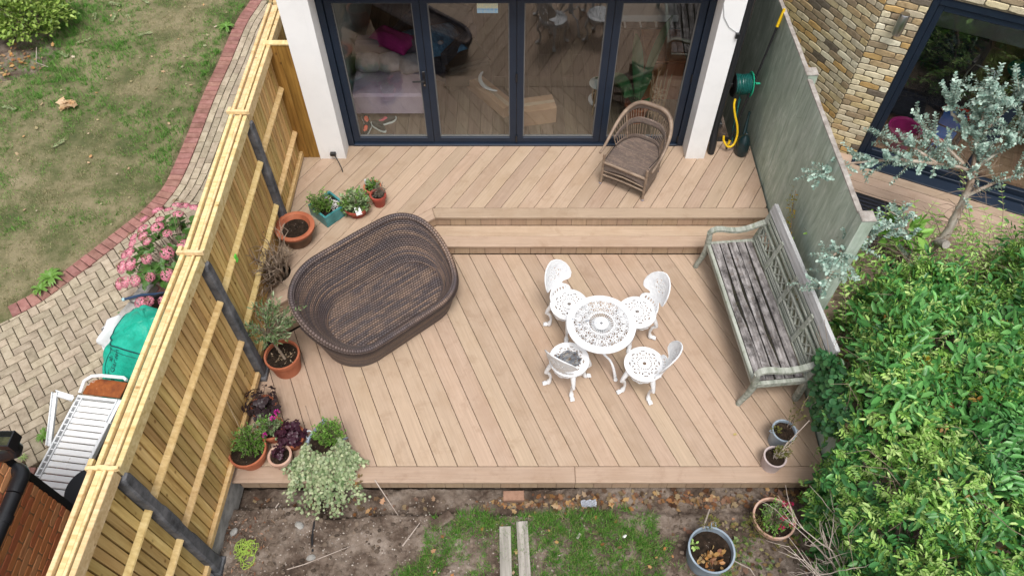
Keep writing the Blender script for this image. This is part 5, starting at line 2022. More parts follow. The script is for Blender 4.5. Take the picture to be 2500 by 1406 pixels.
MB().lathe([(.001, .0), (.085, .0), (.098, .02), (.1, .12), (.09, .20), (.06, .26), (.03, .285), (.022, .30), (.022, .33), (.016, .335), (.001, .33)], 24, (0, 0, 0), .85, 1.05).build('body', M_dgr, wc, smooth=True)
MB().tube([(0, .05, .24), (.01, .12, .34), (.02, .17, .52)], [.03, .02, .014], 10).build('spout', M_dgr, wc, smooth=True)
MB().lathe([(.001, 0), (.034, 0), (.036, .012), (.028, .016), (.026, .006), (.001, .005)], 18).build('filler_cap', M_black, wc, M=Matrix.Translation((.0, -.07, .2)) @ Matrix.Rotation(R(58), 4, 'X'), smooth=True)

# ------------------------------------------------------------------ neighbour's room contents
def NB(x, d, z):
    """point in the neighbour room: x along the door, d metres behind it"""
    p = Vector((4.02, 7.24, 0)) + dR * x - nR * d
    return (p.x, p.y, z)
M_pink = plain('magenta plastic', (.32, .012, .12), .35)
tu = T('pink_tub', 'magenta plastic trug on the oak floor inside the brick house', 'tub', NB(.86, .42, .302))
MB().lathe([(.001, .004), (.14, .004), (.19, .28), (.215, .29), (.21, .30), (.18, .285), (.13, .02), (.001, .02)], 32).build('tub_body', M_pink, tu, smooth=True)
so = T('navy_sofa', 'dark navy armless sofa inside the brick house', 'sofa', NB(1.05, 1.35, .302), math.atan2(dR.y, dR.x))
M_navy = noisy('navy fabric', [(.3, (.012, .014, .024)), (.7, (.03, .033, .05))], 8, 5, .9)
MB().cbox(-.5, -.42, .05, .45, .42, .42, .05).build('seat', M_navy, so, smooth=True)
MB().cbox(-.5, .425, .05, .45, .6, .85, .05).build('backrest', M_navy, so, smooth=True)
MB().cbox(-.62, -.42, .05, -.505, .6, .6, .04).build('armrest', M_navy, so, smooth=True)
st = T('teal_stool', 'round teal stool with a blue-green seat pad behind the glass', 'stool', NB(2.05, 1.75, .302))
M_teal = plain('teal paint', (.0, .15, .11), .4)
MB().lathe([(.001, .62), (.26, .62), (.27, .635), (.26, .65), (.001, .65)], 36).build('seat', M_teal, st, smooth=True)
MB().lathe([(.001, .651), (.165, .651), (.175, .665), (.15, .69), (.001, .70)], 28).build('seat_pad', plain('blue-green pad', (.0, .22, .24), .7), st, smooth=True)
for k in range(4):
    a = k * PI / 2 + .4
    MB().tube([(.16 * math.cos(a), .16 * math.sin(a), .62), (.25 * math.cos(a), .25 * math.sin(a), 0)], .016, 8).build('leg', M_black, st, smooth=True)
ty = T('toy_trike', 'red and blue push-along toy with steel parent handle behind the glass', 'toy', NB(1.32, .62, .302), R(-40))
M_tred = plain('red plastic', (.55, .03, .02), .35)
M_tblue = plain('blue plastic', (.035, .16, .5), .4)
MB().cbox(-.13, -.16, .16, .13, .16, .21, .02).build('seat', M_tblue, ty, smooth=True)
MB().cbox(-.13, .15, .21, .13, .19, .46, .02).build('backrest', M_tblue, ty, smooth=True)
MB().cbox(-.05, -.34, .14, .05, -.165, .19, .02).build('body', M_tblue, ty, smooth=True)
MB().tube([(-.17, .12, .44), (-.12, .20, .5), (.12, .20, .5), (.17, .12, .44)], .022, 8).build('bar', M_tred, ty, smooth=True)
MB().cbox(-.10, -.42, .33, .10, -.33, .39, .02).build('handlebar', M_tred, ty, smooth=True)
MB().tube([(-.15, .2, .2), (-.15, .42, .85), (-.12, .46, .95), (.12, .46, .95), (.15, .42, .85), (.15, .2, .2)], .011, 8).build('push_handle', ML_, ty, smooth=True)
for (x, y, r_) in ((-.19, .12, .1), (.19, .12, .1), (0, -.36, .13)):
    o = MB().lathe([(.001, -.025), (r_ * .55, -.025), (r_ * .9, -.02), (r_, -.012), (r_, .012), (r_ * .9, .02), (r_ * .55, .025), (.001, .025)], 22).build('wheel', M_black, ty, smooth=True, M=Matrix.Translation((x, y, r_)) @ Matrix.Rotation(R(90), 4, 'Y'))
    MB().lathe([(.001, -.027), (r_ * .5, -.027), (r_ * .5, .027), (.001, .027)], 14).build('hub', M_tred, o)
dm = T('door_mat', 'black ribbed mat on the neighbour terrace behind the wall end', 'mat', (4.16, 5.92, .2865), R(-26.5))
MB().cbox(-.38, -.46, 0, .38, .46, .01, .003).build('backing', M_black, dm)
M_navr = plain('navy ribbed mat', (.016, .018, .034), .7)
for k in range(14):
    MB().cbox(-.34, -.43 + k * .062, .0105, .34, -.40 + k * .062, .018, .003).build('rib', M_navr, dm)

# ------------------------------------------------------------------ left yard: sacks, lounger, barrel
M_wsack = noisy('white woven sack', [(.3, (.55, .56, .58)), (.6, (.74, .75, .77)), (.8, (.8, .8, .82))], 4, 6, .55, bump=.5, bscale=7, bdist=.03)
def sack(nm, fn, nu, nv, m, parent):
    q_ = grid(fn, nu, nv, True)
    o = q_.build(nm, m, parent, smooth=True, sharp=0)
    return o
ws = T('white_sack', 'crumpled white woven sack behind the green garden bag', 'sack', (-4.2, 4.62, -.2), .2)
def wsf(u, v):
    a = 2 * PI * u
    z = v * .36
    k = 1 - .75 * v ** 3
    e = .45
    x = .44 * math.copysign(abs(math.cos(a)) ** e, math.cos(a)) * k
    y = .23 * math.copysign(abs(math.sin(a)) ** e, math.sin(a)) * (1 - .9 * v ** 2)
    w = 1 + .25 * (fbm(u * 8 + 3, v * 3, 1.0, 5, 3) - .5) * (1 if 0 < u < 1 else 1)
    w = 1 + .22 * (math.sin(a * 3 + v * 5) * .4 + math.sin(a * 5 - v * 9 + 1) * .3 + math.sin(a * 9 + v * 14) * .2)
    return (x * w, y * w, z * (1 + .25 * math.sin(a * 2 + 1) * v))
sack('sack_body', wsf, 64, 20, M_wsack, ws)
q_ = MB()
v_, f_ = blade((-.30, .05, .22), (-.47, .13, .03), .06, .05, 8)
q_.add(v_, f_)
v_, f_ = blade((-.3, -.08, .2), (-.42, -.18, .01), .10, .03, 8)
q_.add(v_, f_)
o = q_.build('loose_flap', M_wsack, ws, smooth=True, sharp=0)
M_gbag = noisy('green polypropylene bag', [(.3, (.0, .22, .145)), (.55, (.008, .36, .25)), (.8, (.03, .46, .34))], 5, 6, .4, bump=.6, bscale=9, bdist=.03)
M_ink = plain('dark green print', (.004, .05, .055), .5)
gb = T('garden_waste_bag', 'bulging green garden waste recycling bag leaning on the fence', 'bag', (-4.08, 3.97, -.2), R(-18))
def gbf(u, v, off=0.0):
    """a stuffed bag: rounded square plan, slumped folded top. front face is u 0.5..0.75"""
    a = 2 * PI * u
    e = .42
    k = 1.0 + .10 * math.sin(v * PI) if v < .8 else (1.06 - (v - .8) ** 1.2 * 2.2)
    w = 1 + .035 * math.sin(a * 5 + v * 6) + .025 * math.sin(a * 11 - v * 9) + .03 * math.sin(v * 14 + a * 2)
    x = .345 * math.copysign(abs(math.cos(a)) ** e, math.cos(a)) * k * w
    y = .25 * math.copysign(abs(math.sin(a)) ** e, math.sin(a)) * k * w
    z = .58 * v if v < .8 else .58 * (.8 + (v - .8) * .4)
    # leans back to the fence and away from the lounger
    return (x + z * .06, y + z * .95, z + .05 * (x) * (v > .6))
bag = sack('bag_body', lambda u, v: gbf(u, v), 96, 40, M_gbag, gb)
q_ = MB()
n = 60
top = [Vector(gbf(i / n, 1.0)) for i in range(n)]
cen = sum(top, Vector()) / n + Vector((0, 0, .05))
q_.add([tuple(p) for p in top] + [tuple(p.lerp(cen, .5) + Vector((0, 0, .05 + .02 * math.sin(i * .9)))) for i, p in enumerate(top)] + [tuple(cen + Vector((0, 0, .04)))],
       [(i, (i + 1) % n, n + (i + 1) % n, n + i) for i in range(n)] + [(n + i, n + (i + 1) % n, 2 * n) for i in range(n)])
q_.build('folded_top', M_gbag, gb, smooth=True, sharp=0)
# the rolled hem and printing on the flat front
hem = [Vector(gbf(.40 + .45 * i / 30, .79)) for i in range(31)]
MB().tube([h_ + Vector((-.004, -.008, 0)) for h_ in hem], .008, 6).build('hem', M_ink, gb, smooth=True)
def bagpt(s, h, off):
    """s: 0..1 across the printed face, h: 0..1 up it; pushed out by off"""
    u, v = .515 + .22 * s, .06 + .70 * h
    p = Vector(gbf(u, v))
    du = Vector(gbf(u + .004, v)) - Vector(gbf(u - .004, v))
    dv = Vector(gbf(u, min(v + .01, .78))) - Vector(gbf(u, v - .01))
    nn = du.cross(dv).normalized()
    return p + nn * off
def print_text(txt, s0, h0, size, m=M_ink, nm='print'):
    cu = bpy.data.curves.new('txt', 'FONT')
    cu.body = txt
    cu.size = 1
    cu.resolution_u = 3
    to = bpy.data.objects.new('txt', cu)
    COL.objects.link(to)
    bpy.context.view_layer.update()
    me = bpy.data.meshes.new_from_object(to.evaluated_get(bpy.context.evaluated_depsgraph_get()))
    bpy.data.objects.remove(to)
    for vv in me.vertices:
        x, y = vv.co.x * size, vv.co.y * size
        vv.co = bagpt(s0 + x, h0 + y * 1.0, .004)
    return finish(me, nm, m, gb)
def print_at(txt, s0, h0, size):
    cu = bpy.data.curves.new('txt', 'FONT')
    cu.body = txt
    cu.size = 1
    cu.resolution_u = 3
    to = bpy.data.objects.new('txt', cu)
    COL.objects.link(to)
    bpy.context.view_layer.update()
    me = bpy.data.meshes.new_from_object(to.evaluated_get(bpy.context.evaluated_depsgraph_get()))
    bpy.data.objects.remove(to)
    for vv in me.vertices:
        x, y = vv.co.x * size, vv.co.y * size
        vv.co = bagpt(s0 - y * .92, h0 + x, .006)
    return finish(me, 'print', M_ink, gb, kind='stuff')
def bagpt(s, h, off):
    u, v = .628 + .235 * s, .06 + .70 * h
    p = Vector(gbf(u, v))
    du = Vector(gbf(u + .004, v)) - Vector(gbf(u - .004, v))
    dv = Vector(gbf(u, min(v + .01, .78))) - Vector(gbf(u, v - .01))
    return p + du.cross(dv).normalized() * off
print_at('Redbridge', .255, .10, .105)
print_at('Green Garden', .42, .08, .155)
print_at('Waste', .60, .33, .155)
print_at('Recycling Bag', .78, .10, .155)
q_ = MB()
for k in range(6):                    # small leaf-star emblem
    a = k * PI / 3
    c = Vector((.20, .74))
    d_ = Vector((math.cos(a), math.sin(a)))
    n_ = Vector((-d_.y, d_.x))
    q_.add([tuple(bagpt(*(c + d_ * r_ + n_ * w), .006)) for r_, w in ((.012, 0), (.045, .016), (.085, 0), (.045, -.016))], [(0, 1, 2, 3)])
q_.build('emblem', M_ink, gb)
fr_ = []
for (s, h) in [(.06, .04 + .9 * i / 20) for i in range(21)] + [(.06 + .9 * i / 20, .94) for i in range(1, 21)]:
    fr_.append(bagpt(s, h, .004))
MB().tube(fr_, .0035, 4).build('print_border', M_ink, gb)
fr_ = [bagpt(.06 + .9 * i / 20, .04, .004) for i in range(21)]
MB().tube(fr_, .0035, 4).build('print_border', M_ink, gb)
q_ = MB()
for (s0, s1, h0, h1) in ((.84, .96, .70, .93), (.84, .96, .44, .68)):
    q_.add([tuple(bagpt(s, h, .005)) for s, h in ((s0, h0), (s1, h0), (s1, h1), (s0, h1))], [(0, 1, 2, 3)])
q_.build('print_block', M_ink, gb)

# sun lounger, white moulded plastic, stained
t = NT('stained white plastic')
_v = t.coord('Object')
_a = t.noise(_v, 5, 7, .7)
_b = t.noise(_v, 20, 5, .7)
_c = t.mix(t.ramp(_a, [(.63, (0, 0, 0)), (.67, (1, 1, 1))]), t.ramp(_b, [(.3, (.84, .85, .86)), (.6, (.9, .9, .9))]), t.ramp(_b, [(.4, (.10, .05, .025)), (.6, (.42, .36, .3))]))
M_lounge = t.fin(_c, .4)
M_lclean = plain('white moulded plastic', (.80, .82, .84), .4, scale=6)
M_rust = noisy('rusty brown residue', [(.32, (.6, .6, .58)), (.40, (.30, .085, .015)), (.55, (.20, .05, .01)), (.66, (.06, .025, .012)), (.75, (.33, .11, .02))], 6, 7, .6, nr=.7)
lg = T('sun_lounger', 'dirty white plastic slatted sun lounger lying in the side yard', 'sun lounger', (-4.36, 3.06, .06), R(-7))
for k in range(16):
    y = -.50 + k * .067
    MB().cbox(-.17, y, .0, .20, y + .056, .022, .006).build('slat', M_lounge, lg)
MB().cbox(.205, -.55, -.03, .235, .58, .035, .006).build('side_rail', M_lclean, lg)
MB().cbox(-.235, -.55, -.03, -.215, .58, .035, .004).build('side_rail', M_lclean, lg)
MB().cbox(-.185, -.55, -.03, -.172, .58, .032, .004).build('side_rail', M_lclean, lg)
for k in range(17):
    y = -.545 + k * .068
    MB().box(-.2145, y, -.025, -.1855, y + .012, .03).build('lattice_bar', M_lclean, lg)
MB().cbox(-.235, -.58, -.03, .235, -.553, .035, .006).build('end_rail', M_lclean, lg)
MB().cbox(-.235, .583, -.03, .235, .61, .035, .006).build('end_rail', M_lclean, lg)
q_ = MB()
hd = [(-.2, .62), (-.19, .74), (-.14, .80), (-.05, .82), (.2, .825), (.24, .80)]
q_.tube([(x, y, .06 + .04 * (y > .7)) for x, y in hd], .018, 8)
q_.build('head_rim', M_lclean, lg, smooth=True)
MB().prism([(-.18, .62), (.23, .62), (.23, .80), (-.06, .81), (-.14, .78), (-.18, .72)], .03, .05, .004).build('head_panel', M_rust, lg)
def ubeam(p, q):
    b_ = MB()
    b_.bar(p, q, .05, .012, (0, 0, 1), .003)
    p, q = Vector(p), Vector(q)
    d_ = (q - p).normalized()
    s_ = d_.cross(Vector((0, 0, 1))).normalized()
    for s in (-1, 1):
        b_.bar(p + s_ * s * .024 + Vector((0, 0, .02)), q + s_ * s * .024 + Vector((0, 0, .02)), .008, .03, (0, 0, 1))
    return b_
for a, b_ in (((-.22, .53, .08), (-.40, .55, .12)), ((-.40, .56, .12), (-.33, .08, -.10)), ((-.22, -.43, .05), (-.42, -.50, .08))):
    ubeam(a, b_).build('leg', M_lclean, lg)
ubeam((.26, .58, .06), (.25, .33, .05)).build('leg', M_lclean, lg)
bb = T('black_bin', 'black round bin behind the lounger, half hidden by the fence', 'bin', (-3.88, 2.57, -.28))
MB().lathe([(.001, 0), (.18, 0), (.21, .60), (.225, .60), (.225, .64), (.21, .66), (.1, .68), (.001, .685)], 36).build('bin_body', plain('matt black rubber', (.012, .013, .017), .75), bb, smooth=True)

# grey kerb block, blue pipe and black tub by the hydrangea
kb = T('kerb_block', 'grey concrete kerb block by the hydrangea', 'block', (-4.38, 5.12, -.2), R(68))
MB().cbox(-.12, -.075, 0, .19, .06, .13, .012).build('upper', M_gravel, kb)
MB().cbox(-.34, -.09, 0, -.125, .07, .09, .012).build('lower', M_gravel, kb)
pi_ = T('blue_pipe', 'thin dark blue pipe with a pale end lying by the kerb block', 'pipe', (-4.5, 4.99, -.02))
MB().tube([(.0, .0, 0), (.2, .05, .02), (.6, .08, .03)], .016, 8).build('pipe', plain('dark blue pipe', (.01, .04, .10), .4), pi_, smooth=True)
MB().ball((-.0, 0, 0), .023, 8, 6).build('end_cap', plain('pale blue cap', (.35, .55, .6), .4), pi_, smooth=True)
def pot(name, lab, x, y, z, r_, h, m, soil=.8, rim=.018, taper=.74, sm=None, n=40, wall=.012, cat='potted plant', rimh=None):
    o = T(name, lab, cat, (x, y, z), random.uniform(0, 6))
    rh = rimh or min(.05, h * .25)
    pr = [(.001, .0), (r_ * taper, .0), (r_ * (taper + (1 - taper) * (1 - rh / h)) , h - rh), (r_ + rim * .5, h - rh), (r_ + rim * .6, h), (r_ - wall, h), (r_ - wall - .004, h - rh), (r_ * (taper + .05) - wall, .02)]
    MB().lathe(pr, n).build('pot', m, o, smooth=True)
    zs = h * soil
    rs = (r_ - wall) * .97
    q_ = MB()
    k = 24
    rings = 7
    q_.v.append((0, 0, zs + .008))
    for j in range(1, rings + 1):
        for i in range(k):
            a = 2 * PI * i / k
            rr = rs * j / rings
            q_.v.append((rr * math.cos(a), rr * math.sin(a), zs + random.uniform(-.006, .008)))
    for i in range(k):
        q_.f.append((0, 1 + i, 1 + (i + 1) % k))
        for j in range(rings - 1):
            a, b_ = 1 + j * k + i, 1 + j * k + (i + 1) % k
            q_.f.append((a, a + k, b_ + k, b_))
    q_.build('soil', sm or M_compost, o, smooth=True)
    return o
M_pblack = plain('black nursery pot', (.012, .012, .012), .5)
M_palet = noisy('pale limewashed terracotta', [(.3, (.38, .22, .16)), (.55, (.52, .34, .26)), (.8, (.58, .46, .4))], 7, 7, .8, bump=.2, bscale=40)
M_redpot = noisy('red plastic pot', [(.3, (.26, .045, .03)), (.7, (.38, .075, .05))], 4, 5, .5)
M_galv = noisy('weathered galvanised steel', [(.3, (.16, .20, .25)), (.55, (.30, .36, .42)), (.8, (.42, .47, .52))], 4, 6, .5, metal=.25)
M_umber = noisy('brown weathered pot wall', [(.3, (.10, .055, .035)), (.6, (.17, .095, .06)), (.8, (.24, .15, .1))], 5, 6, .75)
pot('compost_tub', 'black tub of compost beside the kerb block and white sack', -4.02, 4.86, -.2, .17, .24, M_pblack, .85, cat='pot')

# ---------- big terracotta bowl pot
o = pot('terracotta_pot', 'large terracotta pot of bare compost beside the first fence post', -2.5, 5.6, DZ, .205, .23, M_umber, .78, .03, .74, cat='flower pot', wall=.03)
MB().lathe([(.172, .20), (.178, .232), (.215, .238), (.228, .232), (.224, .205), (.206, .2)], 44).build('rim', M_terr, o, smooth=True)
MB().lathe([(.150, .185), (.176, .231)], 44).build('inner_wall', M_terr, o, smooth=True)

# ---------- leaf colours
ML_green = leafmat('fresh green leaf', [(.06, .15, .02), (.13, .27, .04), (.22, .37, .08)])
ML_herb = leafmat('grey green herb leaf', [(.11, .18, .07), (.2, .29, .13), (.3, .38, .21)])
ML_mid = leafmat('mid green shrub leaf', [(.10, .25, .035), (.18, .37, .06), (.28, .47, .11)])
ML_dark = leafmat('dark glossy leaf', [(.035, .14, .04), (.07, .23, .06), (.14, .33, .10)], rough=.34)
ML_lime = leafmat('lime young leaf', [(.22, .42, .07), (.34, .54, .13), (.50, .65, .24), (.27, .46, .09)])
ML_gold = leafmat('autumn yellow leaf', [(.30, .22, .02), (.40, .30, .03), (.36, .14, .03), (.25, .26, .03)])
ML_purp = leafmat('plum heuchera leaf', [(.022, .012, .016), (.05, .014, .028), (.085, .018, .04)], trans=.1)
ML_purp2 = leafmat('smoky heuchera leaf', [(.022, .016, .018), (.045, .026, .03), (.07, .05, .055)], trans=.1)
ML_ivy = leafmat('variegated ivy leaf', [(.10, .17, .06), (.26, .33, .17), (.46, .50, .30), (.17, .25, .11), (.34, .40, .22)], .15)
ML_euc = leafmat('silver eucalyptus leaf', [(.18, .29, .24), (.30, .43, .36), (.50, .61, .53), (.24, .36, .29)], .15, trans=.15)
ML_olive = leafmat('olive leaf', [(.09, .16, .055), (.17, .26, .11), (.36, .44, .27)], .2)
M_pinkfl = leafmat('pink hydrangea petal', [(.55, .12, .20), (.72, .24, .33), (.80, .40, .46), (.62, .17, .26)], .15, trans=.2)
M_twig = noisy('brown twig', [(.3, (.12, .085, .06)), (.6, (.25, .19, .14)), (.8, (.36, .3, .24))], 9, 5, .8)
M_deadw = noisy('bleached dead twig', [(.3, (.30, .24, .2)), (.6, (.48, .41, .36)), (.8, (.58, .52, .47))], 9, 5, .8)
M_bark = noisy('peeling eucalyptus bark', [(.3, (.14, .09, .065)), (.45, (.27, .2, .15)), (.6, (.42, .38, .32)), (.8, (.5, .48, .43))], 3, 6, .85, sc=(2, 2, .6), bump=.5, bscale=25)

def unit(a):
    return a / (np.linalg.norm(a, axis=1, keepdims=True) + 1e-9)
def tuft(parent, m, n, c, r_, L, Wd, up=.6, nm='foliage', tmpl=LEAF6, faces=LF6, kind=None, shell=.5):
    """n leaves in an ellipsoid r_ round c, pointing outwards"""
    d = unit(RNG.normal(0, 1, (n, 3)))
    d[:, 2] = np.abs(d[:, 2]) * .9 + .0
    rad = (shell + (1 - shell) * RNG.random((n, 1)))
    P = np.array(c) + d * rad * np.array(r_)
    D = unit(d + RNG.normal(0, .55, (n, 3)) + np.array([0, 0, up * .4]))
    N = unit(RNG.normal(0, .5, (n, 3)) + np.array([0, 0, 1.0]))
    return leaf_mesh(nm, P, D, N, L * RNG.uniform(.65, 1.25, n), Wd, m, parent, kind, tmpl, faces)
def stems(parent, m, base, tips, r0=.006, r1=.002, nm='stem', lean=.3, n=5):
    q_ = MB()
    for tp_ in tips:
        b_ = Vector(base) + Vector((random.uniform(-.02, .02), random.uniform(-.02, .02), 0))
        e = Vector(tp_)
        pts = []
        for i in range(n + 1):
            s = i / n
            pts.append(b_.lerp(e, s) + Vector((random.uniform(-1, 1), random.uniform(-1, 1), 0)) * .02 * math.sin(PI * s) + Vector((0, 0, lean * .1 * math.sin(PI * s))))
        q_.tube(pts, [r0 + (r1 - r0) * i / n for i in range(n + 1)], 5)
    return q_.build(nm, m, parent, smooth=True)
def sprig(parent, m, P0, tips, L, Wd, per=10, nm='foliage', tmpl=LEAF6, faces=LF6, start=.35, up=.3, kind=None):
    """leaves in pairs along stems from P0 to each tip"""
    Ps, Ds = [], []
    for tp_ in tips:
        b_, e = np.array(P0), np.array(tp_)
        ax = e - b_
        ax = ax / (np.linalg.norm(ax) + 1e-9)
        for i in range(per):
            s = start + (1 - start) * (i + .5) / per
            p = b_ + (e - b_) * s + RNG.normal(0, .008, 3)
            for _ in range(2):
                sd = unit(RNG.normal(0, 1, (1, 3)))[0]
                sd -= ax * sd.dot(ax)
                Ps.append(p)
                Ds.append(sd + ax * .7 + np.array([0, 0, up]))
    n = len(Ps)
    N = unit(RNG.normal(0, .4, (n, 3)) + np.array([0, 0, 1.0]))
    return leaf_mesh(nm, Ps, Ds, N, L * RNG.uniform(.7, 1.2, n), Wd, m, parent, kind, tmpl, faces)
def rtips(n, c, r_):
    d = unit(RNG.normal(0, 1, (n, 3)))
    return [tuple(np.array(c) + d[i] * np.array(r_) * RNG.uniform(.6, 1)) for i in range(n)]

# ---------- pots on the upper deck
tp_ = T('teal_planter', 'square teal glazed planter with feathery green plant and white pebbles', 'potted plant', (-2.2, 6.0, DZ), R(47))
M_tealg = noisy('teal glaze', [(.3, (.02, .13, .13)), (.55, (.06, .24, .25)), (.8, (.16, .38, .40))], 6, 6, .3)
q_ = MB()
for (x0, y0, x1, y1) in ((-.16, -.16, .16, -.135), (-.16, .135, .16, .16), (-.16, -.134, -.135, .134), (.135, -.134, .16, .134)):
    q_.cbox(x0, y0, .0, x1, y1, .17, .004)
q_.build('pot', M_tealg, tp_)
MB().box(-.134, -.134, .0, .134, .134, .135).build('soil', M_compost, tp_)
M_peb = leafmat('pale pebbles', [(.4, .38, .36), (.6, .58, .55), (.3, .28, .28)], .2, trans=0)
q_ = MB()
for i in range(90):
    q_.ball((random.uniform(-.0, .125), random.uniform(-.125, .125), .14), random.uniform(.008, .014), 6, 4, (1, 1, .6))
q_.build('pebbles', M_peb, tp_, smooth=True)
tips = rtips(90, (-.06, .02, .27), (.16, .19, .15))
stems(tp_, M_twig, (-.06, .02, .13), tips, .003, .001)
sprig(tp_, ML_green, (-.06, .02, .13), tips, .028, .35, 10)
o = pot('low_pot', 'low wide red pot spilling leafy pale green herbs', -1.87, 6.02, DZ, .135, .12, M_redpot, .85)
tips = rtips(110, (-.02, -.02, .17), (.21, .20, .14))
stems(o, M_twig, (0, 0, .1), tips, .003, .001)
sprig(o, ML_herb, (0, 0, .1), tips[:60], .046, .62, 6)
sprig(o, ML_green, (0, 0, .1), tips[60:], .04, .55, 6)
tag(MB().cbox(-.035, -.05, .0, .035, .05, .004, .001).build('plant_label', M_white, None, (-1.83, 5.92, DZ + .135), .5), 'white plant label lying in the low herb pot', 'label').rotation_euler = (.5, .1, .5)
o = pot('red_pot', 'tall red plastic pot with dried grey plant', -1.62, 6.16, DZ, .09, .17, M_redpot, .86)
tips = rtips(40, (0, .02, .24), (.11, .11, .09))
stems(o, M_twig, (0, 0, .15), tips, .002, .001)
sprig(o, leafmat('dried grey leaf', [(.13, .11, .09), (.2, .19, .16), (.12, .14, .09)]), (0, 0, .15), tips, .018, .5, 7)
o = pot('small_pot', 'small brown pot with low green herb behind the red pot', -1.71, 6.33, DZ, .10, .13, M_terr, .86)
tips = rtips(44, (0, 0, .16), (.10, .10, .07))
sprig(o, ML_green, (0, 0, .1), tips[:24], .03, .5, 6)
sprig(o, ML_herb, (0, 0, .1), tips[24:], .03, .5, 6)
tag(MB().cbox(-.012, -.002, 0, .012, .002, .1, .001).build('plant_tag', M_white, None, (-1.79, 6.36, DZ + .12), .6), 'white plant tag stuck in the small brown pot', 'label')

# ---------- cut-back shrub in the deck hole
ds = T('pruned_shrub', 'leafless pruned shrub growing through the round hole in the deck', 'shrub', (-2.66, 5.11, .1))
q_ = MB()
for k in range(44):
    a = random.uniform(0, 6.28)
    p = Vector((.07 * math.cos(a), .07 * math.sin(a), 0))
    e = Vector((random.uniform(-.04, .26), random.uniform(-.55, .22), random.uniform(.35, 1.0)))
    if k < 6:
        e = Vector((random.uniform(.1, .24), random.uniform(-.05, .3), random.uniform(.3, .6)))
    pts = [p]
    for i in range(1, 7):
        s = i / 6
        pts.append(p.lerp(e, s) + Vector((random.uniform(-1, 1), random.uniform(-1, 1), random.uniform(-1, 1))) * .022 + Vector((0, 0, .12 * math.sin(PI * s))))
    q_.tube(pts, [.014 - .0105 * i / 6 for i in range(7)], 6)
    for j in range(3):
        b_ = pts[random.randint(3, 6)]
        f_ = b_ + Vector((random.uniform(-.13, .05), random.uniform(-.16, .16), random.uniform(-.02, .17)))
        q_.tube([b_, b_.lerp(f_, .5) + Vector((random.uniform(-.02, .02), random.uniform(-.02, .02), .01)), f_], [.004, .003, .0015], 5)
q_.build('branches', noisy('pruned shrub bark', [(.3, (.17, .12, .085)), (.6, (.32, .245, .18)), (.8, (.45, .37, .29))], 9, 5, .8), ds, smooth=True)
tuft(ds, leafmat('dead brown leaf', [(.12, .06, .03), (.2, .11, .06)]), 60, (-.0, .0, .6), (.12, .3, .35), .02, .4)
MB().lathe([(.001, 0), (.14, 0), (.14, .01), (.001, .012)], 24).build('soil', M_compost, ds)

# ---------- olive tree
ol = pot('potted_olive', 'small olive tree leaning from a terracotta pot by the daybed', -2.43, 4.07, 0, .178, .27, M_terr, .87, .012, .8)
ol.rotation_euler = (0, 0, 0)
trunk = [Vector((.03, -.03, .22)), Vector((-.0, .0, .32)), Vector((-.05, .03, .45)), Vector((-.06, .04, .58))]
MB().tube(trunk, [.016, .013, .011, .009], 8).build('trunk', M_twig, ol, smooth=True)
tips = rtips(46, (.0, .06, .80), (.36, .30, .28))
stems(ol, M_twig, trunk[-1], tips, .005, .0015, 'branch', .5)
sprig(ol, ML_olive, tuple(trunk[-1]), tips, .056, .27, 9, start=.45)
tag(tuft(None, leafmat('pale bark chips', [(.3, .2, .12), (.45, .36, .25)]), 50, (-2.43, 4.07, .238), (.14, .14, .004), .028, .5, nm='bark_chips', kind='stuff', shell=.1), 'pale bark chips and dry leaves on the olive pot soil', 'bark chips')

# ---------- cluster at the front left corner of the deck
def heuchera(name, lab, x, y, z, r_, h, m, mp, n, L, spread):
    o = pot(name, lab, x, y, z, r_, h, mp, .88)
    tips = rtips(n, (0, 0, h + .07), (spread, spread, .10))
    stems(o, m, (0, 0, h * .85), tips, .0025, .0015)
    # each big leaf is a part
    proto = None
    for tpp in tips:
        if proto is None:
            vs, fs = [], []
            k = 14
            vs.append((0, 0, 0))
            for i in range(k):
                a = 2 * PI * i / k
                rr = L * .5 * (1 + .16 * math.cos(5 * a)) * (1 - .25 * (abs(a - PI) < .4))
                vs.append((rr * math.cos(a), rr * math.sin(a), .006 * math.cos(3 * a) + .05 * L * math.sin(5 * a)))
            fs = [(0, 1 + i, 1 + (i + 1) % k) for i in range(k)]
            proto = MB().add(vs, fs).build('leaf', m, o, smooth=True, sharp=0)
            q2 = proto
        else:
            q2 = dupe(proto, parent=o)
        q2.location = tpp
        dd = Vector((tpp[0], tpp[1], .10)).normalized()
        q2.rotation_euler = dd.to_track_quat('Z', 'X').to_euler()
        q2.rotation_euler.x += random.uniform(-.4, .4)
        q2.rotation_euler.y += random.uniform(-.4, .4)
        s = random.uniform(.6, 1.15)
        q2.scale = (s, s, s)
    return o
heuchera('dark_heuchera', 'smoky black-leaved plant in a pot nearest the fence on the deck corner', -2.54, 3.52, 0, .12, .17, ML_purp2, M_terr, 75, .075, .20)
heuchera('purple_heuchera', 'rounded plum-purple leafy plant in a pot between two terracotta pots', -2.20, 3.20, 0, .12, .15, ML_purp, M_terr, 110, .06, .155)
o = heuchera('plum_seedling_pot', 'pale terracotta pot with low dark plum leaves at the deck front edge', -2.265, 2.98, 0, .105, .19, ML_purp, M_palet, 34, .045, .07)
o = pot('fern_pot', 'bright orange terracotta pot with bushy light green plant at the deck corner', -2.585, 3.03, 0, .178, .21, M_terr, .82, .01, .72)
o.rotation_euler = (0, 0, 0)
tips = rtips(100, (.02, .06, .29), (.17, .17, .16))
stems(o, M_twig, (.03, .05, .17), tips, .003, .001)
sprig(o, ML_green, (.03, .05, .17), tips, .03, .32, 11)
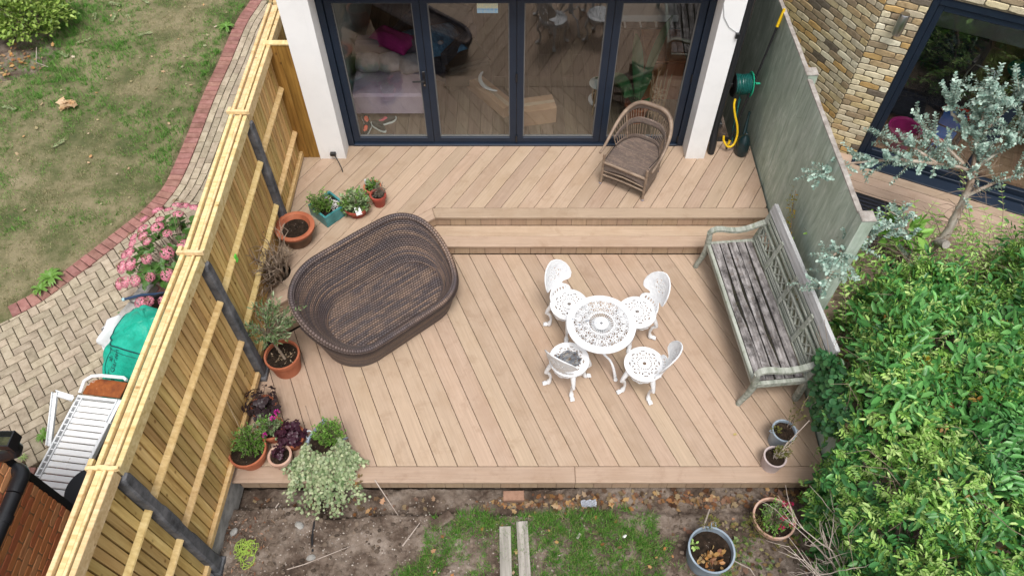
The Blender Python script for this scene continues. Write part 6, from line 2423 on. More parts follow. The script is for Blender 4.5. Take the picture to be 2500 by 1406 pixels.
o = pot('geranium_pot', 'terracotta pot of grey-green plant with magenta flowers behind the orange pot', -2.42, 3.28, 0, .125, .17, M_terr, .85)
tips = rtips(56, (0, 0, .24), (.16, .16, .12))
stems(o, M_twig, (0, 0, .15), tips, .003, .001)
sprig(o, ML_herb, (0, 0, .15), tips[:40], .03, .6, 6)
sprig(o, ML_mid, (0, 0, .15), tips[40:], .03, .6, 6)
M_mfl = leafmat('magenta petal', [(.42, .01, .22), (.6, .03, .34)], .15)
for k, p in enumerate(((.10, .12, .33), (-.12, .02, .36), (-.05, .06, .37))):
    tuft(o, M_mfl, 26, p, (.018, .018, .016), .02, .7, nm='flower')
bk_ = pot('metal_bucket', 'galvanised bucket planted with fern and trailing variegated ivy at the deck edge', -1.84, 3.10, 0, .165, .24, M_galv, .9, .006, .78, rimh=.02)
bk_.rotation_euler = (0, 0, 0)
MB().tube([(.165, .02, .23), (.20, .03, .25), (.215, .05, .22), (.20, .06, .18), (.165, .05, .17)], .007, 6).build('bucket_handle', M_galv, bk_, smooth=True)
tips = rtips(90, (.06, .05, .36), (.17, .15, .15))
stems(bk_, M_twig, (.06, .06, .2), tips, .002, .001)
sprig(bk_, ML_mid, (.06, .06, .2), tips[:40], .03, .4, 11)
sprig(bk_, ML_green, (.06, .06, .2), tips[40:], .03, .4, 11)
# ivy: strands creeping over the rim, across the nosing and down to the soil
IVY5 = np.array([(0, 0, 0), (.12, -.40, .03), (.42, -.30, .02), (.5, -.55, -.02), (.68, -.22, .03), (1.0, 0, -.03), (.68, .22, .03), (.5, .55, -.02), (.42, .30, .02), (.12, .40, .03)])
IF5 = [(0, 1, 2, 4, 5), (2, 3, 4), (0, 5, 6, 8, 9), (6, 7, 8)]
Ps, Ds = [], []
q_ = MB()
for k in range(80):
    a = R(random.uniform(190, 365))
    p = Vector((.14 * math.cos(a), .14 * math.sin(a), .25))
    dirv = Vector((math.cos(a) * 1.0, math.sin(a) * .7 - .55, 0)).normalized()
    Ls = random.uniform(.16, .47) * (1.0 if -dirv.y > .75 else .62)
    st_ = [p]
    z = .27 + random.uniform(0, .06)
    for i in range(1, 15):
        s = i / 14
        q2 = p + dirv * Ls * s + Vector((random.uniform(-1, 1), random.uniform(-1, 1), 0)) * .02
        y_w = 3.10 + q2.y
        gz = .03 + random.random() * .07 if y_w > 2.79 else max(-.30 + random.random() * .03, .02 - (2.79 - y_w) * 2.2)
        z = max(gz, z - .032)
        st_.append(Vector((q2.x, q2.y, z)))
        for _ in range(3 if s > .1 else 1):
            Ps.append(tuple(st_[-1] + Vector((random.uniform(-1, 1), random.uniform(-1, 1), random.uniform(-.3, 1))) * .03))
            Ds.append((dirv.x + random.uniform(-.9, .9), dirv.y + random.uniform(-.9, .9), random.uniform(-.5, .2)))
    q_.tube(st_, .0022, 4)
q_.build('ivy_stems', M_twig, bk_)
n = len(Ps)
print('ivy', n)
leaf_mesh('ivy_leaves', Ps, Ds, unit(RNG.normal(0, .35, (n, 3)) + np.array([0, -.25, 1])), .034 * RNG.uniform(.55, 1.25, n), .95, ML_ivy, bk_, 'stuff', IVY5, IF5)
tuft(bk_, leafmat('dead tan leaf', [(.25, .14, .05), (.36, .2, .07), (.2, .15, .05)]), 26, (.30, -.30, -.0), (.08, .05, .06), .035, .7, nm='dry_leaves')
# clear grey plastic scoop and canes
M_plas = noisy('grey translucent plastic', [(.3, (.12, .16, .21)), (.6, (.22, .27, .33)), (.8, (.36, .41, .46))], 6, 5, .25)
sc_ = T('plastic_scoop', 'grey-blue clear plastic cloche piece leaning by the purple plant', 'cloche', (-2.02, 3.16, .12), R(52))
M_sc = Matrix.Rotation(R(-22), 4, 'Y') @ Matrix.Scale(.8, 4)
MB().add([(x, y, z) for z in (0, .006) for (x, y) in ((-.14, -.03), (.1, -.055), (.32, -.03), (.34, .0), (.32, .03), (.1, .05), (-.14, .03))], [tuple(range(7))[::-1], tuple(range(7, 14))] + [(i, (i + 1) % 7, 7 + (i + 1) % 7, 7 + i) for i in range(7)]).build('blade', M_plas, sc_, M=M_sc)
MB().lathe([(.04, -.005), (.052, -.005), (.052, .02), (.04, .02)], 24).build('ring', plain('pale plastic ring', (.55, .6, .64), .3), sc_, M=M_sc @ Matrix.Translation((.06, .05, .01)), smooth=True)
for k, (x, y, z, e, lab) in enumerate(((-1.93, 3.12, .2, (-.07, .22, .32), 'thin dark cane standing in the bucket by the cloche piece'), (-1.86, 3.14, .2, (.02, .20, .50), 'taller pale bamboo cane standing in the bucket'), (-2.62, 3.12, .17, (-.06, .16, .55), 'pale bamboo cane leaning to the fence from the orange pot'))):
    tag(MB().tube([(0, 0, 0), e], [.005, .0035], 6).build('cane', plain('dry bamboo', (.38, .28, .17), .7) if k else M_twig, None, (x, y, z), smooth=True), lab, 'cane', 'canes in the pots')

# ---------- right hand pots
o = pot('bucket_pot', 'blue-grey metal bucket pot by the bench foot', 2.655, 3.21, 0, .118, .25, M_galv, .88, .006, .8, rimh=.02)
o.rotation_euler = (0, 0, 0)
tips = [(.10, .10, .55), (.16, .18, .62), (.05, .16, .5), (.13, .04, .48)]
stems(o, M_twig, (.06, .05, .2), tips, .005, .002)
ML_moss = leafmat('mossy yellow green', [(.10, .12, .02), (.18, .19, .04), (.14, .10, .03)])
sprig(o, ML_moss, (.06, .05, .2), tips, .03, .25, 16, start=.3)
tuft(o, ML_moss, 60, (-.09, -.0, .26), (.06, .04, .05), .02, .5)
for s in (-1, 1):
    MB().tube([(.12 * s, -.02, .24), (.145 * s, 0, .235), (.12 * s, .02, .24)], .005, 6).build('lug', M_galv, o)
o = pot('pale_pink_pot', 'pale pinkish grey pot with mossy sprig at the deck front corner', 2.53, 2.965, 0, .108, .19, noisy('pinkish grey glaze', [(.3, (.34, .27, .26)), (.6, (.47, .39, .38)), (.8, (.55, .48, .47))], 4, 6, .5), .88, .006, .84, rimh=.02)
o.rotation_euler = (0, 0, 0)
tips = rtips(16, (.06, .03, .24), (.10, .05, .06)) + [(.16, .10, .33), (.19, .14, .36)]
stems(o, M_deadw, (.0, .0, .16), tips, .003, .0015)
sprig(o, ML_moss, (.0, .0, .16), tips, .03, .3, 14, start=.3)
tag(MB().tube([(0, 0, 0), (.26, .2, .34)], [.006, .004], 6).build('cane', M_deadw, None, (2.55, 2.99, .17), smooth=True), 'pale grey cane sticking out of the pinkish pot', 'cane', 'canes in the pots')
o = pot('terracotta_bowl', 'wide pale terracotta bowl with red-flowered plant on the soil', 2.47, 2.44, -.22, .195, .20, M_palet, .8, .01, .7)
tips = rtips(66, (.0, .02, .26), (.19, .17, .10))
stems(o, M_twig, (0, 0, .16), tips, .003, .001)
sprig(o, ML_mid, (0, 0, .16), tips[:40], .026, .5, 8)
sprig(o, ML_herb, (0, 0, .16), tips[40:], .026, .5, 8)
M_rfl = leafmat('crimson petal', [(.38, .01, .05), (.5, .02, .10), (.3, .01, .09)], .15)
for p in ((.02, .15, .37), (.10, .1, .36), (.01, .06, .34), (-.17, .02, .30), (-.13, -.02, .3)):
    tuft(o, M_rfl, 22, p, (.02, .02, .018), .02, .7, nm='flower')
tuft(o, ML_moss, 300, (.2, -.06, .16), (.11, .14, .12), .03, .2, nm='mossy_sprigs')
o = pot('metal_tub', 'grey zinc tub with soil and dead leaves at the bottom edge', 1.815, 2.13, -.23, .21, .26, M_galv, .72, .008, .9, rimh=.025)
o.rotation_euler = (0, 0, 0)
MB().tube([(.03, .205, .24), (.035, .245, .27), (.07, .25, .27), (.08, .2, .24)], .007, 6).build('tub_handle', M_galv, o, smooth=True)
MB().tube([(-.04, .2, .2), (-.05, .205, .30), (-.06, .24, .62)], [.013, .011, .006], 8).build('stake', M_deadw, o, smooth=True)
tuft(o, ML_moss, 180, (-.01, .22, .34), (.09, .06, .08), .03, .25, nm='mossy_sprigs')
ML_dry = leafmat('dry fallen leaf', [(.16, .07, .03), (.34, .15, .045), (.42, .25, .09), (.30, .22, .11), (.22, .10, .06)], .25, trans=.1)
tuft(o, ML_dry, 46, (-.02, -.05, .19), (.17, .15, .015), .06, .7, nm='dry_leaves', shell=.1)
tuft(o, ML_lime, 12, (-.14, .06, .2), (.04, .04, .02), .05, .7, nm='leaves', shell=.1)

# ---------- hydrangea
hy = T('hydrangea', 'hydrangea bush covered in pink flower heads behind the fence', 'shrub', (-4.02, 5.52, -.2))
tips = rtips(120, (0, 0, .45), (.42, .58, .30))
tips = [tpx for tpx in tips if tpx[2] > .18]
stems(hy, M_twig, (.1, -.05, .0), tips, .006, .003)
n = 230
d = unit(RNG.normal(0, 1, (n, 3)))
d[:, 2] = np.abs(d[:, 2])
P = np.array([0, 0, .36]) + d * np.array([.40, .56, .30]) * RNG.uniform(.55, 1, (n, 1))
V_ = np.concatenate([LEAF6])
proto = leaf_mesh('leaf', [(0, 0, 0)], [(1, 0, 0)], [(0, 0, 1)], [.13], [.72], leafmat('hydrangea leaf', [(.03, .11, .02), (.055, .17, .03), (.11, .24, .045), (.16, .16, .04)], .25), hy)
for i in range(n):
    o = proto if i == 0 else dupe(proto, parent=hy)
    o.location = tuple(P[i])
    o.rotation_euler = (random.uniform(-.5, .5), random.uniform(-.2, .7), math.atan2(d[i][1], d[i][0]) + random.uniform(-.7, .7))
    s = random.uniform(.6, 1.15)
    o.scale = (s, s, s)
PET = np.array([(0, 0, 0), (.55, -.38, .04), (1, 0, .0), (.55, .38, .04)])
def flower_head():
    n = 150
    d = unit(RNG.normal(0, 1, (n, 3)))
    d[:, 2] = np.abs(d[:, 2])
    C = d * np.array([.085, .085, .05])
    Ps, Ds, Ns = [], [], []
    for i in range(n):
        up_ = d[i] + RNG.normal(0, .15, 3)
        up_ /= np.linalg.norm(up_)
        s = np.cross(up_, [0.3, .2, 1]) + 1e-6
        s /= np.linalg.norm(s)
        t_ = np.cross(up_, s)
        for k in range(4):
            a = k * PI / 2 + i
            Ps.append(C[i])
            Ds.append(s * math.cos(a) + t_ * math.sin(a))
            Ns.append(up_)
    return leaf_mesh('flower_head', Ps, Ds, Ns, .0145, 1.0, M_pinkfl, hy, None, PET, [(0, 1, 2, 3)])
heads = [flower_head() for _ in range(3)]
cores = []
m_core = leafmat('fading flower core', [(.20, .16, .05), (.3, .2, .1)])
fh = [(-.36, .38, .5), (-.22, .46, .55), (-.02, .52, .58), (.18, .5, .55), (.3, .42, .5), (-.30, .2, .55), (-.12, .28, .62), (.08, .32, .66), (.34, .26, .5), (-.38, .04, .5), (-.24, .06, .6), (-.08, .12, .68), (-.46, -.06, .42), (-.34, -.12, .55), (-.14, -.06, .66), (.06, .02, .7), (-.42, -.24, .44), (-.28, -.28, .55), (-.1, -.26, .62), (.1, -.2, .64), (-.34, -.42, .42), (-.2, -.46, .5), (-.04, -.44, .54), (.12, -.40, .52), (-.06, -.62, .36), (.08, -.62, .36), (.2, -.56, .38), (-.16, -.62, .3), (.3, .1, .56), (.22, -.06, .6), (-.44, .18, .42), (.38, .36, .46), (.0, .6, .46), (-.18, .58, .42), (.3, -.3, .46), (-.46, -.36, .3)]
for k, p in enumerate(fh):
    o = heads[k] if k < 3 else dupe(heads[k % 3], parent=hy)
    p = (p[0] * 1.1, p[1] * 1.1, p[2])
    o.location = p
    dd = Vector((p[0] * .8, p[1] * .6, .5)).normalized()
    o.rotation_euler = dd.to_track_quat('Z', 'Y').to_euler()
    s = random.uniform(.6, 1.0)
    o.scale = (s, s, s)
    if k % 2 == 0:
        tuft(hy, m_core, 26, (p[0] + dd.x * .05, p[1] + dd.y * .05, p[2] + dd.z * .055), (.03, .03, .012), .02, .5, nm='flower_core')
tag(leaf_mesh('turning_leaf', [(-3.80, 5.02, .26)], [(.5, -.2, -.1)], [(-.2, -.2, 1)], [.17], [.9], leafmat('turning leaf', [(.28, .17, .05), (.36, .14, .06)])), 'large leaf turning red and yellow at the hydrangea edge', 'leaf')

# ---------- weeds on lawn edge and path
def weed(lab, x, y, z, r_, n, m=None):
    o = T('weed', lab, 'weed', (x, y, z), random.uniform(0, 6), 'rosette weeds on the neighbour side')
    for k in range(n):
        a = 2 * PI * k / n + random.uniform(-.2, .2)
        v_, f_ = blade((0, 0, .01), (r_ * math.cos(a), r_ * math.sin(a), random.uniform(.0, .05)), r_ * .13, r_ * .25, 5)
        MB().add(v_, f_).build('leaf', m or ML_mid, o, smooth=True, sharp=0)
weed('spiky green rosette weed on the red path edging', -5.57, 5.42, -.18, .15, 16)
weed('smaller spiky weed just below the large rosette weed', -5.63, 5.25, -.19, .11, 14)
weed('leafy weed between pavers beside the lounger leg', -4.88, 3.36, -.2, .09, 12)
weed('green weed at the far end of the red edging', -4.66, 10.55, -.2, .14, 12)
weed('tiny weed in the pavers by the gutter', -5.0, 3.12, -.2, .05, 9, ML_lime)
weed('small dark weed beside the blue pipe end', -4.52, 4.88, -.2, .09, 12, ML_dark)
# ------------------------------------------------------------------ grass
def grass(name, X, Y, Z, L, m, lean=.5, w=.0035):
    n = len(X)
    a = RNG.uniform(0, 2 * PI, n)
    le = RNG.uniform(.1, 1, n) * lean * 1.3
    dx, dy = np.cos(a) * le, np.sin(a) * le
    sx, sy = -np.sin(a) * w * .5, np.cos(a) * w * .5
    V = np.zeros((n, 3, 3))
    V[:, 0] = np.stack([X + sx, Y + sy, Z], 1)
    V[:, 1] = np.stack([X - sx, Y - sy, Z], 1)
    V[:, 2] = np.stack([X + dx * L, Y + dy * L, Z + L * np.sqrt(np.maximum(.05, 1 - le ** 2 * .8))], 1)
    return bulk(name, V.reshape(-1, 3), n, 3, [(0, 1, 2)], m, kind='stuff')
MG1 = leafmat('lawn blade', [(.045, .15, .02), (.08, .23, .03), (.13, .31, .05), (.19, .31, .08)], .5, trans=.2, rough=.6, spec=.2)
MG2 = leafmat('dry lawn blade', [(.27, .23, .125), (.38, .325, .19), (.18, .18, .075), (.15, .20, .065)], .45, trans=.15, rough=.7, spec=.15)
def green_amt(X, Y):
    g = fbm(X, Y, .55, 31, 4) * .62 + fbm(X, Y, 2.2, 7, 4) * .38
    # greener along the top of the lawn and its border, straw in the middle
    g = g + .05 * np.clip((Y - 9) / 2, 0, 1) + .14 * np.exp(-(edge_x(Y) - X) * 2.4) * (Y > 7.2) - .07 * np.exp(-((X + 5.6) ** 2 + (Y - 7.6) ** 2) / 1.4)
    g = g - .08 * np.exp(-((X + 6.3) ** 2 + (Y - 7.6) ** 2) / 1.0) + .1 * np.exp(-((X + 7.0) ** 2 + (Y - 7.0) ** 2) / .3)
    return g
N = 230000
def clumps(x0, x1, y0, y1, N, per, sig):
    c = N // per
    cx, cy, sg = RNG.uniform(x0, x1, c), RNG.uniform(y0, y1, c), sig * RNG.uniform(.4, 1.6, c)
    return (np.repeat(cx, per) + RNG.normal(0, 1, c * per) * np.repeat(sg, per), np.repeat(cy, per) + RNG.normal(0, 1, c * per) * np.repeat(sg, per))
X, Y = clumps(-10, -4.1, 4.0, 13.2, N, 22, .032)
N = len(X)
k = (X < edge_x(Y) - .015 + .03 * RNG.normal(0, 1, N)) & (X > -9.6 + (13 - Y) * .28)
X, Y = X[k], Y[k]
g = green_amt(X, Y) + RNG.normal(0, .05, len(X))
gm = g > .462
dm_ = ~gm & (RNG.random(len(X)) < .85)
tall = .55 + 1.0 * np.clip((g - .5) * 5, 0, 1)
grass('lawn_grass', X[gm], Y[gm], lawn_z(X[gm], Y[gm]) - .004, .045 * tall[gm] * RNG.uniform(.6, 1.5, gm.sum()), MG1, .75, .0062)
grass('dry_grass', X[dm_], Y[dm_], lawn_z(X[dm_], Y[dm_]) - .004, .03 * RNG.uniform(.6, 1.5, dm_.sum()), MG2, .95, .0055)
# front patch of turf by the planks
N = 52000
X, Y = clumps(-1.4, 2.3, 1.3, 2.64, N, 26, .022)
N = len(X)
g = .10 + .5 + (fbm(X, Y, 3.2, 77, 4) - .5) * 1.5 + .08 * np.exp(-((X - .5) ** 2) / .9) - np.clip((X - 1.35) * .3, 0, .5) - np.clip((Y - 2.5) * 1.6, 0, .5) - .0 * Y - .10 * np.exp(-((X - .98) ** 2 + (Y - 2.1) ** 2) / .05) - np.clip((-1.0 - X + (Y - 1.9) * .85) * 1.2, 0, .5)
k = g + RNG.normal(0, .05, N) > .52
X, Y, g = X[k], Y[k], g[k]
grass('turf_patch', X, Y, soil_z(X, Y) - .004, .05 * np.clip(.6 + (g - .47) * 6, .5, 1.5) * RNG.uniform(.6, 1.5, len(X)), leafmat('front turf blade', [(.035, .125, .014), (.065, .20, .02), (.11, .275, .04), (.14, .25, .055), (.26, .24, .1)], .5, trans=.2, rough=.6, spec=.2), .85, .0055)

# ------------------------------------------------------------------ leaf litter and crumbs
def litter(name, X, Y, Z, L, m, lab=None, flat=.25, wd=.75):
    n = len(X)
    a = RNG.uniform(0, 2 * PI, n)
    D = np.stack([np.cos(a), np.sin(a), RNG.normal(0, flat, n)], 1)
    Nn = unit(RNG.normal(0, flat, (n, 3)) + np.array([0, 0, 1.0]))
    return leaf_mesh(name, np.stack([X, Y, Z], 1), D, Nn, L, wd, m, None, 'stuff', IVY5, IF5)
n = 430
X = np.concatenate([RNG.uniform(-.2, 3.0, 360), RNG.uniform(-2.6, -.2, 40), RNG.uniform(1.5, 2.9, 30)])
Y = np.concatenate([2.71 + RNG.normal(0, .05, 400), RNG.uniform(1.7, 2.5, 30)])
Y = np.minimum(Y, 2.79)
litter('leaf_litter', X, Y, soil_z(X, Y) + RNG.uniform(.006, .03, n), RNG.uniform(.03, .085, n), leafmat('mixed leaf litter', [(.07, .035, .02), (.16, .07, .03), (.26, .12, .045), (.33, .21, .09), (.11, .065, .04), (.24, .18, .10), (.18, .085, .05), (.09, .05, .03)], .35, trans=.1))
n = 150
X = RNG.uniform(-9, -4.5, n)
Y = RNG.uniform(5, 12.5, n)
k = (X < edge_x(Y))
X, Y = X[k], Y[k]
litter('lawn_leaves', X, Y, lawn_z(X, Y) + .025, RNG.uniform(.03, .07, len(X)), leafmat('pale fallen leaf', [(.42, .27, .15), (.5, .4, .24), (.34, .36, .2), (.5, .24, .1), (.6, .52, .4)]), .3)
# pinnate ash leaflets fallen on the lawn
Ps, Ds = [], []
for (x, y) in [(-6.9, 10.9), (-6.55, 10.7), (-6.35, 10.85), (-6.9, 10.1), (-6.95, 9.75), (-7.25, 8.5), (-6.0, 10.3), (-7.15, 6.5), (-7.6, 7.0), (-6.75, 11.2), (-6.1, 11.2), (-7.8, 6.7), (-6.4, 7.7), (-6.9, 6.2)]:
    a = random.uniform(0, 6.28)
    for i in range(9):
        s = .025 * (i - 1)
        for sgn in (-1, 1):
            Ps.append((x + math.cos(a) * s, y + math.sin(a) * s, LAWN_Z + .035))
            b_ = a + sgn * .75 + random.uniform(-.2, .2)
            Ds.append((math.cos(b_), math.sin(b_), .1))
leaf_mesh('ash_leaves', Ps, Ds, unit(RNG.normal(0, .3, (len(Ps), 3)) + np.array([0, 0, 1.0])), RNG.uniform(.035, .065, len(Ps)), .32, leafmat('pale ash leaflet', [(.2, .27, .11), (.32, .38, .2), (.3, .26, .13)]), None, 'stuff')
tag(litter('oak_leaf_heap', -6.53 + RNG.normal(0, .07, 14), 8.6 + RNG.normal(0, .05, 14), np.full(14, LAWN_Z + .05), np.full(14, .13), leafmat('tan leaf heap', [(.5, .3, .14), (.58, .42, .26)]), None, .3), 'heap of tan dead leaves in the middle of the lawn', 'leaves')
# stones, chips and twigs in the bare soil
def stones(name, n, x0, x1, y0, y1, r0, r1, m, dens=None):
    q_ = MB()
    for i in range(n):
        x, y = random.uniform(x0, x1), random.uniform(y0, y1)
        z = float(soil_z(np.array([x]), np.array([y]))[0])
        r_ = random.uniform(r0, r1) ** 1.0
        q_.ball((x, y, z + r_ * .2), r_, 6, 4, (random.uniform(.7, 1.4), random.uniform(.7, 1.3), random.uniform(.4, .9)))
    return q_.build(name, m, kind='stuff')
M_stone = leafmat('soil stones', [(.22, .18, .15), (.30, .255, .22), (.42, .38, .34), (.16, .12, .1)], .25, trans=0, rough=.9, spec=.1)
stones('soil_stones', 1500, -2.7, 1.0, 1.5, 2.75, .002, .009, M_stone)
stones('soil_crumbs', 1700, -2.7, 2.9, 1.3, 2.75, .004, .024, leafmat('soil crumbs', [(.10, .075, .058), (.17, .13, .1), (.06, .045, .035)], .25, trans=0, rough=.95, spec=.1))
for (x, y, r_, lab) in ((-2.06, 2.42, .045, 'fist-sized pale stone in the bare soil left of the ditch'), (-1.9, 2.12, .04, 'flat whitish stone near the bottom left soil'), (-2.68, 2.36, .04, 'grey stone beside the gravel board')):
    z = float(soil_z(np.array([x]), np.array([y]))[0])
    q_ = MB().ball((0, 0, 0), r_, 9, 6, (1.1, .8, .55))
    q_.v = [tuple(c * (1 + .25 * (random.random() - .5)) for c in p) for p in q_.v]
    tag(q_.build('stone', M_gravel, None, (x, y, z + r_ * .3), random.uniform(0, 6)), lab, 'stone')
q_ = MB()
for i in range(150):
    x, y = random.uniform(-2.8, -2.25), random.uniform(1.6, 2.55)
    if random.random() < .25:
        x, y = random.uniform(-2.6, 2.9), random.uniform(1.6, 2.7)
    z = float(soil_z(np.array([x]), np.array([y]))[0]) + .008
    a, l_ = random.uniform(0, 6.28), random.uniform(.03, .13)
    q_.tube([(x, y, z), (x + l_ * .5 * math.cos(a), y + l_ * .5 * math.sin(a), z + .012), (x + l_ * math.cos(a + .3), y + l_ * math.sin(a + .3), z)], [.003, .0025, .0015], 4)
q_.build('twig_litter', M_twig, kind='stuff')
n = 120
X, Y = RNG.uniform(-2.75, -2.3, n), RNG.uniform(1.7, 2.5, n)
litter('bark_litter', X, Y, soil_z(X, Y) + .012, RNG.uniform(.02, .05, n), leafmat('red brown bark bits', [(.14, .06, .035), (.24, .12, .07), (.32, .2, .13)]), None, .4, .5)
def stick(lab, pts, r0=.006, m=M_deadw):
    tag(MB().tube(pts, [r0 + (.4 * r0 - r0) * i / (len(pts) - 1) for i in range(len(pts))], 6).build('stick', m, None, None, 0, True), lab, 'stick', 'sticks lying on the soil')
stick('long thin curved stick lying across the bottom soil', [(-2.20, 1.98, -.17), (-1.95, 2.05, -.155), (-1.72, 2.15, -.17), (-1.55, 2.22, -.17)])
stick('straight pale stick pointing to the turf patch', [(-1.05, 2.22, -.16), (-.9, 2.44, -.15)], .008)
stick('pale thin stick leaning from the ivy to the soil', [(-1.35, 2.80, .02), (-1.12, 2.52, -.17)], .006)
stick('short kinked stick in the soil near the string', [(-2.3, 2.05, -.16), (-2.2, 2.25, -.15), (-2.12, 2.31, -.16)], .006)
stick('dark stick in the trench under the deck corner', [(-2.42, 2.53, -.30), (-2.33, 2.68, -.27)], .012)
ck = T('black_cable', 'black cable hanging from the ivy and trailing over the soil', 'cable', (-1.93, 2.6, 0))
MB().tube([(.0, .12, -.27), (-.005, .0, -.30), (.0, -.1, -.2), (.005, -.3, -.195), (.03, -.42, -.20)], .011, 8).build('cable', M_black, ck, smooth=True)
# yellow green string tangle
q_ = MB()
for k in range(7):
    pts = []
    cx, cy = random.uniform(-.05, .05), random.uniform(-.05, .08)
    for i in range(30):
        a = i * .45 + k
        rr = random.uniform(.03, .085)
        pts.append((cx + rr * math.cos(a), cy + rr * math.sin(a) * 1.1 - (.10 * (i / 30) if k > 4 else 0), .01 + random.uniform(0, .035)))
    q_.tube(pts, .0032, 4)
tag(q_.build('string_tangle', plain('lime garden string', (.34, .48, .08), .7), None, (-2.52, 2.14, float(soil_z(np.array([-2.52]), np.array([2.14]))[0])), smooth=True), 'tangle of lime green string on the soil by the fence', 'string')
# planks, slab, brick, wrapper
M_oldplank = woodmat('grey old board', (.15, .135, .12), (.30, .275, .245), (.44, .41, .37), 1, .06, True, .9)
for (x, y, rz, L, lab) in ((-.07, 1.92, R(1.5), .49, 'left one of two grey old boards lying on the turf'), (.105, 1.95, R(3), .51, 'right one of two grey old boards lying on the turf')):
    tag(MB().cbox(-.055, -L * 1.6, 0, .055, L, .028, .004).build('old_board', M_oldplank, None, (x, y, -.185), rz), lab, 'board', 'boards on the turf')
tag(MB().cbox(-.12, -.05, 0, .12, .05, .03, .006).build('stone_slab', M_soil, None, (-.70, 2.47, -.205), R(35)), 'small pale concrete slab half sunk at the turf edge', 'slab')
tag(MB().cbox(-.105, -.05, 0, .105, .05, .065, .006).build('loose_brick', brickmat('loose brick', [srgb(150, 118, 100)]), None, (.0, 2.745, -.30), R(1)), 'loose brown brick in the litter below the deck front', 'brick')
tag(MB().cbox(-.03, -.012, 0, .03, .012, .008, .002).build('wood_chip', M_oldplank, None, (.62, 2.32, -.175), R(58)), 'pale wooden offcut on the turf right of the boards', 'offcut')
wr = T('plastic_wrapper', 'shiny clear plastic wrapper in the leaf litter', 'wrapper', (.74, 2.66, -.245), R(2))
def wrf(u, v):
    x, y = (u - .5) * .15, (v - .5) * .075
    return (x, y, .02 + .014 * math.sin(u * 17 + v * 5) + .01 * math.sin(v * 23))
q_ = grid(wrf, 18, 10)
solidify(q_.build('film', plain('silvery film', (.45, .47, .52), .15, metal=.3), wr, smooth=True), .003)
tag(MB().ball((0, 0, 0), .018, 8, 5, (1.3, .8, .5)).build('white_scrap', M_white, None, (1.06, 2.32, -.18), .6), 'small white scrap on the turf right of the offcut', 'scrap')
n = 40
X, Y = RNG.uniform(-.8, 2.0, n), RNG.uniform(1.5, 2.55, n)
litter('turf_leaves', X, Y, soil_z(X, Y) + .035, RNG.uniform(.03, .07, n), ML_dry, None, .3)
# two yellow leaves dropped on the deck
tag(leaf_mesh('fallen_leaf', [(2.22, 3.28, .008)], [(1, .3, 0)], [(0, 0, 1)], [.045], [.6], leafmat('yellow fallen leaf', [(.6, .46, .1), (.6, .5, .2)])), 'small yellow leaf on the deck near the pinkish pot', 'leaf')

# ------------------------------------------------------------------ lawn shrub at the top left
sb = T('lawn_shrub', 'light green bush overhanging the lawn at the top left corner', 'shrub', (-7.65, 10.35, -.2))
n = 3200
d = unit(RNG.normal(0, 1, (n, 3)))
d[:, 2] = np.abs(d[:, 2])
P = np.array([-.15, .1, .25]) + d * np.array([.75, .62, .45]) * RNG.uniform(.6, 1.0, (n, 1)) * (1 + .25 * np.sin(d[:, :1] * 7) * np.cos(d[:, 1:2] * 6))
leaf_mesh('foliage', P, unit(d + RNG.normal(0, .6, (n, 3))), unit(RNG.normal(0, .4, (n, 3)) + np.array([0, 0, 1.0])), .085 * RNG.uniform(.6, 1.2, n), .6, leafmat('yellow green bush leaf', [(.15, .25, .04), (.25, .37, .07), (.37, .47, .12), (.11, .2, .035)]), sb, 'stuff')
stems(sb, M_twig, (-.1, .1, .0), rtips(30, (-.1, .1, .4), (.6, .5, .3)), .01, .003)
MB().tube([(.2, -.45, .1), (.28, -.75, .04), (.5, -.85, .03)], .006, 5).build('trailing_stem', M_deadw, sb, smooth=True)
bs = MB().lathe([(.001, .02), (.7, .01), (.9, -.005)], 28)
bs.build('bare_bed', M_soil, None, (-7.9, 9.9, -.195), kind='structure')
litter('bed_leaves', -7.7 + RNG.normal(0, .25, 60), 9.6 + RNG.normal(0, .2, 60), np.full(60, -.16), RNG.uniform(.04, .09, 60), ML_dry)

# ------------------------------------------------------------------ the climbing shrub mass on the right
def mass_h(X, Y):
    """height of the foliage surface over plan position"""
    h = 1.22 + .45 * fbm(X, Y, 1.3, 41, 3) + .42 * (vnoise(X, Y, 2.8, 55) - .35) + .22 * (vnoise(X, Y, 6.0, 61) - .5)
    lx = 2.99 - .17 * np.clip((2.8 - Y) / .25, 0, 1) + .07 * np.sin(Y * 3.1) + .06 * np.sin(Y * 7.7 + 1) + .35 * np.clip((Y - 3.25) / .5, 0, 1) + .06 * np.clip((1.9 - Y) / .5, 0, 1)
    left = np.clip((X - lx) / .30, 0, 1)
    far = np.clip((4.72 + .28 * (X - 3.2) * .75 + .18 * np.sin(X * 5) + .5 * (vnoise(X, Y, 3.5, 71) - .5) - Y) / .55, 0, 1)
    return h * left ** .2 * np.sqrt(far)
cs = T('climbing_shrub', 'great tangle of mixed climbing shrubs swallowing the low wall at the right', 'shrub', (0, 0, 0))
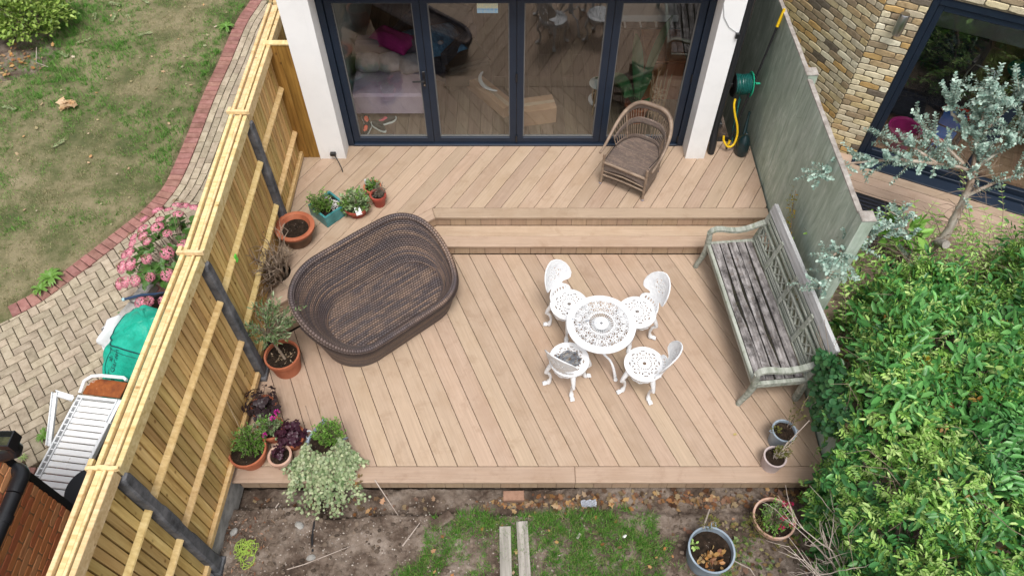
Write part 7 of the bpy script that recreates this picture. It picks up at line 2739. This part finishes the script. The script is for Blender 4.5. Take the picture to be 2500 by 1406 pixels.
def mass_pts(n, x0=2.8, x1=6.4, y0=.6, y1=5.9, depth=.3, seed=0, thr=None, sc_=1.2):
    X, Y = RNG.uniform(x0, x1, n), RNG.uniform(y0, y1, n)
    H_ = mass_h(X, Y)
    k = H_ > .08
    if thr is not None:
        k &= fbm(X, Y, sc_, seed, 3) > thr
    if depth < .5:          # hollows between the shoots
        k &= fbm(X, Y, 4.2, 99, 2) > .38 - .10 * RNG.random(n)
    X, Y, H_ = X[k], Y[k], H_[k]
    e = .04
    gx = (mass_h(X + e, Y) - H_) / e
    gy = (mass_h(X, Y + e) - H_) / e
    Nn = unit(np.stack([-gx, -gy, np.ones_like(gx)], 1))
    Nn = np.clip(Nn, -.9, 1)
    dz = RNG.random(len(X)) ** 1.7 * depth
    P = np.stack([X, Y, H_ - .2], 1) - Nn * dz[:, None]
    return P, Nn
def cluster_leaves(name, n, L, Wd, m, depth, seed, thr, sc_=1.2, tmpl=LEAF6, faces=LF6, droop=.2, x0=2.8, pairs=6, step=.035, kind='stuff'):
    """short leafy shoots: each carries paired leaves along a stem, which gives the mass its texture"""
    P, Nn = mass_pts(n, x0=x0, depth=depth, seed=seed, thr=thr, sc_=sc_)
    m_ = len(P)
    ax = unit(Nn * .6 + RNG.normal(0, .65, (m_, 3)))
    sd = unit(np.cross(ax, RNG.normal(0, 1, (m_, 3))))
    Ps, Ds, Ns = [], [], []
    for i in range(pairs):
        q_ = P + ax * step * i
        for s in (-1, 1):
            Ps.append(q_)
            Ds.append(sd * s + ax * .45 + np.array([0, 0, -droop]))
            Ns.append(unit(Nn + RNG.normal(0, .3, (m_, 3)) + np.array([0, 0, .4])))
    Ps.append(P + ax * step * pairs)
    Ds.append(ax)
    Ns.append(unit(Nn + RNG.normal(0, .3, (m_, 3))))
    Ps, Ds, Ns = np.concatenate(Ps), np.concatenate(Ds), np.concatenate(Ns)
    return leaf_mesh(name, Ps, unit(Ds), Ns, L * RNG.uniform(.45, 1.35, len(Ps)), Wd, m, cs, kind, tmpl, faces)
cluster_leaves('dark_foliage', 3800, .075, .48, ML_dark, .45, 11, .30, pairs=4, step=.05)
cluster_leaves('broad_foliage', 3600, .105, .42, leafmat('broad green leaf', [(.06, .22, .05), (.11, .32, .08), (.18, .42, .12)], .2, rough=.36), .06, 12, .42, pairs=3, step=.06)
cluster_leaves('feathery_foliage', 6000, .052, .40, ML_mid, .08, 13, .40, pairs=5, step=.022)
cluster_leaves('lime_foliage', 5600, .055, .40, ML_lime, .04, 14, .44, pairs=5, step=.024)
cluster_leaves('golden_foliage', 900, .05, .45, ML_gold, .06, 15, .58, 2.2, pairs=4, step=.024)
cluster_leaves('brown_foliage', 260, .06, .6, ML_dry, .16, 16, .55, 2.0, pairs=2, step=.03)
# undergrowth below so that no ground shows through bare
P, Nn = mass_pts(7000, depth=.9)
P[:, 2] -= .15
leaf_mesh('inner_leaves', P, unit(RNG.normal(0, 1, (len(P), 3))), unit(RNG.normal(0, .6, (len(P), 3)) + np.array([0, 0, 1.0])), .09, .5, ML_dark, cs, 'stuff')
q_ = MB()
for k in range(150):
    x, y = random.uniform(2.9, 5.6), random.uniform(1.0, 4.9)
    h = float(mass_h(np.array([x]), np.array([y]))[0])
    if h < .3:
        continue
    a = random.uniform(0, 6.28)
    l_ = random.uniform(.25, .7)
    z = h - .25
    q_.tube([(x, y, z - .3), (x + l_ * .3 * math.cos(a), y + l_ * .3 * math.sin(a), z - .03), (x + l_ * .7 * math.cos(a), y + l_ * .7 * math.sin(a), z + .05), (x + l_ * math.cos(a + .3), y + l_ * math.sin(a + .3), z + random.uniform(-.05, .15))], [.0045, .004, .003, .0015], 5)
q_.build('stems', M_twig, cs, smooth=True)
q_ = MB()
for k in range(14):
    x, y = 3.4 + .16 * k, 3.6 - .12 * (k % 5)
    q_.tube([(x, y, -.3), (x + .05, y + .03, .3), (x - .03, y, .9)], [.025, .02, .014], 7)
q_.build('trunk', M_twig, cs, smooth=True)
# thin ragged sprays reaching out over the terrace
SP, SD = [], []
q_ = MB()
for k in range(170):
    x, y = random.uniform(3.35, 6.2), random.gauss(4.75, .25)
    y += .2 * (x - 3.4) * .75
    z0 = random.uniform(.35, .75)
    a, l_ = random.gauss(1.6, .8), random.uniform(.2, .6)
    e = Vector((x + l_ * math.cos(a), y + l_ * math.sin(a), z0 + random.uniform(.05, .4)))
    p = Vector((x, y - .2, z0))
    m_ = p.lerp(e, .5) + Vector((0, 0, .06))
    q_.tube([p, m_, e], [.004, .003, .0012], 4)
    for i in range(9):
        c = p.lerp(m_, i / 4.5) if i < 4.5 else m_.lerp(e, (i - 4.5) / 4.5)
        ax = (e - p).normalized()
        s_ = ax.cross(Vector((random.gauss(0, .3), random.gauss(0, .3), 1))).normalized()
        for sg in (-1, 1):
            SP.append(tuple(c))
            SD.append(tuple(s_ * sg + ax * .5))
q_.build('spray_stems', M_twig, cs, kind='stuff')
n = len(SP)
h_ = n * 2 // 3 // 18 * 18
for nm, m, a, e, L in (('spray_foliage', ML_lime, 0, h_, .055), ('spray_leaves', ML_mid, h_, n, .075)):
    leaf_mesh(nm, SP[a:e], SD[a:e], unit(RNG.normal(0, .35, (e - a, 3)) + np.array([0, 0, 1.0])), L * RNG.uniform(.5, 1.3, e - a), .4, m, cs, 'stuff')
# the side that spills down to the deck and the soil
n = 800
Pc = np.stack([2.93 + RNG.normal(0, .07, n), RNG.uniform(1.1, 2.85, n), RNG.uniform(-.15, .95, n)], 1)
Pc[:, 0] += .10 * np.clip((Pc[:, 1] - 2.5) / .3, 0, 1) + .05 * np.sin(Pc[:, 1] * 7)
for nm, m, a, e, L in (('feathery_side', ML_mid, 0, 330, .05), ('lime_side', ML_lime, 330, 520, .05), ('broad_side', ML_dark, 520, 800, .085)):
    Q = Pc[a:e]
    k = len(Q)
    ax = unit(np.stack([-.6 + RNG.normal(0, .5, k), RNG.normal(0, .6, k), .2 + RNG.normal(0, .5, k)], 1))
    sd = unit(np.cross(ax, RNG.normal(0, 1, (k, 3))))
    Ps, Ds = [], []
    for i in range(5):
        for s in (-1, 1):
            Ps.append(Q + ax * .027 * i)
            Ds.append(sd * s + ax * .5)
    Ps, Ds = np.concatenate(Ps), np.concatenate(Ds)
    leaf_mesh(nm, Ps, unit(Ds), unit(RNG.normal(0, .4, (len(Ps), 3)) + np.array([-.5, 0, .8])), L * RNG.uniform(.7, 1.2, len(Ps)), .42, m, cs, 'stuff')
# round-leaved climber hanging over the deck side of the low wall
iv = T('wall_creeper', 'dark round-leaved creeper hanging over the low green wall by the bench', 'creeper', (3.0, 3.3, 0))
n = 900
Yv = RNG.uniform(-.3, .42, n)
top = .95 + .06 * np.sin(Yv * 9)
drop = RNG.random(n) ** 1.4 * (.35 + .28 * np.clip(.3 - Yv, 0, 1.2) + .22 * np.sin(Yv * 6 + 1))
Zv = top - np.clip(drop, 0, 1.0)
Xv = .04 - .13 * RNG.random(n) - .05 * (Zv > 1.0)
leaf_mesh('foliage', np.stack([Xv, Yv, Zv], 1), unit(np.stack([-.3 + RNG.normal(0, .5, n), RNG.normal(0, .6, n), -.7 + RNG.normal(0, .4, n)], 1)), unit(np.stack([-.8 + RNG.normal(0, .3, n), RNG.normal(0, .3, n), .6 + RNG.normal(0, .3, n)], 1)), .058 * RNG.uniform(.6, 1.2, n), .92, leafmat('round creeper leaf', [(.025, .10, .035), (.045, .15, .05), (.08, .2, .065)], .25, rough=.4), iv, 'stuff', ROUND8, RF8)
stems(iv, M_twig, (.04, -.3, .5), [(-.05, random.uniform(-.9, .7), random.uniform(.5, 1.2)) for _ in range(24)], .005, .002)
# yellowing climber on the tall wall
yc = T('yellow_climber', 'thin yellowing climber trailing up the sage wall behind the bench', 'creeper', (3.05, 5.0, 0))
path_ = [(.0, .62, 1.12), (-.01, .5, .95), (-.03, .34, .84), (-.03, .22, .72), (-.02, .05, .66), (-.02, -.1, .62), (-.02, -.25, .55), (-.01, -.42, .62), (0, -.55, .7)]
MB().tube(path_, .004, 5).build('stem', M_twig, yc, smooth=True)
Ps = []
for a, b_ in zip(path_[:-1], path_[1:]):
    for i in range(26):
        s = random.random()
        Ps.append([a[j] + (b_[j] - a[j]) * s + random.gauss(0, .045) * (0.3 if j == 0 else 1) for j in range(3)])
Ps = np.array(Ps)
Ps[:, 0] = np.minimum(Ps[:, 0], .02) - .02
n = len(Ps)
leaf_mesh('foliage', Ps, rdir(n), unit(RNG.normal(0, .4, (n, 3)) + np.array([-.6, 0, .7])), .038 * RNG.uniform(.6, 1.2, n), .45, leafmat('yellowing climber leaf', [(.16, .20, .03), (.34, .27, .03), (.42, .26, .03), (.2, .25, .05)]), yc, 'stuff')

# ------------------------------------------------------------------ eucalyptus
eu = T('eucalyptus_tree', 'young eucalyptus with silver-blue leaves and peeling pale trunk', 'tree', (0, 0, 0))
tk = [(4.30, 4.85, .2), (4.42, 5.10, .5), (4.60, 5.16, .85), (4.63, 5.22, 1.1), (4.67, 5.36, 1.45), (4.66, 5.45, 1.6)]
tks = cr(tk, 6)
MB().tube(tks, [.062 - .036 * i / (len(tks) - 1) + random.uniform(-.004, .004) for i in range(len(tks))], 10).build('trunk', M_bark, eu, smooth=True)
MB().tube([(4.55, 5.13, .84), (4.56, 5.02, .92)], [.05, .045], 12).build('cut_stub', M_oldplank, eu, smooth=True)
q_ = MB()
for k in range(90):
    p = tks[random.randint(2, len(tks) - 1)]
    d_ = Vector((random.gauss(0, 1), random.gauss(0, 1), random.gauss(.1, .6))).normalized() * random.uniform(.12, .45)
    m_ = p + d_ * .5 + Vector((random.uniform(-.05, .05), random.uniform(-.05, .05), .03))
    q_.tube([p, m_, p + d_], [.005, .0035, .0015], 5)
q_.build('fine_twigs', M_twig, eu, kind='stuff')
BR = [[(4.66, 5.45, 1.6), (4.62, 5.6, 1.9), (4.5, 5.6, 2.25), (4.45, 5.62, 2.5)], [(4.66, 5.43, 1.58), (4.45, 5.4, 1.68), (4.2, 5.38, 1.74), (3.9, 5.38, 1.78)], [(4.2, 5.38, 1.74), (3.76, 5.38, 1.8), (3.3, 5.3, 1.82), (2.95, 5.16, 1.8)], [(4.66, 5.45, 1.6), (4.85, 5.5, 1.8), (4.95, 5.55, 2.0), (5.0, 5.6, 2.2)], [(4.64, 5.3, 1.35), (4.9, 5.3, 1.6), (5.1, 5.3, 1.7)], [(4.5, 5.42, 1.7), (4.2, 5.6, 1.9), (4.0, 5.75, 1.98)], [(4.2, 5.38, 1.75), (3.95, 5.5, 1.85), (3.72, 5.62, 1.85)], [(4.3, 4.9, .3), (4.2, 5.0, .9), (3.9, 4.9, 1.3), (3.6, 4.75, 1.5), (3.2, 4.6, 1.6)], [(3.6, 4.75, 1.5), (3.15, 4.45, 1.58), (2.82, 4.25, 1.58)], [(3.15, 4.45, 1.58), (2.95, 4.2, 1.55), (2.78, 4.02, 1.48)], [(4.2, 5.0, .9), (3.95, 5.05, 1.3), (3.75, 5.0, 1.45)], [(4.62, 5.6, 1.9), (4.8, 5.7, 2.15), (4.85, 5.75, 2.35)], [(4.62, 5.6, 1.9), (4.3, 5.7, 2.1), (4.2, 5.75, 2.3)]]
for b_ in BR:
    MB().tube(b_, [.021 - .015 * i / (len(b_) - 1) for i in range(len(b_))], 7).build('branch', M_bark, eu, smooth=True)
Ps, Ds, Ns = [], [], []
tw = MB()
def eshoot(p, d_, L):
    p, d_ = np.array(p), np.array(d_)
    tw.tube([tuple(p), tuple(p + d_ * L * .5 + np.array([0, 0, .01])), tuple(p + d_ * L)], [.003, .002, .001], 4)
    n = int(L / .016)
    s0 = np.cross(d_, [.2, .1, 1])
    s0 = s0 / (np.linalg.norm(s0) + 1e-9)
    t0 = np.cross(d_, s0)
    for i in range(n):
        q2 = p + d_ * L * (i + 1) / n
        a = (i % 2) * PI / 2 + random.uniform(-.3, .3)
        for sgn in (-1, 1):
            Ps.append(q2)
            Ds.append((s0 * math.cos(a) + t0 * math.sin(a)) * sgn + d_ * .5)
            Ns.append(d_ + RNG.normal(0, .3, 3) + np.array([0, 0, .5]))
dens = [12, 3, 7, 8, 4, 6, 6, 3, 6, 6, 3, 10, 9]
for b_, k in zip(BR, dens):
    for seg in range(1, len(b_)):
        a, e = Vector(b_[seg - 1]), Vector(b_[seg])
        for j in range(int(k * (1 + seg * .5))):
            p = a.lerp(e, random.random())
            d_ = (e - a).normalized() * .6 + Vector((random.gauss(0, .6), random.gauss(0, .6), random.gauss(.25, .5)))
            d_.normalize()
            eshoot(p, d_, random.uniform(.10, .30))
print('euc leaves', len(Ps))
tw.build('twigs', M_twig, eu, kind='stuff')
leaf_mesh('foliage', Ps, unit(np.array(Ds)), unit(np.array(Ns)), .029 * RNG.uniform(.6, 1.35, len(Ps)), .74, ML_euc, eu, 'stuff', ROUND8, RF8)
# fibrous litter heaped at the foot of the eucalyptus
q_ = MB()
for k in range(420):
    x, y = 4.5 + random.gauss(0, .24), 5.35 + random.gauss(0, .16)
    z = .32 + .22 * math.exp(-((x - 4.5) ** 2 + (y - 5.35) ** 2) / .06) * random.random()
    a, l_ = random.uniform(0, 6.28), random.uniform(.06, .22)
    q_.tube([(x, y, z), (x + l_ * .5 * math.cos(a), y + l_ * .5 * math.sin(a), z + random.uniform(0, .06)), (x + l_ * math.cos(a + .5), y + l_ * math.sin(a + .5), z + random.uniform(-.02, .05))], [.004, .003, .002], 4)
q_.build('twig_heap', M_twig, kind='stuff')
tag(MB().ball((0, 0, 0), .3, 18, 10, (1, .8, .35)).build('root_mound', M_compost, None, (4.5, 5.32, .25), smooth=True), 'mound of dark roots and bark under the eucalyptus', 'mound')
# chopping leaf clumps by the trunk
tag(tuft(None, ML_mid, 60, (4.05, 5.05, 1.0), (.25, .2, .25), .14, .45, nm='green_shoots', kind='stuff'), 'long bright green shoots under the eucalyptus', 'shoots')

# ------------------------------------------------------------------ dead twiggy shrub at the bottom right
dsb = T('dead_shrub', 'bleached leafless twiggy shrub at the bottom right', 'shrub', (3.0, 1.62, -.2))
q_ = MB()
def twig(p, d_, L, r_, lev):
    pts = [p]
    for i in range(1, 5):
        d2 = (d_ + Vector((random.gauss(0, .13), random.gauss(0, .13), random.gauss(0, .10)))).normalized()
        pts.append(pts[-1] + d2 * L / 4)
    q_.tube(pts, [r_ * (1 - .16 * i) for i in range(5)], 5)
    if lev > 0:
        for j in range(random.randint(2, 4)):
            b_ = pts[random.randint(1, 4)]
            d3 = (d_ + Vector((random.gauss(0, .5), random.gauss(0, .5), random.gauss(.1, .35)))).normalized()
            twig(b_, d3, L * random.uniform(.4, .7), r_ * .55, lev - 1)
for k in range(11):
    a = R(random.uniform(70, 195))
    d_ = Vector((math.cos(a) * .9, math.sin(a) * .75, random.uniform(.45, 1.0))).normalized()
    twig(Vector((random.uniform(-.1, .1), random.uniform(-.1, .1), .25)), d_, random.uniform(.45, .85), .011, 2)
for k in range(6):
    a = R(random.uniform(20, 80))
    d_ = Vector((math.cos(a) * .7, math.sin(a) * .6, random.uniform(.8, 1.3))).normalized()
    twig(Vector((.2, .05, .3)), d_, random.uniform(.4, .7), .010, 2)
q_.build('branches', M_deadw, dsb, smooth=True)
stick('long bent dead twig beside the zinc tub', [(2.02, 2.1, -.15), (2.16, 1.98, -.05), (2.2, 1.85, .0), (2.28, 1.7, 0)], .006)
n = 420
X, Y = RNG.uniform(1.95, 3.05, n), RNG.uniform(1.2, 2.45, n)
litter('border_weeds', X, Y, soil_z(X, Y) + RNG.uniform(.01, .06, n), RNG.uniform(.03, .07, n), leafmat('low border weed', [(.05, .1, .02), (.12, .18, .04), (.24, .2, .08), (.2, .1, .05)]), None, .4, .7)
